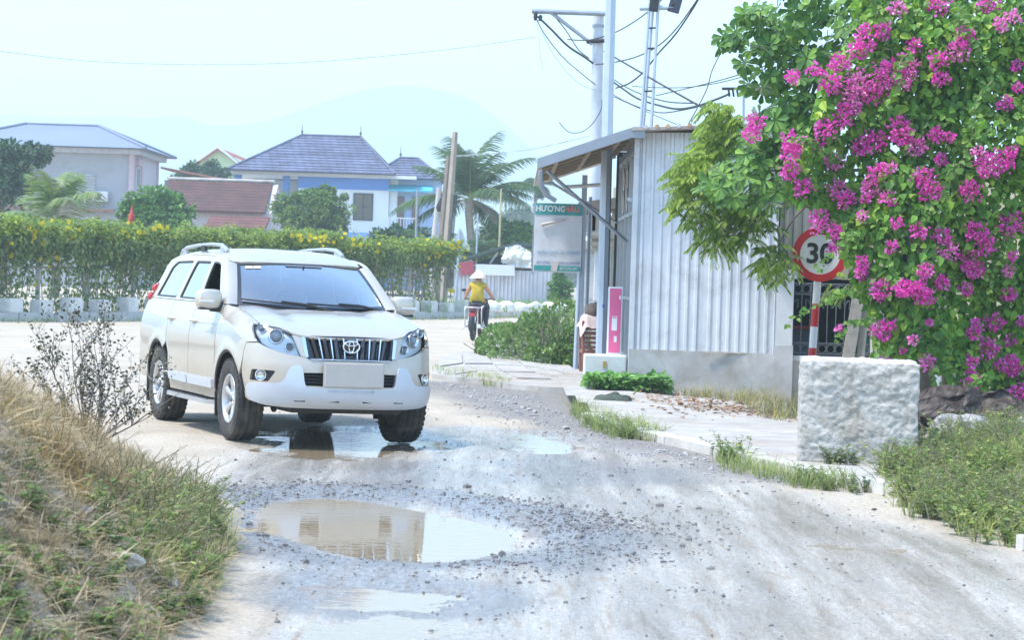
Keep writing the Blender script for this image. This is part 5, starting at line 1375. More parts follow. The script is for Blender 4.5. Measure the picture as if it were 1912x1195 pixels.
# ---- cabin
bx = MB(); bx.box((-1.9, 0, .62), (3.2, 1.5, .18)); bx.box((-3.3, 0, .95), (.7, 1.5, .6)); ii = bx.build('cabin_floor', DASH, CAR)
mb = MB(); mb.prism([(-.42, 1.12), (-.40, 1.20), (-.52, 1.245), (-.74, 1.235), (-.86, 1.16), (-.84, .8), (-.42, .8)], -.74, .74, lambda a, b, d: (a, d, b)); dsh = mb.build('dashboard', DASH, CAR)
def superbox(c, d, e=.5, n1=10, n2=16):
    vs = []
    f = lambda q: math.copysign(abs(q) ** e, q)
    for i in range(n1 + 1):
        ph = -math.pi / 2 + math.pi * i / n1
        for j in range(n2):
            th = 2 * math.pi * j / n2
            vs.append((c[0] + d[0] / 2 * f(math.cos(ph)) * f(math.cos(th)), c[1] + d[1] / 2 * f(math.cos(ph)) * f(math.sin(th)), c[2] + d[2] / 2 * f(math.sin(ph))))
    return vs, [(i * n2 + j, i * n2 + (j + 1) % n2, (i + 1) * n2 + (j + 1) % n2, (i + 1) * n2 + j) for i in range(n1) for j in range(n2)]
for (sx, ys) in ((-1.35, (-.38, .38)), (-2.25, (-.45, 0, .45))):
    for y in ys:
        st = MB(); st.add(*superbox((sx, y, .83), (.52, .50, .16)), True); st.add(*superbox((sx - .27, y, 1.10), (.16, .48, .62)), True)
        so = st.build('seat', FABR, CAR)
        mb = MB(); mb.add(*superbox((sx - .30, y, 1.47), (.11, .26, .17)), True); mb.tube([(sx - .3, y - .07, 1.36), (sx - .3, y - .07, 1.46)], .008, 6); mb.tube([(sx - .3, y + .07, 1.36), (sx - .3, y + .07, 1.46)], .008, 6)
        mb.build('headrest', FABR, so)
sw = MB(); sw.tube([Vector((-.93, .38, 1.09)) + Matrix.Rotation(R(-25), 3, 'Y') @ Vector((0, .18 * math.cos(t), .18 * math.sin(t))) for t in np.linspace(0, 2 * math.pi, 25)], .015, 8, cap=False)
sw.tube([(-.93, .38, 1.09), (-.75, .38, 1.02)], .04, 8); sw.box((-.93, .38, 1.09), (.03, .3, .06), rot=(0, R(-25), 0), bev=.01); sw.build('steering_wheel', DASH, CAR)
mb = MB(); mb.box((-.80, 0, 1.55), (.04, .24, .07), bev=.015); mb.tube([(-.80, 0, 1.57), (-.78, 0, 1.66)], .01, 6); mb.build('rear_view_mirror', BLACK, CAR)
mb = MB(); mb.box((-.62, -.02, 1.33), (.01, .05, .19), rot=(R(12), R(-10), 0)); mb.build('dash_card', M('dash_card_white', (.78, .80, .76), .6), dsh)
mb = MB(); mb.add(*superbox((-.60, .10, 1.255), (.12, .16, .05)), True); mb.build('dash_ornament', M('ornament_pale', (.55, .58, .42), .5, var=.4, scale=60), dsh)
mb = MB(); mb.add(*superbox((-.58, .52, 1.265), (.10, .14, .06)), True); mb.build('dash_ornament', MATS['ornament_pale'], dsh)
mb = MB(); mb.lathe([(.0001, .09), (.025, .085), (.03, .05), (.04, .0)], 12, (-.56, -.42, 1.24)); mb.build('dash_ornament', MATS['ornament_pale'], dsh)

# ---- wheels
def make_wheel(first=None):
    w = bpy.data.objects.new('wheel', None); COL.objects.link(w); w.parent = CAR
    ty = MB()
    ty.lathe([(.222, -.105), (.24, -.118), (.29, -.132), (.345, -.130), (.372, -.118), (.386, -.098), (.387, -.070), (.379, -.066), (.379, -.058), (.388, -.054), (.3885, -.012), (.380, -.008), (.380, .004), (.3885, .008), (.388, .050), (.379, .054), (.379, .062), (.387, .066), (.386, .098), (.372, .118), (.345, .130), (.29, .132), (.24, .118), (.222, .105)], 56, axis='Y')
    tyre = ty.build('tyre', RUBBER, w)
    lug = MB()
    for k in range(40):
        a = 2 * math.pi * k / 40
        for yy, da in ((-.112, 0), (.112, .5), (-.085, .5), (.085, 0)):
            aa = a + da * 2 * math.pi / 40; rr = .3805 if abs(yy) < .1 else .370
            lug.box((rr * math.cos(aa), yy, rr * math.sin(aa)), (.016, .026, .032), rot=Matrix.Rotation(-aa, 3, 'Y'))
    lug.build('tread', RUBBER, tyre)['kind'] = 'stuff'
    rm = MB()
    rm.lathe([(.222, .10), (.232, .112), (.226, .120), (.214, .112), (.205, .09), (.198, .03), (.196, -.09), (.222, -.10)], 40, axis='Y')
    n = 6
    for k in range(n):
        a = 2 * math.pi * (k + .25) / n
        ca, sa = math.cos(a), math.sin(a)
        P = lambda r, w_, y: (r * ca - w_ * sa, y, r * sa + w_ * ca)
        st = [(.045, .034, .078, .03), (.10, .030, .088, .04), (.16, .034, .096, .045), (.204, .047, .100, .05)]
        vs = []
        for r, w_, y, d in st: vs += [P(r, -w_, y - .012), P(r, -w_ * .35, y), P(r, w_ * .35, y), P(r, w_, y - .012), P(r, w_ * .9, y - d), P(r, -w_ * .9, y - d)]
        rm.add(vs, [(6 * i + j, 6 * i + (j + 1) % 6, 6 * i + 6 + (j + 1) % 6, 6 * i + 6 + j) for i in range(3) for j in range(6)])
    rm.lathe([(.0001, .100), (.025, .098), (.034, .088), (.066, .080), (.072, .06), (.072, .02)], 24, axis='Y')
    rim = rm.build('rim', ALLOY, w)
    hub = MB(); hub.lathe([(.0001, .106), (.022, .104), (.031, .097), (.033, .085)], 20, axis='Y'); hub.build('hub_cap', M('hub_grey', (.16, .16, .17), .4), rim)
    for k in range(6):
        nut = MB(); a = 2 * math.pi * (k + .75) / 6; nut.lathe([(.0001, .092), (.009, .090), (.011, .078)], 8, (.052 * math.cos(a), 0, .052 * math.sin(a)), 'Y')
        nut.build('wheel_nut', CHROME, rim)
    br = MB(); br.lathe([(.05, -.01), (.165, -.01), (.165, .012), (.05, .012)], 28, axis='Y'); br.box((.12, 0, .06), (.07, .06, .15)); br.build('brake_disc', M('brake_iron', (.13, .12, .11), .5, metal=.6), w)
    return w
W0 = make_wheel()
def place_wheel(w, x, y, s, a):
    w.matrix_local = Matrix.Translation((x, y, .388)) @ Matrix.Rotation(0 if s > 0 else math.pi, 4, 'Z') @ Matrix.Rotation(a, 4, 'Y')
place_wheel(W0, 0, .80, 1, .3)
for (x, y, a) in ((0, -.80, .9), (-2.79, .80, 1.3), (-2.79, -.80, .2)):
    place_wheel(copy_tree(W0, CAR), x, y, 1 if y > 0 else -1, a)
# ================================================================== posts, signs, wires
POLEM = M('galvanised_post', (.44, .50, .58), .45, metal=.35, var=.06, scale=3)
CPOLE = M('concrete_post', (.46, .44, .42), .85, var=.15, scale=2.5, bump=.004, bscale=30)
lp = thing('lamp_post', 'tall blue-grey tapered steel lamp post at the corner of the steel-clad shop', 'post', (1.33, 34.6, .1))
t0_, t1_ = at(1123, 668, 34.6), at(1142, -60, 34.6)
m_ = MB(); m_.tube([Vector((t0_.x, 34.6, .05)), t0_, t0_.lerp(t1_, .5), t1_], [.092, .088, .082, .074], 8, smooth=False); wpart(m_, 'shaft', POLEM, lp)
m_ = MB(); m_.box((t0_.x, 34.51, 1.22), (.03, .01, .05)); wpart(m_, 'blue_tag', M('tag_blue', (.12, .2, .5), .5), lp)
m_ = MB(); m_.box((t0_.x, 34.6, .14), (.34, .34, .05)); wpart(m_, 'base_plate', POLEM, lp)

ep = thing('utility_pole', 'concrete utility pole with long steel bracket arm rising behind the shop roof', 'pole', (at(1112, 265, 52).x, 52, 0))
a_, b_ = at(1112, 265, 52), at(1118, 22, 52)
m_ = MB(); m_.tube([(a_.x - .02, 52, 0), a_, b_], [.16, .135, .118], 14); wpart(m_, 'shaft', M('pale_concrete_post', (.52, .56, .62), .8, var=.1, scale=4, stain=(.36, .38, .42), stain_amt=.5), ep)
def bar(par, nm, pa, pb, r, Y, mat, n=6, Y2=None):
    m_ = MB(); m_.tube([at(*pa, Y), at(*pb, Y2 or Y)], r, n); return wpart(m_, nm, mat, par)
bar(ep, 'bracket_arm', (993, 20), (1133, 25), .055, 51.8, GREYST, 4)
bar(ep, 'brace', (1028, 22), (1106, 82), .04, 51.8, GREYST, 4)
for yy in (48, 76):
    m_ = MB(); p = at(1117, yy, 52); m_.lathe([(.135, -.03), (.135, .03)], 14, p); wpart(m_, 'clamp_band', GREYST, ep)
bar(ep, 'clamp_bar', (1095, 77), (1132, 75), .05, 51.8, BLACK, 6)
for px in ((1000, 30), (1009, 31), (1000, 26)):
    m_ = MB(); p = at(*px, 51.7); m_.lathe([(.0001, -.09), (.05, -.08), (.03, -.04), (.05, 0), (.02, .05)], 8, p); wpart(m_, 'insulator', BLACK, ep)

ms = thing('pipe_mast', 'slender three-pipe mast with dark speaker boxes on top behind the shop', 'mast', (at(1205, 240, 44).x, 44, 0))
for (xt, xb, dy) in ((1214, 1196, 0), (1221, 1201, .15), (1230, 1216, 0)):
    p, q = at(xt, -10, 44 + dy), at(xb, 240, 44 + dy); d = q - p
    m_ = MB(); m_.tube([p, q, q + d * (q.z - .0) / (p.z - q.z)], .03, 8); wpart(m_, 'pipe', POLEM, ms)
bar(ms, 'cross_bar', (1194, 15), (1257, 13), .045, 44, POLEM, 4)
for y in (52, 90, 170):
    bar(ms, 'tie', (1210 - (y - 50) * .07, y), (1229 - (y - 50) * .06, y - 1), .018, 44, BLACK)
m_ = MB(); p = at(1221, 8, 44); m_.box(p, (.17, .15, .25), rot=(0, R(6), 0), bev=.02); wpart(m_, 'speaker_box', BLACK, ms)
m_ = MB(); p = at(1261, 6, 44); m_.box(p, (.22, .08, .34), rot=(0, R(14), 0), bev=.015); wpart(m_, 'flood_panel', M('panel_navy', (.03, .035, .06), .4), ms)
m_ = MB(); m_.tube([at(1257, 13, 44), at(1255, 6, 43.96)], .03, 6); wpart(m_, 'panel_bracket', BLACK, ms)

WIRE = M('wire_black', (.03, .03, .035), .7, var=.1)
def wire(lab, pts, r=.012, Y=50, Y2=None, mat=WIRE):
    P = [at(x, y, Y + ((Y2 or Y) - Y) * i / (len(pts) - 1)) for i, (x, y) in enumerate(pts)]
    Q = []
    for i in range(len(P) - 1):                               # rounded through the measured points
        p0 = P[max(0, i - 1)]; p1 = P[i]; p2 = P[i + 1]; p3 = P[min(len(P) - 1, i + 2)]
        for k in range(5):
            t = k / 5
            Q.append(.5 * ((2 * p1) + (p2 - p0) * t + (2 * p0 - 5 * p1 + 4 * p2 - p3) * t * t + (3 * p1 - p0 - 3 * p2 + p3) * t ** 3))
    Q.append(P[-1])
    m_ = MB(); m_.tube(Q, r, 5); o = m_.build('overhead_wire', mat); props(o, lab, 'wire', 'overhead wires by the utility pole'); return o
FAINT = M('wire_grey', (.35, .38, .40), .7)
wire('faint grey wire crossing the whole sky at upper left', [(-60, 88), (0, 95), (150, 112), (300, 119), (480, 119), (650, 110), (850, 90), (1000, 68)], .009, 52, 51.8, FAINT)
wire('thick twisted cable drooping from the bracket arm tip to the utility pole', [(1004, 30), (1030, 55), (1060, 85), (1090, 105), (1108, 118)], .024, 51.7)
wire('thin cable drooping from the arm tip well below the twisted cable', [(1000, 30), (1015, 60), (1050, 105), (1090, 140), (1112, 158)], .011, 51.6)
wire('short cable sagging just under the brace of the utility pole', [(1040, 35), (1058, 58), (1080, 92), (1100, 108)], .012, 51.7)
wire('faint lowest cable from the arm tip looping down to the pole', [(1012, 60), (1030, 95), (1060, 135), (1090, 160), (1125, 170)], .007, 51.6, 51.9, FAINT)
wire('hair-thin wire hanging straight down from the arm tip', [(1002, 35), (1006, 70), (1010, 110), (1014, 130)], .006, 51.6, 51.6, FAINT)
wire('taut black cable running down right from the pole to the leafy tree', [(1128, 95), (1180, 125), (1240, 160), (1325, 208), (1380, 240)], .018, 51, 33)
wire('cable rising from the pole across the mast top', [(1060, 73), (1100, 74), (1146, 61), (1190, 36), (1232, 2), (1260, -30)], .013, 51.5, 44)
wire('upper of two cables curving up right beyond the mast', [(1112, 120), (1146, 116), (1190, 105), (1230, 84), (1265, 50), (1305, -6)], .014, 51.8, 45)
wire('lower of two cables curving up right beyond the mast', [(1150, 164), (1175, 155), (1202, 133), (1230, 98), (1262, 62), (1300, 5), (1310, -20)], .018, 51, 45)
wire('topmost cable of the sagging bundle right of the lamp post', [(1128, 135), (1165, 160), (1205, 178), (1250, 190), (1300, 192)], .012, 51.5, 40)
wire('thick middle cable of the sagging bundle right of the lamp post', [(1128, 140), (1160, 163), (1190, 183), (1230, 196), (1265, 203), (1300, 198), (1335, 186), (1362, 175)], .02, 51.5, 38)
wire('lowest cable of the sagging bundle right of the lamp post', [(1128, 165), (1160, 185), (1200, 202), (1235, 210), (1270, 206), (1300, 200)], .011, 51.5, 40)
wire('thin wire slanting down behind the shop roof', [(1146, 180), (1190, 200), (1240, 222), (1290, 242)], .008, 50, 42)
wire('straight wire climbing right to the leafy tree, upper of its pair', [(1225, 178), (1290, 163), (1360, 145), (1430, 122), (1500, 92)], .01, 46, 36)
wire('straight wire climbing right to the leafy tree, lower of its pair', [(1180, 160), (1225, 163), (1290, 162), (1360, 150), (1430, 128)], .008, 46, 37)
wire('loose wire dropping from the tree down to the shop roof', [(1350, 90), (1330, 130), (1320, 165), (1300, 205), (1280, 240)], .008, 36, 36)
wire('slack loop hanging at the left of the utility pole', [(1124, 185), (1122, 205), (1105, 232), (1085, 246), (1062, 246), (1044, 228)], .009, 51.6)
wire('long thin wire from the old pole towards the utility pole', [(852, 292), (960, 282), (1040, 268), (1112, 250)], .012, 92, 53, FAINT)
wire('pale upper wire strung right from the old pole', [(852, 290), (940, 284), (1000, 278), (1060, 262)], .009, 92, 60, FAINT)
xa = thing('wire_bracket', 'small dark steel crossarm with insulators poking out of the leafy tree', 'bracket', at(1375, 165, 38))
m_ = MB(); m_.tube([at(1348, 165, 38), at(1385, 165, 38)], .025, 6); wpart(m_, 'arm', BLACK, xa)
for x in (1360, 1368, 1376):
    m_ = MB(); m_.tube([at(x, 165, 38), at(x + 2, 180, 38)], .018, 6); wpart(m_, 'insulator', BLACK, xa)
m_ = MB(); m_.tube([at(1389, 110, 38), at(1388, 260, 38)], .02, 6); wpart(m_, 'rod', GREYST, xa)

# ---- paper-worn sign board
sb = thing('sign_board', 'weathered white sign board with teal bands on a grey post', 'sign', (at(1042, 440, 39.4).x, 39.4, .08))
bw, bhh = .79, 1.14; bz = at(1042, 444, 39.4).z - .08
BWHITE = M('board_white', (.62, .64, .68), .6, var=.07, scale=5, stain=(.50, .44, .40), stain_amt=.4, stain_scale=4)
MB().box((0, 0, bz), (bw, .06, bhh), bev=.006).build('board', BWHITE, sb)
TEAL = M('band_teal', (.05, .30, .30), .55, var=.12)
MB().box((.0, -.034, bz + bhh / 2 - .10), (bw - .01, .006, .19)).build('top_band', TEAL, sb)
MB().box((.0, -.034, bz - bhh / 2 + .065), (bw - .02, .006, .085)).build('bottom_band', TEAL, sb)
def btext(s, x, z, size, mat, xs=1.0, bold=.0): text_mesh('lettering', s, size, mat, sb, Matrix.Translation((x, -.039, z)) @ Matrix.Rotation(R(90), 4, 'X'), .0015, bold, xs=xs)
btext("HU'O'NG", -.135, bz + .475, .135, M('letter_white', (.72, .74, .75), .5), .88, .004); btext('HÂU', .215, bz + .475, .135, M('letter_red', (.62, .20, .20), .5), .88, .005)
btext('NHÂN GIAT LÂY NHANH', .01, bz - .245, .085, M('letter_pale_blue', (.28, .45, .60), .6), .72)
btext('ÁO LÔNG VU', -.19, bz - .415, .065, M('letter_blue', (.12, .17, .36), .6), .78); btext('CHAN GA CAO CÂP', .19, bz - .415, .062, MATS['letter_blue'], .62)
btext('0978 972 397', .19, bz - .508, .06, M('letter_cream', (.70, .72, .68), .5), .85)
vs = []; _n1 = 14
for i in range(_n1 + 1):
    f = i / _n1
    for k in range(5):
        g = k / 4; vs.append((-.28 + .42 * f, -.036 - .05 * math.sin(g * 2.6) * (1 - .3 * f), bz + .17 + .14 * f + .05 * g * (1.3 - f)))
MB().add(vs, [(i * 5 + k, i * 5 + k + 1, i * 5 + k + 6, i * 5 + k + 5) for i in range(_n1) for k in range(4)], True).build('peeling_fold', M('torn_paper', (.60, .55, .50), .8, var=.1), sb)
MB().box((-.04, -.04, bz - .47), (.10, .012, .16), rot=(0, R(12), 0)).build('torn_scrap', MATS['torn_paper'], sb)
for x in (-bw / 2 - .012, bw / 2 + .02): MB().box((x, 0, bz), (.025, .05, bhh + .1)).build('frame_bar', GREYST, sb)
px_ = at(1077, 600, 39.4).x - sb.location.x
MB().tube([(px_, .03, 0), (px_ + .03, .03, bz + .3)], .042, 10).build('post', POLEM, sb)
MB().tube([(px_ + .16, .2, 0), (px_ + .17, .2, bz + .7)], .03, 8).build('rear_post', GREYST, sb)

# ---- speed sign
ss = thing('speed_sign', 'round red-rimmed speed limit sign reading 30 on a striped post', 'sign', (at(1517, 668, 29.6).x + .02, 29.6, 0))
sc_ = at(1530, 475, 29.6) - Vector(ss.location)
RED = M('sign_red', (.52, .012, .018), .4, var=.05); SWH = M('sign_white', (.72, .73, .74), .45, var=.03)
tilt = Matrix.Rotation(R(-4), 4, 'Z')
def disc(r, y, th, nm, mat, ri=0.0):
    mb = MB(); mb.lathe([(max(ri, .0001), -th), (r, -th), (r, th), (max(ri, .0001), th)], 48, axis='Y', closed=True, smooth=False); o = mb.build(nm, mat, ss); o.matrix_local = Matrix.Translation(sc_ + Vector((0, y, 0))) @ tilt; return o
disc(.335, -.060, .003, 'face', SWH); disc(.340, -.0625, .0045, 'red_rim', RED, .248); disc(.34, -.053, .003, 'back', ALU)
text_mesh('numerals', '30', .345, M('sign_black', (.01, .01, .012), .4), ss, Matrix.Translation(sc_ + Vector((-.005, -.066, 0))) @ tilt @ Matrix.Rotation(R(90), 4, 'X'), .0015, .009)
top_ = sc_ + Vector((.012, -.01, .30)); bot_ = Vector((at(1517, 668, 29.6).x - ss.location.x - .035, 0, 0))
L_ = (top_ - bot_).length; nbd = 6
for i in range(nbd):
    zb = [0, .28, .565, .845, 1.11, 1.397, top_.z]
    f0, f1 = zb[i] / top_.z, zb[i + 1] / top_.z
    MB().tube([bot_.lerp(top_, f0), bot_.lerp(top_, f1)], .047, 14, cap=(i in (0, nbd - 1))).build('post_band', RED if i % 2 == 0 else SWH, ss)

# ---- warning sign from behind
ts = thing('warning_sign', 'triangular traffic sign seen from behind beside the old pole', 'sign', (at(850, 572, 90).x, 90, .2))
P3 = [at(859, 424, 89.9), at(838, 467, 89.9), at(879, 467, 89.9)]; P3 = [p - Vector(ts.location) for p in P3]
MB().prism(rounded([(p.x, p.z) for p in P3], .06), -.02, .0, lambda a, b, d: (a, d + .05, b)).build('plate', M('sign_back', (.52, .60, .66), .5, metal=.3), ts)
for z in (.35, .75): MB().box((P3[0].x, .0, P3[1].z + z * .55), (.5 - z * .3, .03, .05)).build('stiffener', MATS['sign_back'], ts)
MB().tube([(0, 0, 0), (P3[0].x - .01, 0, P3[0].z - .1)], .05, 8).build('post', POLEM, ts)

# ---- old poles among the palms
def leaning(nm, lab, cat, a, b, Y, r0, r1, mat, n=8):
    p, q = at(*a, Y), at(*b, Y); th_ = thing(nm, lab, cat, (p.x, Y, 0)); q = q - Vector(th_.location); p = p - Vector(th_.location)
    MB().tube([(p.x - (q.x - p.x) * .05, 0, 0), p, q], [r0, r0, r1], n, smooth=n > 6).build('shaft', mat, th_); return th_
op = leaning('old_pole', 'tall pale square concrete pole standing at the end of the hedge', 'pole', (826, 572), (850, 246), 89, .17, .10, M('brown_post', (.33, .28, .23), .9, var=.2, scale=2), 4)
for i in range(5): MB().tube([(.12 + .025 * i + .004 * i, -.2, 1.0), (.30 + .03 * i, -.16, 4.5)], .012, 5).build('cable', WIRE, op)
leaning('old_pole', 'darker shorter concrete pole right behind the tall pale one', 'pole', (815, 560), (838, 290), 91, .17, .10, M('dark_concrete', (.20, .165, .14), .9, var=.2, scale=2), 4)
t_ = leaning('old_pole', 'short grey post with a black fitting left of the tall pale pole', 'pole', (808, 470), (820, 350), 97, .12, .10, CPOLE, 8)
MB().lathe([(.16, 5.05), (.2, 5.2), (.14, 5.45), (.05, 5.6)], 10, (.25, 0, -1.0)).build('fitting', BLACK, t_)
leaning('thin_post', 'thin dark post rising from the hedge in front of the blue house', 'post', (776, 470), (779, 352), 100, .05, .04, GREYST)
leaning('thin_post', 'thin yellowish bamboo post right of the coconut palm', 'post', (932, 470), (936, 352), 108, .05, .04, M('bamboo', (.48, .40, .22), .7))
leaning('thin_post', 'short pale post among low palms left of the bamboo post', 'post', (890, 470), (892, 398), 107, .045, .035, POLEM)

# ---- blocks along the far kerb
BLK = M('block_whitewash', (.76, .73, .68), .85, var=.1, scale=4, bump=.004, bscale=30, stain=(.36, .32, .26), stain_amt=.5)
bl0 = None
pts_ = resample([(p[0] + .02, p[1] + .55) for p in _fk], 1.32)
k_ = 0
for a, b in zip(pts_[:-1], pts_[1:]):
    c = a
    if c.x / c.y < -.235 or c.x / c.y > .035: continue
    ang = math.atan2(b.y - a.y, b.x - a.x)
    rough_ = c.x / c.y > -.012
    if bl0 is None:
        bm = bmesh.new(); bmesh.ops.create_cube(bm, size=1)
        for v in bm.verts: v.co = Vector((v.co.x * .52, v.co.y * .42, v.co.z * .40 + .2)); 
        bmesh.ops.bevel(bm, geom=bm.edges[:], offset=.035, segments=2, affect='EDGES')
        me = bpy.data.meshes.new('kerb_block'); bm.to_mesh(me); bm.free(); me.materials.append(BLK); bl0 = me
    if not rough_:
        o = bpy.data.objects.new('kerb_block', bl0); props(o, 'squat whitewashed concrete block in the row on the far kerb', 'block', 'concrete blocks along the far kerb')
    else:
        k_ += 1
        bm = bmesh.new(); bmesh.ops.create_icosphere(bm, subdivisions=3, radius=.42)
        for v in bm.verts:
            n = float(fbm(np.array([v.co.x * 3 + k_ * 9]), np.array([v.co.y * 3 + v.co.z * 2]), 3)[0]); v.co = Vector((v.co.x * (1.0 + .25 * n), v.co.y * .7, max(-.1, v.co.z * (.8 + .3 * n)) + .1))
        me = bpy.data.meshes.new('boulder'); bm.to_mesh(me); bm.free(); me.materials.append(BLK)
        o = bpy.data.objects.new('boulder', me); props(o, 'pale rough boulder on the far kerb behind the rider', 'rock', 'boulders on the far kerb')
    COL.objects.link(o); o.location = (c.x, c.y, .2); o.rotation_euler = (0, 0, ang + random.uniform(-.15, .15)); o.scale = (1, 1, random.uniform(.85, 1.1))

# ---- rough concrete cube
bm = bmesh.new(); bmesh.ops.create_cube(bm, size=1.0); bmesh.ops.subdivide_edges(bm, edges=bm.edges[:], cuts=70, use_grid_fill=True)
bm.verts.ensure_lookup_table()
co = np.array([v.co[:] for v in bm.verts])
co2 = co * np.array([1.04, .95, .92]); rad = np.abs(co)
edge = np.clip((np.sort(rad, 1)[:, 1] - .455) / .045, 0, 1)                       # soften the arrises
nz_ = fbm(co[:, 0] * 9 + co[:, 1] * 5, co[:, 2] * 9 + co[:, 1] * 3, 5); n2_ = fbm(co[:, 0] * 34 + co[:, 1] * 14 + 3, co[:, 2] * 34, 3)
face = np.sign(co) * (rad > .499)
n3_ = fbm(co[:, 0] * 3.1 + 7, co[:, 2] * 3.1 + co[:, 1] * 2, 3)
nrmv = unit(face + 1e-6)
co2 = co2 + nrmv * (.010 * nz_ + .013 * n2_ + .018 * n3_)[:, None] - np.sign(co2) * (edge * .007)[:, None]
for v, p in zip(bm.verts, co2): v.co = Vector(p) + Vector((0, 0, .46))
me = bpy.data.meshes.new('concrete_block'); bm.to_mesh(me); bm.free()
for p in me.polygons: p.use_smooth = True
cb = link_mesh('concrete_block', me, M('rough_concrete', (.50, .475, .435), .92, var=.25, scale=11, bump=.014, bscale=48, stain=(.30, .245, .175), stain_amt=.75, stain_scale=3.1))
cb.location = (3.13, 21.45, .06); cb.rotation_euler = (R(.5), 0, R(-6))
props(cb, 'large rough-cast concrete cube on the pavement in front of the speed sign', 'concrete block')

# ---- odds and ends
pc = at(1140, 763, 29.5)
bm = bmesh.new(); bmesh.ops.create_icosphere(bm, subdivisions=4, radius=.2)
for v in bm.verts:
    n = float(fbm(np.array([v.co.x * 9]), np.array([v.co.y * 9 + v.co.z * 5]), 3)[0]); v.co = Vector((v.co.x * 1.35 * (1 + .4 * n), v.co.y * .8, max(0, v.co.z * (.35 + .35 * n))))
me = bpy.data.meshes.new('cloth_heap'); bm.to_mesh(me); bm.free()
o = link_mesh('cloth_heap', me, M('dark_green_cloth', (.06, .08, .06), .9, var=.3, scale=20)); o.location = (pc.x, 29.5, float(pave_z(pc.x, 29.5)) - .01); props(o, 'dark green cloth lying in a heap on the pavement edge', 'cloth')
def rock(loc, r, lab, seed, mat, sq=(1, 1, .7)):
    bm = bmesh.new(); bmesh.ops.create_icosphere(bm, subdivisions=4, radius=r)
    for v in bm.verts:
        n = float(fbm(np.array([v.co.x / r * 1.3 + seed]), np.array([v.co.y / r * 1.3 + v.co.z / r * 1.7]), 4)[0]); v.co = Vector((v.co.x * sq[0], v.co.y * sq[1], v.co.z * sq[2])) * (1 + .45 * n)
    me = bpy.data.meshes.new('rock'); bm.to_mesh(me); bm.free()
    for p in me.polygons: p.use_smooth = False
    o = link_mesh('rock', me, mat); o.location = loc; return props(o, lab, 'rock')
RK = M('grey_rock', (.38, .37, .36), .9, var=.25, scale=9, bump=.01, bscale=30)
rock((4.45, 23.3, .22), .27, 'grey rock half hidden in weeds below the bougainvillea', 1.0, RK, (1.2, .8, .7))
rock((5.35, 24.2, .2), .25, 'smaller rock right of the grey one under the bougainvillea', 5.0, RK)
def bank_at(x, y):
    for Y in np.arange(9.2, 19, .02):
        p = at(x, y, Y)
        if p.z < float(bank_h(np.array([p.x]), np.array([Y]))[0]): return p
    return gnd(x, y)
PST = M('pale_stone', (.52, .49, .44), .9, var=.15)
rock(bank_at(222, 1052), .075, 'pale stone lying on the bank above the near weeds', 9.0, PST, (1.4, 1, .7))
rock(bank_at(310, 1092), .05, 'small white stone at the foot of the bank by the road', 3.0, PST, (1.4, 1, .6))
rock(bank_at(156, 952), .026, 'small blue-grey stone among straw on the bank', 12.0, M('blue_stone', (.30, .34, .42), .8), (1.5, 1, .6))
w_ = MB(); wpt = gnd(1906, 1028); w_.box((wpt.x + .1, wpt.y, .04), (.24, .12, .12), rot=(0, 0, R(10)), bev=.012); o = w_.build('kerb_fragment', KERBM); props(o, 'white kerb fragment at the right edge of the road', 'block')
# dark plastic sheeting below the bougainvillea
_g1, _g2 = np.meshgrid(np.linspace(3.95, 6.6, 70), np.linspace(0, 1, 24))
_zz = .12 + _g2 * (.42 + .16 * fbm(_g1 * 2.2, _g1 * 0, 3)) + .06 * fbm(_g1 * 5, _g2 * 5, 3)
_yy = 24.6 + .35 * _g2 + .22 * fbm(_g1 * 3 + 3, _g2 * 4, 4)
_i = np.arange(_g1.size).reshape(_g1.shape); _q = np.stack([_i[:-1, :-1], _i[:-1, 1:], _i[1:, 1:], _i[1:, :-1]], -1).reshape(-1, 4)
o = array_mesh('plastic_sheet', np.stack([_g1, _yy, _zz], -1), _q, M('dark_plastic_sheet', (.045, .032, .026), .6, var=.6, scale=14), smooth=False); props(o, 'crumpled dark plastic sheeting heaped under the bougainvillea', 'sheet')
# slatted stack with cloth beside the planter wall
sk = thing('slatted_stack', 'stack of reddish brown slatted frames under a pink cloth beside the sign board', 'furniture', (1.27, 37.6, .12), R(8))
BRN = M('red_brown_plastic', (.28, .11, .085), .6, var=.15, scale=8)
for i in range(11):
    z = .12 + i * .072
    if i % 4 == 3: MB().box((.0, .0, z), (.34, .34, .05), bev=.01).build('seat_frame', BRN, sk)
    else: MB().box((.0 + .01 * (i % 2), -.15, z), (.30, .03, .045), bev=.006).build('slat', BRN, sk)
for sx in (-1, 1):
    for sy in (-1, 1): MB().box((sx * .16, sy * .15, .40), (.04, .04, .84), rot=(sy * -.03, sx * .04, 0), bev=.006).build('leg', BRN, sk)
vs = []
for i in range(17):
    for j in range(13):
        x = -.26 + .52 * i / 16; y = -.24 + .46 * j / 12; z = .90 - max(0, abs(x) - .16) * 1.9 - max(0, -y - .15) * 2.0 + .018 * math.sin(x * 40) * (1 if abs(x) > .12 else .3) + .012 * math.sin(y * 33 + x * 9)
        vs.append((x * .9, y, z))
o = MB().add(vs, [(i * 13 + j, i * 13 + j + 1, i * 13 + j + 14, i * 13 + j + 13) for i in range(16) for j in range(12)], True).build('draped_cloth', M('pink_cloth', (.60, .48, .48), .9, var=.12, scale=25)); o.location = sk.location; o.rotation_euler = sk.rotation_euler
props(o, 'pale pink cloth draped over the reddish slatted stack', 'cloth')
bm = bmesh.new(); bmesh.ops.create_icosphere(bm, subdivisions=3, radius=.17)
for v in bm.verts:
    n = float(fbm(np.array([v.co.x * 12]), np.array([v.co.y * 12 + v.co.z * 8]), 3)[0]); v.co = Vector((v.co.x * 1.05, v.co.y, v.co.z * .75)) * (1 + .25 * n)
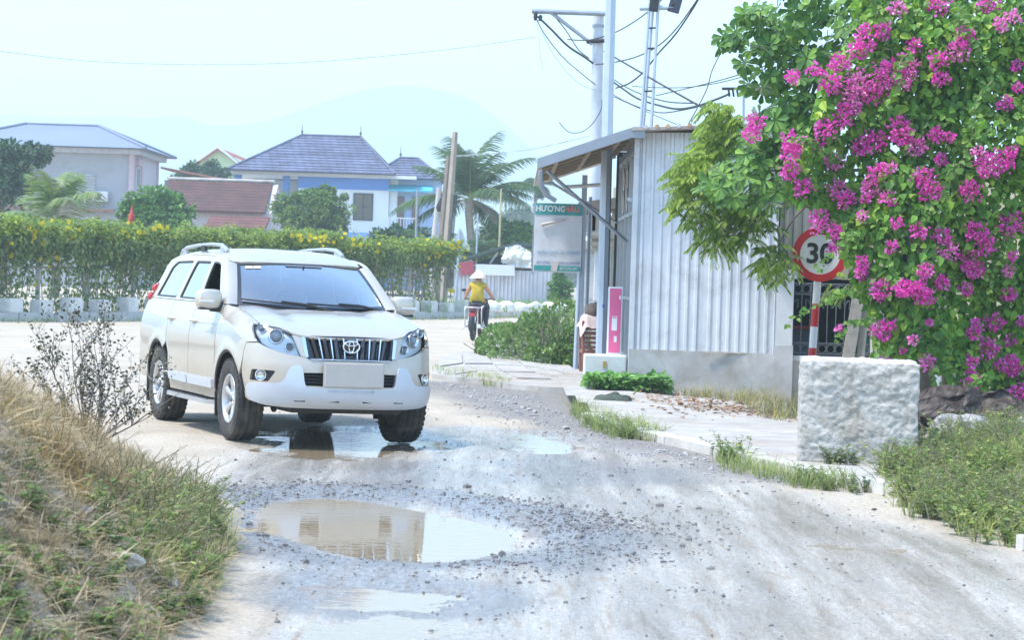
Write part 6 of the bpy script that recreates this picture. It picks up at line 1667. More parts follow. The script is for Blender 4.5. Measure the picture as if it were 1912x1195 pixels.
me = bpy.data.meshes.new('cloth_bundle'); bm.to_mesh(me); bm.free()
for p in me.polygons: p.use_smooth = True
o = link_mesh('cloth_bundle', me, M('bundle_brown', (.12, .095, .08), .9, var=.6, scale=9)); o.location = (1.30, 37.6, 1.10); props(o, 'brown patterned bundle sitting on the draped slatted stack', 'bundle')
rl = thing('red_pennant', 'small red pennant on a stick above the left hedge', 'flag', (at(245, 425, 74).x, 74, 0))
pp = at(245, 405, 74); MB().lathe([(.0001, -.28), (.09, -.12), (.10, .02), (.05, .14), (.02, .3), (.0001, .42)], 10, (0, 0, pp.z)).build('pennant', M('pennant_red', (.50, .05, .04), .6), rl)
MB().tube([(0, 0, 0), (0, 0, pp.z - .2)], .02, 6).build('stick', M('bamboo', (.48, .40, .22), .7), rl)

# ================================================================== motorcycle and rider, seen from behind
MX, MY = -.84, 57.5
mc = thing('motorcycle', 'small motorcycle with white rear crash bars riding away on the dusty road', 'motorcycle', (MX, MY, .0), R(-8))
def torus(mb, c, R_, r, n=24, k=8, sx=1.0):
    pts = []
    for i in range(n):
        a = 2 * math.pi * i / n
        for j in range(k):
            b = 2 * math.pi * j / k
            pts.append((c[0] + r * sx * math.sin(b), c[1] + (R_ + r * math.cos(b)) * math.cos(a), c[2] + (R_ + r * math.cos(b)) * math.sin(a)))
    return mb.add(pts, [(i * k + j, i * k + (j + 1) % k, ((i + 1) % n) * k + (j + 1) % k, ((i + 1) % n) * k + j) for i in range(n) for j in range(k)], True)
for y in (-.60, .62):
    wl_ = bpy.data.objects.new('wheel', None); COL.objects.link(wl_); wl_.parent = mc; wl_.location = (0, y, .285)
    torus(MB(), (0, 0, 0), .235, .05, sx=.95).build('tyre', RUBBER, wl_)
    rb = MB(); rb.lathe([(.20, -.025), (.21, 0), (.20, .025)], 24, axis='X')
    for k in range(10): rb.tube([(0, 0, 0), (0, .2 * math.cos(k * .628), .2 * math.sin(k * .628))], .006, 4)
    rb.build('rim', CHROME, wl_)
    MB().tube([(-.07, 0, 0), (.07, 0, 0)], .035, 8).build('hub', BLACK, wl_)
MARN = M('maroon_paint', (.10, .02, .03), .3, var=.1, coat=.6)
MB().add(*superbox((0, -.48, .74), (.22, .62, .20), .6), True).build('tail_body', MARN, mc)
MB().add(*superbox((0, -.25, .86), (.26, .75, .10), .6), True).build('seat', BLACK, mc)
MB().add(*superbox((0, .12, .55), (.24, .5, .35), .6), True).build('engine', UNDER, mc)
MB().add(*superbox((0, .48, .75), (.40, .14, .55), .55), True).build('leg_shield', MARN, mc)
MB().box((0, -.80, .62), (.16, .04, .10), bev=.015).build('tail_lamp', REDL, mc)
MB().box((0, -.83, .50), (.19, .012, .14), rot=(R(-15), 0, 0)).build('number_plate', M('bike_plate', (.55, .56, .58), .5), mc)
MB().tube([(0, -.83, .56), (0, -.92, .38), (0, -.90, .25)], [.07, .075, .06], 8).build('mudguard', BLACK, mc)
WBAR = M('white_tube', (.68, .69, .72), .35, metal=.3)
MB().tube([(-.17, -.2, .80), (-.17, -.78, .80), (-.10, -.84, .80), (.10, -.84, .80), (.17, -.78, .80), (.17, -.2, .80)], .014, 6).build('grab_rail', WBAR, mc)
for s in (-1, 1):
    MB().tube([(s * .19, -.30, .84), (s * .20, -.62, .82), (s * .20, -.66, .70), (s * .20, -.60, .36), (s * .20, -.3, .34)], .014, 6).build('crash_bar', WBAR, mc)
    MB().tube([(s * .10, -.62, .68), (s * .10, -.60, .30)], .022, 6).build('shock_absorber', CHROME, mc)
    MB().tube([(s * .05, .30, .95), (s * .22, .34, 1.00), (s * .36, .26, .99)], [.013, .013, .017], 6).build('handlebar', BLACK, mc)
    MB().tube([(s * .16, .05, .33), (s * .30, .05, .32)], .016, 6).build('foot_peg', BLACK, mc)
    MB().tube([(s * .18, -.18, .38), (s * .33, -.30, .26)], .014, 6).build('peg', WBAR, mc)
    MB().tube([(s * .07, .40, .95), (s * .065, .62, .285)], .022, 8).build('fork', CHROME, mc)
MB().tube([(.13, .1, .30), (.15, -.3, .30), (.16, -.75, .36)], [.025, .045, .045], 10).build('exhaust', CHROME, mc)
MB().tube([(-.33, .3, 1.0), (-.40, .34, 1.16)], .006, 5).add(*superbox((-.40, .34, 1.2), (.12, .02, .07), .6), True).build('mirror', BLACK, mc)

rd_ = thing('person', 'person in conical straw hat and mustard vest riding the motorcycle, seen from behind', 'person', (MX, MY, 0), R(-8))
def skin_body(name, verts, edges, radii, root, mat_fn, mats, parent):
    me = bpy.data.meshes.new(name); me.from_pydata([Vector(v) for v in verts], edges, [])
    o = bpy.data.objects.new(name, me); COL.objects.link(o)
    md = o.modifiers.new('skin', 'SKIN'); md.use_smooth_shade = True
    for i, r in enumerate(radii):
        sv = me.skin_vertices[0].data[i]; sv.radius = r if isinstance(r, tuple) else (r, r); sv.use_root = (i == root)
    o.modifiers.new('sub', 'SUBSURF').levels = 2; o.modifiers['sub'].render_levels = 2
    dg = bpy.context.evaluated_depsgraph_get(); me2 = bpy.data.meshes.new_from_object(o.evaluated_get(dg)); bpy.data.objects.remove(o)
    me2.materials.clear()
    for m in mats: me2.materials.append(m)
    for p in me2.polygons: p.material_index = mat_fn(p.center); p.use_smooth = True
    return link_mesh(name, me2, None, parent)
V_ = [(0, -.12, .92), (0, -.10, 1.08), (0, -.06, 1.24), (0, -.03, 1.36), (0, -.01, 1.43), (0, .02, 1.50), (0, .04, 1.60)]
E_ = [(0, 1), (1, 2), (2, 3), (3, 4), (4, 5), (5, 6)]
R_ = [(.17, .13), (.15, .115), (.165, .115), (.15, .10), (.06, .06), (.085, .095), (.07, .085)]
for s in (-1, 1):
    b = len(V_); V_ += [(s * .165, -.03, 1.335), (s * .26, .05, 1.17), (s * .33, .20, 1.03), (s * .345, .26, 1.005)]; E_ += [(3, b), (b, b + 1), (b + 1, b + 2), (b + 2, b + 3)]; R_ += [.065, .048, .036, .034]
    b = len(V_); V_ += [(s * .11, -.05, .90), (s * .19, .28, .84), (s * .19, .16, .42), (s * .19, .28, .36)]; E_ += [(0, b), (b, b + 1), (b + 1, b + 2), (b + 2, b + 3)]; R_ += [.105, .08, .055, .045]
PM = [M('mustard_vest', (.42, .31, .03), .9, var=.25, scale=14), M('orange_sleeve', (.55, .27, .17), .9, var=.1), M('dark_trousers', (.05, .05, .06), .9, var=.2), M('skin_tone', (.42, .25, .17), .6, var=.05)]
def which(c):
    if c.z > 1.41: return 3
    if abs(c.x) > .20 and c.z > .95 and c.y > -.08: return 3 if c.z < 1.04 else 1
    if c.z < .93: return 2
    return 0
skin_body('body', V_, E_, R_, 0, which, PM, rd_)
MB().lathe([(.0001, 1.735), (.06, 1.70), (.14, 1.62), (.225, 1.525), (.222, 1.517), (.13, 1.60), (.0001, 1.69)], 32, (0, .02, -.03)).build('conical_hat', M('straw_hat', (.68, .58, .44), .8, var=.08, scale=20), rd_)
for s in (-1, 1):
    for k in range(4):
        MB().tube([(s * (.335 + .012 * k), .265 + .0 * k, 1.01 - .012 * (k == 3)), (s * (.34 + .012 * k), .30, 1.012), (s * (.342 + .012 * k), .305, .985), (s * (.34 + .012 * k), .275, .972)], .009, 5).build('finger', PM[3], rd_)
    MB().tube([(s * .325, .25, 1.0), (s * .31, .275, .985), (s * .31, .285, .965)], .010, 5).build('thumb', PM[3], rd_)
    MB().add(*superbox((s * .19, .33, .335), (.10, .26, .08), .7), True).build('shoe', M('sandal_brown', (.12, .08, .06), .8), rd_)
MB().add(*superbox((0, -.005, 1.50), (.17, .14, .16), .9), True).build('hair', M('black_hair', (.015, .012, .012), .6), rd_)
random.seed(3)
# ================================================================== plants
BARK = M('bark_brown', (.16, .12, .085), .95, var=.3, scale=12, bump=.006, bscale=50)
def xz_poly(pts, Y): return [(at(x, y, Y).x, at(x, y, Y).z) for x, y in pts]
def sample_poly(poly, n):
    P = np.array(poly); x0, z0 = P.min(0); x1, z1 = P.max(0); out = np.zeros((0, 2))
    while len(out) < n:
        q = np.stack([RNG.uniform(x0, x1, n), RNG.uniform(z0, z1, n)], 1); out = np.vstack([out, q[poly_sd(q[:, 0], q[:, 1], poly) < 0]])
    return out[:n]

# ---- bougainvillea
BY_ = 26.0
bg_px = [(1600, -60), (2120, -60), (2120, 830), (1990, 815), (1912, 775), (1880, 745), (1850, 728), (1790, 716), (1750, 690), (1700, 668), (1645, 655), (1632, 630), (1655, 600), (1622, 575), (1600, 545), (1590, 500), (1572, 465), (1545, 430), (1520, 380), (1480, 372), (1462, 330), (1485, 280), (1520, 215), (1545, 130), (1590, 60)]
bg_poly = xz_poly(bg_px, BY_)
bo = thing('bougainvillea', 'huge bougainvillea covered in magenta flowers cascading over the cream wall', 'bush', (5.6, 27.2, 0))
BOL = Vector(bo.location)
def bg_front(x, z): return 25.9 + .75 * fbm(np.asarray(x) * .9 + 4, np.asarray(z) * .9, 3) + .25 * np.clip(np.asarray(z) - 3.5, 0, 3) - .10 * np.clip(4.6 - np.asarray(x), -1, 1.2) * 0
n_ = 26000
q = sample_poly(bg_poly, n_)
keepn = fbm(q[:, 0] * 1.9, q[:, 1] * 1.9, 3) + .9 * RNG.random(n_) > -.05
q = q[keepn]; n_ = len(q)
dep = bg_front(q[:, 0], q[:, 1]) + RNG.exponential(.28, n_) - .12
P = np.stack([q[:, 0] * dep / BY_, dep, HC + (q[:, 1] - HC) * dep / BY_], 1)
A = unit(np.stack([RNG.normal(0, .55, n_) - .15, RNG.normal(-.35, .35, n_), RNG.normal(-.75, .45, n_)], 1)); NN = unit(np.stack([RNG.normal(0, .45, n_), RNG.normal(-.8, .3, n_), RNG.normal(.55, .35, n_)], 1))
S = np.clip(RNG.normal(.088, .022, n_), .045, .14)
BGL = leafM('bougainvillea_leaf', [(0.061, 0.148, 0.031), (0.097, 0.228, 0.037), (0.154, 0.332, 0.051), (0.209, 0.389, 0.059), (0.334, 0.481, 0.068)], .38, .35)
leaves_obj('foliage', HEARTLEAF, P[300:], A[300:], NN[300:], S[300:], BGL, bo, origin=BOL)
order = np.argsort(P[:, 1] - .0)
for i in range(300):                                           # the leaves that hang out in front
    j = i
    V1, F1 = leaves_arr(HEARTLEAF, (P[j:j + 1] * 1.0), A[j:j + 1], NN[j:j + 1], S[j:j + 1] * 1.15)
    V1 = V1 + np.array([0, -.10, 0])
    array_mesh('leaf', V1, F1, BGL, bo, origin=BOL)
# long shoots that break the outline
sh_px = [((1600, 440), (1535, 500)), ((1640, 600), (1560, 640)), ((1700, 640), (1600, 700)), ((1760, 680), (1740, 730)), ((1830, 700), (1800, 790)), ((1870, 730), (1850, 830)), ((1900, 760), (1890, 860)), ((1930, 780), (1940, 880)),
         ((1600, 540), (1480, 605)), ((1560, 300), (1470, 260)), ((1640, 30), (1560, -20)), ((1800, 300), (1720, 420)), ((1850, 150), (1780, 330)), ((1700, 100), (1640, 230)), ((1890, 400), (1850, 560)), ((1760, 440), (1700, 580)), ((1780, 20), (1850, 160)), ((1620, 600), (1640, 690)), ((1690, 620), (1690, 680))]
sP, sA, sN, sS = [], [], [], []
for (a, b) in sh_px:
    Ya = 25.6 + random.uniform(-.2, .2); p0 = at(*a, Ya); p1 = at(*b, Ya - .15); stem = MB(); pts = []
    for k in range(13):
        f = k / 12; p = p0.lerp(p1, f) + Vector((.05 * math.sin(f * 7 + a[0]), -.10 * math.sin(f * 3), .10 * math.sin(f * 3.1))); pts.append(p)
        for m in range(3):
            sP.append(p + Vector((random.uniform(-.04, .04), random.uniform(-.04, .04), random.uniform(-.03, .03)))); sA.append((random.uniform(-1, 1), random.uniform(-.8, .3), random.uniform(-1.2, .3))); sN.append((random.uniform(-.5, .5), -.8, random.uniform(.1, .9))); sS.append(random.uniform(.05, .10) * (1.1 - .4 * f))
    stem.tube(pts, [.008 * (1.2 - k / 12) for k in range(13)], 5); wpart(stem, 'shoot', M('green_stem', (.13, .15, .06), .8), bo)
leaves_obj('shoot_leaves', HEARTLEAF, np.array(sP), np.array(sA), np.array(sN), np.array(sS), leafM('young_leaf', [(.078, .195, .039), (.143, .286, .058), (.221, .351, .078)], .45, .3), bo, origin=BOL)
# woody canes
for (x0, x1, z1, y1) in ((5.2, 4.3, 2.4, 26.3), (5.6, 5.0, 3.8, 26.6), (5.9, 6.2, 3.5, 26.4), (5.4, 3.8, 3.1, 26.5), (6.0, 5.7, 4.6, 27.0)):
    st = MB(); st.tube([(x0, 28.2, 0), (x0 * .8 + x1 * .2, 27.8, z1 * .5), (x1 * .7 + x0 * .3, 27.2, z1 * .85), (x1, y1, z1)], [.05, .04, .028, .012], 7); wpart(st, 'cane', BARK, bo)
dn = MB()
for (a, b) in (((1800, 710), (1795, 790)), ((1850, 730), (1840, 800)), ((1740, 800), (1840, 730)), ((1760, 810), (1800, 770)), ((1870, 750), (1905, 800))):
    p, q_ = at(*a, 25.3), at(*b, 25.0); dn.tube([p, p.lerp(q_, .5) + Vector((.03, 0, -.04)), q_], .006, 5)
o = wpart(dn, 'dead_twigs', BARK, bo); o['kind'] = 'stuff'
dl = [at(random.uniform(1735, 1912), random.uniform(740, 830), 25.0 + random.random() * .4) for _ in range(70)]
leaves_obj('dead_leaves', HEARTLEAF, np.array(dl), unit(np.stack([RNG.normal(0, .5, 70), RNG.normal(0, .5, 70), -np.ones(70)], 1)), rdirs(70), RNG.uniform(.06, .11, 70), leafM('dead_leaf', [(.05, .03, .025), (.09, .05, .035)], .1, .2), bo, origin=BOL)
# flower heads
FL = [(930,35,30),(1090,10,50),(1290,10,40),(1390,65,30),(1340,95,30),(870,120,40),(800,165,50),(770,200,35),(800,110,15),(990,180,30),(1200,150,45),(1175,200,45),(1090,235,40),(1100,310,35),(600,280,30),(515,305,30),(700,250,45),(660,330,45),(770,330,60),(830,370,50),(750,370,50),(900,280,60),(970,255,50),(960,320,40),(870,320,50),(365,490,42),(350,535,36),(515,565,48),(505,610,40),(500,680,45),(555,745,40),(715,430,30),(715,475,35),(760,430,25),(645,510,45),(610,570,25),(675,640,40),(840,560,50),(780,585,35),(940,510,50),(950,545,45),(1005,580,40),(1085,535,30),(1140,545,20),(1105,635,25),(850,690,40),(830,740,45),(900,670,25),(890,790,35),(805,790,20),(690,755,45),(725,800,40),(790,860,20),(1030,710,50),(1070,765,45),(1220,760,45),(1290,660,55),(1350,640,50),(1390,600,25),(1250,600,20),(1360,415,30),(1405,260,20),(1410,345,20),(620,870,40),(610,900,30),(680,920,35),(690,980,40),(1380,895,50),(1240,920,45),(1280,975,45),(1120,990,50),(1015,920,35),(930,890,25),(1110,940,35),(905,985,25),(1215,1030,40),(1230,1070,40),(1040,1080,30),(1100,1120,30),(790,1050,30),(785,1090,25),(870,1155,45),(950,1150,35),(1010,1160,50),(1370,1080,25),(1200,1150,25),(1370,1170,25),(1385,1020,20)]
FL = [(1240 + a * .4686, b * .4686, r * .4686) for a, b, r in FL]
FL2 = [(630,345,50),(745,330,40),(800,340,40),(840,370,35),(905,305,30),(830,255,35),(1045,245,45),(1200,360,30),(1020,340,20),(545,255,30),(1060,495,35),(1050,530,30),(1140,480,45),(600,525,20),(640,500,30),(650,540,25),(675,500,25),(780,560,20),(850,485,12),(1110,600,45),(1210,565,25),(840,665,35),(1040,660,25),(1160,680,25),(1220,690,45),(1210,650,30),(1040,740,40),(1230,810,40),(650,635,12),(730,605,12),(1260,480,20),(1265,770,20),(445,510,10)]
FL += [(1380 + a * .4186, 400 + b * .4186, r * .4186) for a, b, r in FL2]
FLM = leafM('bougainvillea_bract', [(.68, .035, .37), (.78, .075, .48), (.83, .14, .56), (.86, .25, .65)], .35, .04, petal=True)
FLM2 = leafM('faded_bract', [(.74, .09, .44), (.83, .19, .56), (.86, .31, .65), (.82, .36, .60)], .35, .04, petal=True)
for (x, y, r) in FL:
    p = at(x, y, BY_); Yf = float(bg_front(p.x, p.z)) - .18
    if x < 1560: Yf = min(Yf, 26.0)
    c = at(x, y, Yf); rad = r / F * Yf * .98
    n = int(22 + (rad / .1) ** 2 * 80)
    d = rdirs(n); lump = 1 + .25 * fbm(d[:, 0] * 2 + x, d[:, 1] * 2 + d[:, 2] * 2, 2)
    k = RNG.uniform(.25, 1.0, n)[:, None] * lump[:, None]
    Pp = np.array(c) + d * k * np.array([rad * 1.1, rad * .8, rad]) 
    V1, F1 = leaves_arr(PETAL, Pp, unit(d + rdirs(n) * .7), rdirs(n), RNG.uniform(.030, .050, n))
    o = array_mesh('flower_cluster', V1, F1, FLM2 if random.random() < .3 else FLM, bo, origin=BOL); o['kind'] = 'stuff'

# ---- broad-leaved tree (rosettes of spoon-shaped leaves) above the sign
bt = thing('broad_leaf_tree', 'dark green tree with rosettes of large spoon-shaped leaves behind the bougainvillea', 'tree', (4.3, 28.6, 0))
st = MB(); st.tube([(5.0, 28.6, -.05), (4.95, 28.55, 1.6), (4.7, 28.4, 3.0), (4.2, 28.2, 4.6)], [.11, .09, .07, .04], 9); wpart(st, 'trunk', BARK, bt)
for (a, b, c) in (((4.75, 28.5, 2.5), (4.1, 28.1, 2.35), at(1465, 372, 27.6)), ((4.5, 28.4, 3.2), (3.8, 28.0, 3.7), at(1440, 230, 27.6)), ((3.9, 28.3, 3.9), (3.5, 28.0, 4.4), at(1400, 60, 27.7)), ((4.6, 28.4, 3.0), (3.8, 28, 3.0), at(1360, 320, 27.7)), ((3.85, 28.3, 4.2), (3.9, 28, 4.8), at(1520, 20, 27.8)), ((4.6, 28.4, 2.9), (3.6, 28.0, 2.75), at(1330, 372, 27.9))):
    m_ = MB(); m_.tube([a, b, c], [.03, .02, .008], 6); wpart(m_, 'limb', BARK, bt)
ros = []
for poly, n in (([(1345, 75), (1400, 10), (1480, -40), (1640, -40), (1570, 110), (1500, 120), (1440, 110), (1400, 90)], 120), ([(1400, 100), (1560, 90), (1520, 210), (1470, 250), (1410, 190), (1385, 130)], 60), ([(1400, 190), (1500, 220), (1480, 330), (1440, 390), (1370, 380), (1310, 350), (1330, 310), (1390, 280)], 115), ([(1335, 65), (1375, 50), (1380, 90), (1350, 95)], 5)):
    for x, z in sample_poly(xz_poly(poly, 27.5), n): ros.append((x, 27.5 + random.uniform(-.45, .6), z))
rP, rA, rN, rS = [], [], [], []
BLM = leafM('spoon_leaf', [(0.067, 0.153, 0.047), (0.102, 0.213, 0.061), (0.146, 0.285, 0.072), (0.227, 0.386, 0.079)], .3, .2, .5)
for (x, y, z) in ros:
    ax = unit(np.array([random.uniform(-.9, .3), random.uniform(-1, .2), random.uniform(-.1, 1)]))
    k = random.randint(7, 10); ph = random.random() * 6
    u = unit(np.cross(ax, [.3, .5, .8])); w = np.cross(ax, u)
    for i in range(k):
        an = ph + i * 6.283 / k; out = u * math.cos(an) + w * math.sin(an)
        rP.append(np.array([x, y, z]) + out * .015); rA.append(out + ax * random.uniform(-.15, .45) + np.array([0, 0, -.35])); rN.append(ax + out * .1); rS.append(random.uniform(.11, .175))
rP, rA, rN, rS = map(np.array, (rP, rA, rN, rS))
ix = RNG.permutation(len(rP))
for j in ix[:250]:
    V1, F1 = leaves_arr(SPOONLEAF, rP[j:j + 1], rA[j:j + 1], rN[j:j + 1], rS[j:j + 1]); array_mesh('leaf', V1, F1, BLM, bt, origin=bt.location)
leaves_obj('crown', SPOONLEAF, rP[ix[250:]], rA[ix[250:]], rN[ix[250:]], rS[ix[250:]], BLM, bt, origin=bt.location)

# ---- feathery light green tree against the steel wall
ft = thing('feathery_tree', 'light green tree with drooping feathery leaves in front of the steel-clad wall', 'tree', (3.75, 29.8, 0))
st = MB(); st.tube([(4.75, 29.8, -.05), (4.7, 29.75, 1.5), (4.1, 29.6, 2.5), (3.4, 29.4, 2.85), (3.0, 29.3, 2.9)], [.05, .045, .03, .02, .010], 8); wpart(st, 'trunk', BARK, ft)
for e in ((1290, 330), (1330, 230), (1320, 440), (1440, 480), (1390, 360)):
    m_ = MB(); t_ = at(*e, 29.0); m_.tube([(3.7, 29.5, 2.72), tuple((Vector((3.7, 29.5, 2.72)) + t_) / 2 + Vector((0, 0, .10))), t_], [.016, .012, .005], 6); wpart(m_, 'limb', BARK, ft)
fr = []
for poly, n in (([(1320, 185), (1360, 190), (1400, 250), (1330, 300), (1300, 330), (1262, 340), (1270, 290), (1310, 270)], 210), ([(1262, 300), (1330, 290), (1380, 370), (1440, 400), (1420, 440), (1370, 460), (1330, 465), (1300, 430), (1265, 390), (1255, 350)], 330), ([(1330, 200), (1420, 200), (1470, 330), (1450, 440), (1380, 440), (1330, 330)], 150), ([(1420, 450), (1460, 455), (1480, 480), (1470, 510), (1440, 525), (1415, 500)], 60), ([(1540, 520), (1580, 500), (1590, 540), (1560, 555)], 6)):
    for x, z in sample_poly(xz_poly(poly, 29.0), n): fr.append((x, 29.0 + random.uniform(-.6, .6), z))
rP, rA, rN, rS = [], [], [], []
for (x, y, z) in fr:
    d = unit(np.array([random.gauss(-.3, .7), random.gauss(-.4, .5), random.uniform(-.5, .4)])); L = random.uniform(.14, .24); side = unit(np.cross(d, [0, 0, 1.]))
    for i in range(9):
        f = (i + 1) / 9; c = np.array([x, y, z]) + d * L * f + np.array([0, 0, -.10 * f * f])
        for s in (-1, 1):
            rP.append(c); rA.append(side * s * .9 + d * .5 + np.array([0, 0, -.75])); rN.append(np.array([random.gauss(0, .25), -.3, 1])); rS.append(random.uniform(.065, .10))
leaves_obj('crown', LANCELEAF, np.array(rP), np.array(rA), np.array(rN), np.array(rS), leafM('feather_leaf', [(0.107, 0.192, 0.032), (0.183, 0.297, 0.044), (0.274, 0.399, 0.063), (0.365, 0.474, 0.089)], .45, .3), ft, origin=ft.location)

# ---- general tree of leaf clumps
def tree(nm, lab, c, r, trunk_h, mat, nclump=60, nleaf=90, ls=.16, csize=.42, tmpl=QUADLEAF, base=None, cat='tree', droop=-.2, inner=.35, group=None):
    t = thing(nm, lab, cat, (c[0], c[1], 0), group=group); c = Vector(c); r = np.array(r)
    tr = MB(); b = Vector(base or (c.x, c.y, 0)); tr.tube([b, b.lerp(c, .45) + Vector((.1, 0, 0)), c], [trunk_h, trunk_h * .7, trunk_h * .3], 8)
    cc, dd = ellipsoid_shell(c, r * .85, nclump, inner)
    for i in range(min(7, nclump)): tr.tube([b.lerp(c, .55 + .05 * i), Vector(cc[i])], [trunk_h * .4, trunk_h * .1], 5)
    wpart(tr, 'trunk', BARK, t)
    P, A, NN, S = [], [], [], []
    for i in range(nclump):
        k = csize * random.uniform(.6, 1.3); p, d = ellipsoid_shell(cc[i], np.array([k, k, k * .7]) * r.mean() / 2, nleaf, .3)
        P.append(p); A.append(d + np.array([0, 0, droop]) + rdirs(nleaf) * .5); NN.append(unit(d + np.array([0, 0, .8]) + rdirs(nleaf) * .35)); S.append(RNG.uniform(.7, 1.3, nleaf) * ls)
    leaves_obj('crown', tmpl, np.vstack(P), np.vstack(A), np.vstack(NN), np.concatenate(S), mat, t, origin=t.location)
    return t
GDARK = leafM('leaf_dark', [(.029, .078, .039), (.046, .111, .052), (.072, .150, .065)], .25, .25)
GMID = leafM('leaf_mid', [(0.053, 0.143, 0.039), (0.090, 0.229, 0.052), (0.149, 0.315, 0.072), (0.209, 0.372, 0.091)], .35, .25)
GSOFT = leafM('leaf_soft', [(.104, .182, .065), (.156, .247, .091), (.221, .312, .117)], .4, .15)
tree('pinnate_tree', 'dark leafy tree at the left edge in front of the grey house', tuple(at(5, 335, 108)), (2.0, 2.0, 2.0), .16, GDARK, 70, 80, .24)
tree('pinnate_tree', 'small tree lobe reaching out in front of the grey house wall', tuple(at(68, 288, 110)), (1.0, .8, .55), .08, GDARK, 22, 60, .2, base=tuple(at(0, 420, 110)))
tree('round_tree', 'bright green rounded tree right of the young coconut palm', tuple(at(293, 398, 104)), (1.75, 1.5, 1.25), .12, GMID, 85, 80, .2)
tree('round_tree', 'dark dome-shaped tree beside the lime green house', tuple(at(377, 342, 172)), (2.6, 2.2, 1.6), .2, GDARK, 90, 80, .28)
tree('soft_tree', 'pale soft-leaved tree in front of the blue house', tuple(at(580, 402, 118)), (2.3, 1.6, 1.55), .1, GSOFT, 120, 80, .19, csize=.34)
tree('soft_tree', 'loose top sprigs of a pale tree against the blue house wall', tuple(at(610, 362, 119)), (1.2, .9, .5), .05, GSOFT, 28, 50, .17, csize=.3, base=tuple(at(600, 420, 119)))
tree('round_tree', 'light green bush behind the roadside shed roof', tuple(at(955, 440, 122)), (1.9, 1.5, .75), .1, GMID, 60, 70, .2)
tree('vine_bush', 'green vine climbing beside the steel fence behind the sign board', tuple(at(1046, 540, 100)), (.55, .5, 1.0), .05, GMID, 40, 60, .13, cat='bush')
tree('round_tree', 'low green tree between the hedge and the blue house', tuple(at(748, 440, 112)), (1.6, 1.2, .55), .08, GDARK, 40, 60, .2)
# wooded slope far behind the shed
hx_ = np.linspace(at(880, 420, 330).x, at(1180, 420, 330).x, 60); hv = []; hf_ = []
for j in range(10):
    f = j / 9
    for x in hx_:
        top = at(900, 440, 330).z + (at(960, 392, 330).z - at(900, 440, 330).z) * float(sstep(hx_[0], hx_[0] + 6, x)) - 1.6 * float(sstep(hx_[20], hx_[-1], x)); hv.append((x, 325 + 16 * f, top * f ** .7))
_i = np.arange(len(hv)).reshape(10, -1); _q = np.stack([_i[:-1, :-1], _i[:-1, 1:], _i[1:, 1:], _i[1:, :-1]], -1).reshape(-1, 4)
hill = array_mesh('wooded_hill', hv, _q, M('hill_soil', (.05, .06, .035), .95, var=.3, scale=.3), smooth=True); hill['kind'] = 'structure'
hv = np.array(hv); sel = RNG.integers(0, len(hv), 9000); P = hv[sel] + RNG.normal(0, 1, (9000, 3)) * np.array([.5, .5, .35])
o = leaves_obj('hill_woodland', QUADLEAF, P, rdirs(9000), unit(rdirs(9000) + np.array([0, -.4, 1.0])), RNG.uniform(.4, .9, 9000), leafM('leaf_far', [(.039, .072, .039), (.065, .111, .052), (.098, .143, .065)], .2, .1)); o['label'] = 'dense dark woodland covering the low hill behind the shed'

# ---- palms
def palm(nm, lab, base, crown, nf, L, mat, r=.16, up=.9, spread=None, seed=1, w=.30, cat='palm tree', droop=1.0):
    rs = random.Random(seed); t = thing(nm, lab, cat, (base[0], base[1], 0)); C0 = Vector(crown)
    if crown[2] > .5:
        tr = MB(); b = Vector(base); pts = [b.lerp(C0, k / 8) + Vector((.1 * math.sin(k * .6), 0, 0)) for k in range(9)]; pts[-1] = C0
        tr.tube(pts, [r * (1.25 if k == 0 else 1 - .02 * k + (.06 if k % 2 else 0)) for k in range(9)], 9); wpart(tr, 'trunk', M('palm_trunk', (.26, .22, .18), .95, var=.25, scale=6, bump=.01, bscale=15), t)
    for i in range(nf):
        az = 6.283 * i / nf * 1.618 * 1.0 + rs.uniform(-.2, .2); el = rs.uniform(-.15, 1.35) * up if spread is None else spread[i % len(spread)][1]
        if spread is not None: az = spread[i % len(spread)][0]
        h = np.array([math.cos(az), math.sin(az), 0.]); Lf = L * rs.uniform(.8, 1.1); n = 26
        pos = np.array(C0); pts = [pos.copy()]; e = el
        for k in range(n):
            d = h * math.cos(e) + np.array([0, 0, math.sin(e)]); pos = pos + d * Lf / n; pts.append(pos.copy()); e -= droop * (1.5 + .5 * rs.random()) / n * (.5 + k / n)
        P, A, NN, S = [], [], [], []
        for k in range(3, n):
            tn = unit(pts[k + 1] - pts[k]) if k + 1 < len(pts) else unit(pts[k] - pts[k - 1]); sd = unit(np.cross(tn, [0, 0, 1.])); upv = np.cross(sd, tn)
            wl = Lf * w * math.sin(math.pi * min(1, (k + 2) / (n + 3))) ** .6
            for s in (-1, 1):
                for sub in (0, .5):
                    P.append(pts[k] + tn * Lf / n * sub); A.append(sd * s * .85 + tn * .55 + np.array([0, 0, -.35 - .25 * rs.random()]) + upv * .15); NN.append(upv + sd * s * .3); S.append(wl * rs.uniform(.85, 1.1))
        V1, F1 = leaves_arr((BLADE[0] * np.array([2.0, 1, 1]), BLADE[1]), np.array(P), np.array(A), np.array(NN), np.array(S))
        fo = array_mesh('frond', V1, F1, mat, t, origin=t.location)
        rb = MB(); rb.tube([tuple(p) for p in pts[::3]], [.03 * (1.1 - k / len(pts[::3])) for k in range(len(pts[::3]))], 5); rb.build('midrib', M('palm_rib', (.25, .30, .10), .6), fo, origin=t.location)
    return t
PALML = leafM('palm_leaf', [(.035, .08, .03), (.06, .12, .045), (.09, .16, .055)], .3, .12, .5)
PALMY = leafM('palm_leaf_young', [(.117, .195, .039), (.182, .273, .065), (.247, .338, .091)], .4, .4, .35)
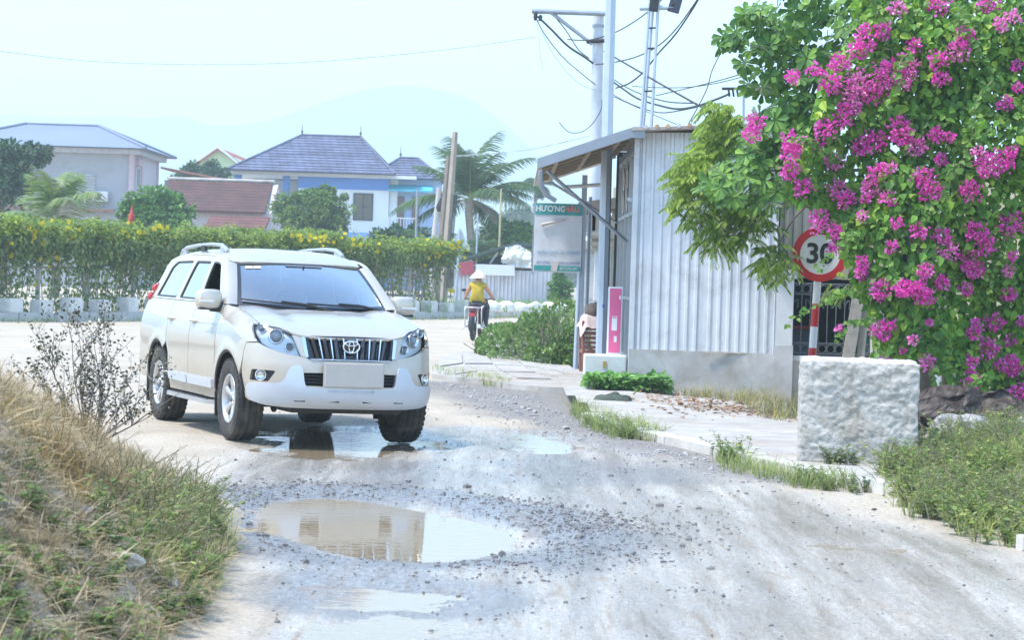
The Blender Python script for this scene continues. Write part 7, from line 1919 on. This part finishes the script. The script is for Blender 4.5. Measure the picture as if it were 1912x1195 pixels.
c_ = at(104, 405, 100); palm('coconut_palm', 'young coconut palm with arching fronds behind the left hedge', (c_.x, 100, 0), (c_.x, 100, c_.z - .5), 16, 3.3, PALMY, .2, 1.25, seed=4, w=.34, droop=.75)
c_ = at(878, 372, 121); b_ = at(885, 440, 121); palm('coconut_palm', 'tall coconut palm rising right of the old concrete pole', (b_.x, 121, 0), tuple(c_), 26, 4.0, PALML, .22, 1.15, seed=9, w=.26, droop=.62)
c_ = at(905, 470, 113); palm('low_palm', 'low palm with broad green fronds above the roadside shed', (c_.x, 113, 0), (c_.x, 113, 1.9), 14, 2.6, PALML, .15, 1.0, seed=12, w=.3)
c_ = at(800, 455, 108); palm('low_palm', 'low palm with drooping fronds left of the old concrete pole', (c_.x, 108, 0), (c_.x, 108, 2.4), 13, 2.4, PALML, .15, .9, seed=15, w=.3)
c_ = at(1003, 345, 170); palm('fan_palm', 'small dark palm crown far off above the sign board', (c_.x, 170, 0), tuple(c_), 12, 1.5, leafM('palm_far', [(.052, .098, .052), (.078, .130, .065)], .2, .2), .12, .8, seed=21, w=.45)
c_ = at(1098, 397, 175); palm('fan_palm', 'tiny palm crown far off under the shop awning', (c_.x, 175, 0), tuple(c_), 9, .9, MATS['palm_far'], .1, .8, seed=23, w=.45)

# ---- flowering hedge on its trellis along the far kerb
hd = thing('hedge', 'long vine-covered hedge with yellow trumpet flowers along the far kerb', 'hedge', (-8, 74, 0))
hl_ = resample([(p[0] - .35, p[1] + 1.6) for p in _fk], .25)
hl_ = [p for p in hl_ if -.25 < p.x / p.y and p.x < -2.35]
HP = np.array([(p.x, p.y) for p in hl_]); nH = len(HP)
tv = np.gradient(HP, axis=0); tv = tv / np.linalg.norm(tv, axis=1, keepdims=True); nv = np.stack([-tv[:, 1], tv[:, 0]], 1); nv[nv[:, 1] > 0] *= -1    # towards the road
n_ = 62000
i_ = RNG.integers(0, nH, n_); u_ = RNG.random(n_)
H_ = 2.60 + .20 * fbm(HP[i_, 0] * .5, HP[i_, 1] * .5, 3) + .16 * fbm(HP[i_, 0] * 2.3, HP[i_, 1] * 2.3, 2) + RNG.exponential(.035, n_)
zz_ = np.where(RNG.random(n_) < .72, H_ - np.abs(RNG.normal(0, .55, n_)), RNG.uniform(.25, 2.4, n_))
strand = fbm(HP[i_, 0] * 2.6 + 1, HP[i_, 1] * 2.6, 2)
bare = fbm(HP[i_, 0] * .45 + 2, HP[i_, 1] * .45, 2)
keep = (zz_ > 1.85 + .3 * strand + .35 * bare) | (strand + .55 * RNG.random(n_) - .5 * bare > .15); keep &= zz_ > .2
top_ = sstep(1.2, 2.4, zz_)
off_ = (.25 + .55 * top_) * RNG.uniform(-1, 1, n_) ** 1 + .12 * fbm(HP[i_, 0] * 1.1, zz_ * 1.5, 3) * 2
P = np.stack([HP[i_, 0] + nv[i_, 0] * off_ + RNG.normal(0, .1, n_), HP[i_, 1] + nv[i_, 1] * off_ + RNG.normal(0, .1, n_), zz_], 1)[keep]; m = len(P)
out3 = np.concatenate([nv[i_][keep], np.full((m, 1), .35)], 1)
topk = zz_[keep] > 2.25
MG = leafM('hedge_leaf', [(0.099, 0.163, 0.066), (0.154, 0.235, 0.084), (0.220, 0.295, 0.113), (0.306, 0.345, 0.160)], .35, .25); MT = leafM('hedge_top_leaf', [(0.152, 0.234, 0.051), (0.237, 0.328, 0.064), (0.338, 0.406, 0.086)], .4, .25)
Ad = unit(np.stack([RNG.normal(0, .5, m), RNG.normal(-.2, .5, m), RNG.normal(-.7, .5, m)], 1)); Nd = unit(out3 + rdirs(m) * .55); Sd = RNG.uniform(.09, .17, m)
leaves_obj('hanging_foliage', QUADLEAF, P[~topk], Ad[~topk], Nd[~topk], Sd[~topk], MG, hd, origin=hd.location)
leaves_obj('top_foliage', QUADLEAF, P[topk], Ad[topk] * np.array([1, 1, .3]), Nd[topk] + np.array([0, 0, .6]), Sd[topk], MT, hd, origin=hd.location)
sP, sA, sN, sS = [], [], [], []
for _ in range(330):
    j = int(RNG.integers(0, nH)); o_ = RNG.uniform(-.4, .75); p = np.array([HP[j, 0] + nv[j, 0] * o_, HP[j, 1] + nv[j, 1] * o_, 2.45 + RNG.uniform(-.1, .2)]); d = unit(np.array([RNG.normal(0, .6), RNG.normal(-.2, .5), RNG.uniform(.1, 1.0)])); L = RNG.uniform(.25, .75); dr = RNG.uniform(.3, 1.4)
    for k in range(12):
        f = k / 11; c = p + d * L * f + np.array([0, 0, -dr * L * f * f])
        for s in range(2): sP.append(c + RNG.normal(0, .03, 3)); sA.append(rdirs(1)[0] + np.array([0, 0, -.3])); sN.append(rdirs(1)[0] * .5 + np.array([0, -.3, 1.])); sS.append(RNG.uniform(.07, .14))
leaves_obj('stray_shoots', QUADLEAF, np.array(sP), np.array(sA), np.array(sN), np.array(sS), MT, hd, origin=hd.location)
fb = MB(); fb.lathe([(.0001, 0), (.03, .05), (.075, .09), (.085, .075)], 8); fl0 = fb.build('flower', leafM('yellow_flower', [(.72, .55, .02), (.80, .66, .04)], .4, .1, petal=True), hd)
fdat = fl0.data
for k in range(105):
    j = RNG.integers(0, nH) if k % 3 == 0 else int(np.clip(j + RNG.integers(-2, 3), 0, nH - 1)); z = 2.66 - abs(RNG.normal(0, .40)) if k < 92 else RNG.uniform(.6, 1.9)
    o = fl0 if k == 0 else bpy.data.objects.new('flower', fdat)
    if k: COL.objects.link(o); o.parent = hd
    of = .25 + .5 * float(sstep(1.2, 2.4, z)) + .06; o.location = (HP[j, 0] + nv[j, 0] * of - hd.location.x, HP[j, 1] + nv[j, 1] * of - hd.location.y, z + .03)
    o.rotation_euler = (R(random.uniform(40, 110)), 0, random.uniform(-.7, .7)); s = random.uniform(.45, .95); o.scale = (s, s, s)
for j in range(0, nH, 9):
    m_ = MB(); m_.box((HP[j, 0], HP[j, 1], 1.2), (.11, .11, 2.4)); wpart(m_, 'post', CPOLE, hd)
vn = MB()
for _ in range(150):
    j = RNG.integers(0, nH); of = RNG.uniform(-.1, .45); p = Vector((HP[j, 0] + nv[j, 0] * of, HP[j, 1] + nv[j, 1] * of, 2.4)); vn.tube([p, p + Vector((random.uniform(-.15, .15), 0, -1.1)), p + Vector((random.uniform(-.3, .3), .1, -2.15))], .012, 4)
o = wpart(vn, 'hanging_stems', M('dry_stem', (.24, .20, .15), .9), hd); o['kind'] = 'stuff'
for k in (0, 1):
    m_ = MB(); m_.tube([(HP[j, 0], HP[j, 1], 2.3 - .9 * k) for j in range(0, nH, 3)], .03, 5); wpart(m_, 'rail', M('trellis_rail', (.32, .28, .22), .9), hd)

# ---- roadside bush with tiny pale flowers
rb_ = thing('roadside_bush', 'dense green bush dotted with tiny pale flowers beside the sign board', 'bush', (.25, 44.5, 0))
bl_ = [(.75, 42.6, .42, .62, .8, .62), (.25, 43.8, .32, .65, .9, .5), (-.12, 45.6, .25, .45, .8, .42), (.85, 44.5, .42, .6, .9, .5), (.50, 46.2, .4, .6, 1.0, .52), (-.45, 46.4, .10, .2, .5, .2), (.95, 42.3, .25, .3, .4, .4), (1.0, 46.5, .55, .5, .8, .55)]
P, A, NN, S = [], [], [], []
for (x, y, z, a, b, c) in bl_:
    n = 2300; p, d = ellipsoid_shell((x, y, z), (a, b, c), n, .6); p += .10 * np.stack([fbm(p[:, 0] * 5, p[:, 2] * 5, 2), fbm(p[:, 1] * 5, p[:, 2] * 5, 2), fbm(p[:, 0] * 5 + 3, p[:, 2] * 5, 2)], 1) * 2; ok = p[:, 2] > .03
    P.append(p[ok]); A.append((d + rdirs(n) * .6 + np.array([0, 0, .25]))[ok]); NN.append(unit(d + rdirs(n) * .5 + np.array([0, -.2, .6]))[ok]); S.append(RNG.uniform(.05, .10, n)[ok])
leaves_obj('foliage', QUADLEAF, np.vstack(P), np.vstack(A), np.vstack(NN), np.concatenate(S), leafM('bush_leaf', [(0.081, 0.172, 0.047), (0.130, 0.242, 0.070), (0.195, 0.312, 0.094), (0.276, 0.374, 0.133)], .35, .3), rb_, origin=rb_.location)
Pp = np.vstack(P); sel = RNG.integers(0, len(Pp), 420); leaves_obj('blossoms', PETAL, Pp[sel] + np.array([0, -.03, .05]), rdirs(420), unit(rdirs(420) + np.array([0, -.6, .6])), RNG.uniform(.025, .045, 420), leafM('pale_blossom', [(.6, .58, .5), (.7, .62, .62)], .3, .1), rb_, origin=rb_.location)
st = MB()
for _ in range(60):
    b = random.choice(bl_); st.tube([(b[0] + random.uniform(-.2, .2), b[1], .02), (b[0] + random.uniform(-.5, .5), b[1] + random.uniform(-.4, .4), b[2] + b[5] * .8)], .008, 4)
o = wpart(st, 'stems', MATS['dry_stem'], rb_); o['kind'] = 'stuff'

# ---- weeds and grass in bulk
def weeds(nm, lab, pts, h, mat, stemmat=None, nl=16, ls=.05, tmpl=QUADLEAF, spread=.5, stuff=True):
    """upright weeds: a few leafy stalks from each point"""
    P, A, NN, S = [], [], [], []; stm = MB()
    for (x, y, z) in pts:
        for s in range(random.randint(2, 4)):
            hh = h * random.uniform(.5, 1.2); dx, dy = random.gauss(0, spread) * hh, random.gauss(0, spread) * hh
            for k in range(nl):
                f = (k + 1) / nl; c = np.array([x + dx * f ** 1.4, y + dy * f ** 1.4, z + hh * f * (1 - .15 * f)]); a = random.random() * 6.283
                P.append(c); A.append((math.cos(a), math.sin(a), random.uniform(-.25, .5))); NN.append((random.gauss(0, .3), random.gauss(0, .3), 1)); S.append(ls * random.uniform(.6, 1.3) * (1.15 - .5 * f))
            if stemmat: stm.tube([(x, y, z - .02), (x + dx * .4, y + dy * .4, z + hh * .5), (x + dx, y + dy, z + hh * .88)], [.004, .003, .0015], 3, cap=False)
    o = leaves_obj(nm, tmpl, np.array(P), np.array(A), np.array(NN), np.array(S), mat); o['label'] = lab
    if stemmat and stm.v: so = stm.build(nm + '_stalks', stemmat, o, fix=False); so['kind'] = 'stuff'
    return o
def grass(nm, lab, pts, h, mat, per=10, lean=.55, wide=1.0):
    pts = np.asarray(pts, float); n = len(pts) * per; P = np.repeat(pts, per, 0) + RNG.normal(0, .03, (n, 3)) * np.array([1, 1, 0]) * (h / .25)
    A = unit(np.stack([RNG.normal(0, lean, n), RNG.normal(0, lean, n), np.ones(n)], 1)); NN = unit(np.stack([A[:, 0] * 1.0, A[:, 1] * 1.0, -np.hypot(A[:, 0], A[:, 1]) * .4 + .3], 1) * -1 + rdirs(n) * .2)
    t = (BLADE[0] * np.array([wide, 1, 1.6]), BLADE[1])
    o = leaves_obj(nm, t, P, A, NN, RNG.uniform(.5, 1.25, n) * h, mat); o['label'] = lab; return o
STRAW = leafM('straw', [(.27, .20, .12), (.38, .30, .19), (.48, .41, .29), (.24, .17, .10)], .25, .15); GREENG = leafM('green_grass', [(.130, .195, .057), (.211, .293, .081), (.325, .390, .130), (.455, .439, .179)], .35, .2)
WEEDG = leafM('weed_leaf', [(.081, .155, .049), (.130, .227, .065), (.195, .293, .090), (.325, .374, .114)], .35, .25)
GREYW = leafM('grey_weed', [(.163, .204, .130), (.244, .276, .179), (.325, .341, .227)], .3, .2)
STALK = M('weed_stalk', (.20, .17, .09), .9)
def bank_pts(n, x0, x1, y0, y1, cond=None):
    X = RNG.uniform(x0, x1, n * 4); Y = RNG.uniform(y0, y1, n * 4); Z = bank_h(X, Y); ok = Z > .02
    if cond is not None: ok &= cond(X, Y, Z)
    P = np.stack([X, Y, Z - .01], 1)[ok]; return P[:n]
dens = lambda X, Y, Z: fbm(X * 1.5, Y * 1.5, 3) + .5 * RNG.random(X.shape) > .12
grass('dry_grass', 'straw-coloured dry grass matted over the earth bank', bank_pts(5200, -3.1, -1.36, 7.4, 16.8), .15, STRAW, 8, 1.2, .75)
grass('dry_grass_tufts', 'taller reddish straw tufts along the top of the earth bank', bank_pts(300, -3.6, -2.0, 11.5, 16.5, lambda X, Y, Z: (Z > .45) & (fbm(X * 1.1 + 3, Y * 1.1, 2) > .1)), .24, leafM('rusty_straw', [(.24, .155, .075), (.33, .235, .125), (.40, .31, .19)], .25, .15), 12, .7, .5)
grass('bank_grass', 'green grass at the foot of the earth bank beside the road', bank_pts(150, -2.2, -1.3, 11.2, 17.5, lambda X, Y, Z: (Z < .35)), .20, GREENG, 9, .6, .6)
LP = bank_pts(14000, -3.0, -1.38, 7.4, 16.0); nL = len(LP)
o = leaves_obj('straw_litter', (BLADE[0] * np.array([1.1, 1, .5]), BLADE[1]), LP + np.array([0, 0, .02]), unit(np.stack([RNG.normal(0, 1, nL), RNG.normal(0, 1, nL), RNG.normal(.02, .3, nL)], 1)), np.tile(np.array([[.4, -.1, 1.]]), (nL, 1)), RNG.uniform(.06, .2, nL), leafM('litter_straw', [(.30, .22, .13), (.44, .35, .22), (.54, .46, .33), (.26, .17, .09)], .15, .1)); o['label'] = 'dry straw litter lying flat over the earth bank'
edge_c = lambda X, Y, Z: (Z < .55) & (Y > 11.3)
weeds('bank_weeds', 'green leafy weeds spilling off the earth bank towards the puddle', bank_pts(75, -2.0, -1.3, 11.3, 17.0, edge_c), .22, WEEDG, STALK, 16, .045)
weeds('grey_weeds', 'grey-green wiry weeds on the road side of the bank', bank_pts(90, -2.2, -1.35, 11.8, 18.5, lambda X, Y, Z: Z < .6), .26, GREYW, STALK, 18, .03, LANCELEAF)
weeds('near_weeds', 'broad green weeds in the near left corner of the bank', bank_pts(95, -2.3, -1.36, 7.6, 11.4, lambda X, Y, Z: fbm(X * 1.4, Y * 1.4, 2) > -.15), .13, leafM('near_leaf', [(.07, .14, .04), (.11, .20, .055), (.17, .26, .07), (.24, .30, .10)], .4, .2), STALK, 12, .055)
# dry twiggy shrub on the bank
tw = thing('twiggy_shrub', 'bare twiggy shrub with small dark leaves on the earth bank', 'shrub', (at(165, 745, 15.5).x, 15.5, 0))
tb0 = Vector((tw.location.x, 15.5, float(bank_h(np.array([tw.location.x]), np.array([15.5]))[0])))
TWG = M('twig_grey', (.22, .19, .16), .9, var=.2); tP, tA = [], []
rs = random.Random(5)
def twig(mb, p, d, L, r, lvl):
    pts = [p]; q = p.copy(); dd = d.normalized()
    for k in range(5):
        dd = (dd + Vector((rs.gauss(0, .10), rs.gauss(0, .10), .05))).normalized(); q = q + dd * L / 5; pts.append(q.copy())
        if lvl >= 1 and rs.random() < .9:
            for _ in range(2): tP.append(tuple(q + Vector((rs.gauss(0, .012), rs.gauss(0, .012), rs.gauss(0, .012))))); tA.append((rs.gauss(0, 1), rs.gauss(0, 1), rs.gauss(0, .6)))
    mb.tube(pts, [r * (1 - .13 * k) for k in range(6)], 4)
    if lvl < 2:
        for k in range(4 if lvl == 0 else 3):
            i = rs.randint(1, 5); side = Vector((rs.gauss(0, 1), rs.gauss(0, .8), rs.uniform(.1, .8))).normalized(); twig(mb, pts[i], (dd * .8 + side * .8), L * rs.uniform(.35, .6), r * .6, lvl + 1)
for k in range(17):
    a = rs.uniform(-1.15, 1.15); m_ = MB(); twig(m_, tb0 + Vector((rs.uniform(-.05, .05), rs.uniform(-.05, .05), 0)), Vector((math.sin(a), rs.uniform(-.35, .35), math.cos(a) * .95)), rs.uniform(.40, .72), .0055, 0); wpart(m_, 'stem', TWG, tw)
tP = np.array(tP); leaves_obj('twig_leaves', QUADLEAF, tP, np.array(tA), rdirs(len(tP)), RNG.uniform(.014, .03, len(tP)), leafM('dry_dark_leaf', [(.06, .06, .04), (.09, .09, .055), (.13, .12, .07)], .2, .2), tw, origin=tw.location)

# ---- right verge
def ground_pts(poly_px, n, zf=None):
    poly = [gnd(*p)[:2] for p in poly_px]; q = sample_poly(poly, n); z = zf(q[:, 0], q[:, 1]) if zf else np.zeros(n); return np.stack([q[:, 0], q[:, 1], z], 1)
vg = [(1640, 905), (1660, 890), (1740, 858), (1800, 842), (1960, 830), (1990, 1000), (1912, 1028), (1830, 1015), (1760, 985), (1690, 965), (1660, 930)]
vz = lambda X, Y: np.where(Y > 19.2, .08, .0) + .10 * sstep(3.2, 4.8, X)
weeds('verge_weeds', 'thick green weeds on the verge right of the concrete cube', ground_pts(vg, 300, vz), .27, leafM('verge_leaf', [(.11, .19, .05), (.16, .25, .07), (.23, .31, .09), (.32, .35, .12)], .4, .2), STALK, 15, .062)
weeds('verge_grey_weeds', 'wiry grey-green weeds mixed into the right verge', ground_pts(vg, 170, vz), .34, GREYW, STALK, 20, .035, LANCELEAF)
grass('verge_grass', 'mixed green and dry grass on the right verge', ground_pts(vg, 420, vz), .24, GREENG, 9, .55, .6)
soil = MB()
for _ in range(1): soil.quad((2.95, 19.6, .02), (3.4, 15.2, .0), (8, 14.0, .25), (8, 24.5, .4))
o = soil.build('verge_soil', MATS['bank_soil']); o['kind'] = 'structure'
pvz = lambda X, Y: pave_z(X, Y)
grass('kerb_grass', 'grass tufts growing along the broken kerb near the driveway', ground_pts([(1062, 772), (1085, 765), (1130, 785), (1240, 815), (1240, 828), (1150, 822), (1090, 800)], 150), .22, GREENG, 10, .45, .6)
weeds('kerb_weeds', 'small weeds along the broken kerb near the driveway', ground_pts([(1070, 778), (1150, 795), (1240, 822), (1190, 828), (1100, 800)], 40), .16, WEEDG, STALK, 12, .045)
grass('kerb_grass_near', 'grass growing at the foot of the kerb before the concrete cube', ground_pts([(1335, 855), (1400, 872), (1500, 893), (1610, 912), (1600, 922), (1480, 912), (1350, 880)], 150), .17, GREENG, 9, .45, .7)
weeds('kerb_weeds_near', 'leafy weeds at the foot of the kerb before the concrete cube', ground_pts([(1345, 852), (1395, 855), (1395, 868), (1345, 866)], 9), .24, WEEDG, STALK, 16, .055)
weeds('kerb_weeds_low', 'scattered weeds below the kerb before the concrete cube', ground_pts([(1480, 895), (1640, 915), (1600, 925), (1480, 908)], 26), .16, WEEDG, STALK, 12, .04)
weeds('block_weeds', 'low green weeds at the foot of the concrete cube', [(x, y, .08) for x, y in [(2.78, 20.85), (2.84, 20.84), (2.90, 20.85), (2.98, 20.86), (2.83, 20.8), (3.03, 20.85)]], .18, WEEDG, STALK, 15, .05)
grass('wall_grass', 'dry and green grass along the foot of the grey wall', np.concatenate([np.stack([RNG.uniform(3.0, 3.75, 120), RNG.uniform(27.5, 31.8, 120), np.zeros(120)], 1), np.stack([RNG.uniform(2.15, 3.6, 70), RNG.uniform(32.2, 32.65, 70), np.zeros(70)], 1)]) + np.array([0, 0, 0.02]), .24, leafM('mixed_grass', [(.156, .195, .065), (.338, .312, .130), (.468, .364, .182)], .3, .2), 9, .5, .7)
P = np.stack([RNG.uniform(1.02, 2.15, 1500), RNG.uniform(31.9, 32.85, 1500), .16 + RNG.uniform(0, .16, 1500)], 1); P[:, 2] *= np.clip(1.3 - np.abs(P[:, 0] - 1.6) * .6, .4, 1)
o = leaves_obj('ground_creeper', HEARTLEAF, P, unit(np.stack([RNG.normal(0, 1, 1500), RNG.normal(-.4, 1, 1500), RNG.normal(0, .3, 1500)], 1)), unit(rdirs(1500) * .4 + np.array([0, -.35, 1])), RNG.uniform(.06, .11, 1500), leafM('creeper_leaf', [(.078, .221, .039), (.130, .325, .052), (.195, .429, .078)], .35, .35)); o['label'] = 'bright green creeper at the foot of the low white block and grey plinth'
grass('corner_grass', 'thin grass at the tip of the broken paving', ground_pts([(806, 690), (850, 700), (960, 718), (940, 726), (820, 710)], 60), .2, GREENG, 9, .5, .9)
fwz = lambda X, Y: np.full(np.shape(X), .2)
gp2 = [Vector((p.x, p.y, 0)) for p in FKL if -.05 < p.x / p.y < .035]
P = []
for _ in range(500):
    p = random.choice(gp2); P.append((p.x + random.uniform(-.8, .8), p.y + random.uniform(.9, 7), .2))
grass('far_grass', 'bright green grass on the footway before the steel fence', P, .45, leafM('lush_grass', [(.117, .234, .052), (.182, .338, .065), (.260, .416, .091)], .4, .2), 8, .5, 1.4)
P = []
gp3 = [p for p in FKL if -.24 < p.x / p.y < .01]
for _ in range(420):
    p = random.choice(gp3); P.append((p.x + random.uniform(-.7, .7), p.y - random.uniform(.05, 1.2) * (2 if random.random() < .2 else 1), 0))
grass('kerb_foot_grass', 'sparse grass at the foot of the far kerb', P, .16, GREENG, 7, .6, 1.6)

# dead leaves and fallen petals on the pavement
n = 420; X = RNG.normal(2.6, .55, n); Y = RNG.normal(29.6, 1.1, n); Z = pave_z(X, Y) + .012
o = leaves_obj('leaf_litter', QUADLEAF, np.stack([X, Y, Z], 1), unit(np.stack([RNG.normal(0, 1, n), RNG.normal(0, 1, n), RNG.normal(0, .2, n)], 1)), unit(rdirs(n) * .35 + np.array([0, 0, 1])), RNG.uniform(.05, .10, n), leafM('litter', [(.20, .08, .04), (.30, .15, .07), (.36, .24, .13)], .1, .2)); o['label'] = 'brown dead leaves scattered on the pavement by the grey wall'
fp_ = gnd(1521, 860, .09)
V1, F1 = leaves_arr(PETAL, np.array([tuple(fp_)] * 14) + RNG.normal(0, .015, (14, 3)), rdirs(14), rdirs(14), np.full(14, .035)); o = array_mesh('fallen_flower', V1, F1, FLM); props(o, 'single fallen magenta flower on the kerb by the concrete cube', 'flower')

# ---- loose stones
bm = bmesh.new(); bmesh.ops.create_icosphere(bm, subdivisions=1, radius=1.0); bm.verts.ensure_lookup_table()
ico = np.array([v.co[:] for v in bm.verts]); icf = np.array([[v.index for v in f.verts] for f in bm.faces]); bm.free()
def stones(nm, lab, XY, r, mat, zf=road_h, sink=.3):
    n = len(XY); r = np.asarray(r); Z = zf(XY[:, 0].copy(), XY[:, 1].copy())
    sc = RNG.uniform(.6, 1.3, (n, 1, 3)) * np.array([1, 1, .75]); jit = 1 + RNG.normal(0, .16, (n, len(ico), 1)); V = ico[None] * jit * sc * r[:, None, None]
    a = RNG.random(n) * 6.283; c, s = np.cos(a)[:, None], np.sin(a)[:, None]
    V = np.stack([V[:, :, 0] * c - V[:, :, 1] * s, V[:, :, 0] * s + V[:, :, 1] * c, V[:, :, 2]], 2) + np.stack([XY[:, 0], XY[:, 1], Z + r * (.5 - sink)], 1)[:, None]
    Fc = (icf[None] + (np.arange(n) * len(ico))[:, None, None]).reshape(-1, 3)
    o = array_mesh(nm, V.reshape(-1, 3), Fc, mat); o['kind'] = 'stuff'; o['label'] = lab; return o
X = RNG.uniform(-2.6, 1.6, 90000); Y = RNG.uniform(12.4, 19.6, 90000)
sd = poly_sd(X, Y, PUD['a'][0]); dn_ = sstep(1.3, .25, sd) * sstep(-.12, .06, sd) * (.25 + .75 * sstep(-.4, .3, fbm(X * 1.5, Y * 1.2, 3)))
dn_ *= .45 + .55 * sstep(-.4, .5, X)
dn_ = np.maximum(dn_, .10 * sstep(0, .4, fbm(X * .8, Y * .8, 3)) * (sd > .05))
k = RNG.random(90000) < dn_ * .24; k &= (X > np.interp(Y, _eY, _eX) + .1)
XY = np.stack([X[k], Y[k]], 1); stones('gravel', 'dark loose gravel heaped round the large puddle', XY, RNG.gamma(1.7, .0032, k.sum()) + .003, M('gravel_dark', (.17, .165, .165), .7, var=.5, scale=22))
X = RNG.uniform(-1.5, 3.6, 30000); Y = RNG.uniform(18.5, 36, 30000); sd = poly_sd(X, Y, GRVP); k = RNG.random(30000) < .16 * sstep(.5, -.2, sd + .5 * fbm(X, Y, 3))
XY = np.stack([X[k], Y[k]], 1); ok = np.min([poly_sd(XY[:, 0], XY[:, 1], _poly), poly_sd(XY[:, 0], XY[:, 1], [(p.x, p.y) for p in _fp])], 0) > .3; XY = XY[ok]
stones('pale_gravel', 'pale gravel spilled along the kerb and driveway', XY, RNG.gamma(2.5, .0045, len(XY)) + .005, M('gravel_pale', (.34, .33, .33), .85, var=.4, scale=18))
X = RNG.uniform(-2.6, 3.4, 2600); Y = RNG.uniform(10, 30, 2600); ok = (X > np.interp(Y, _eY, _eX) + .15) & (np.abs(X) < Y * .25)
XY = np.stack([X[ok], Y[ok]], 1); XY = XY[poly_sd(XY[:, 0], XY[:, 1], _poly) > .3]; stones('scattered_stones', 'single stones scattered over the muddy road', XY, RNG.gamma(1.3, .0026, len(XY)) + .003, MATS['gravel_dark'])
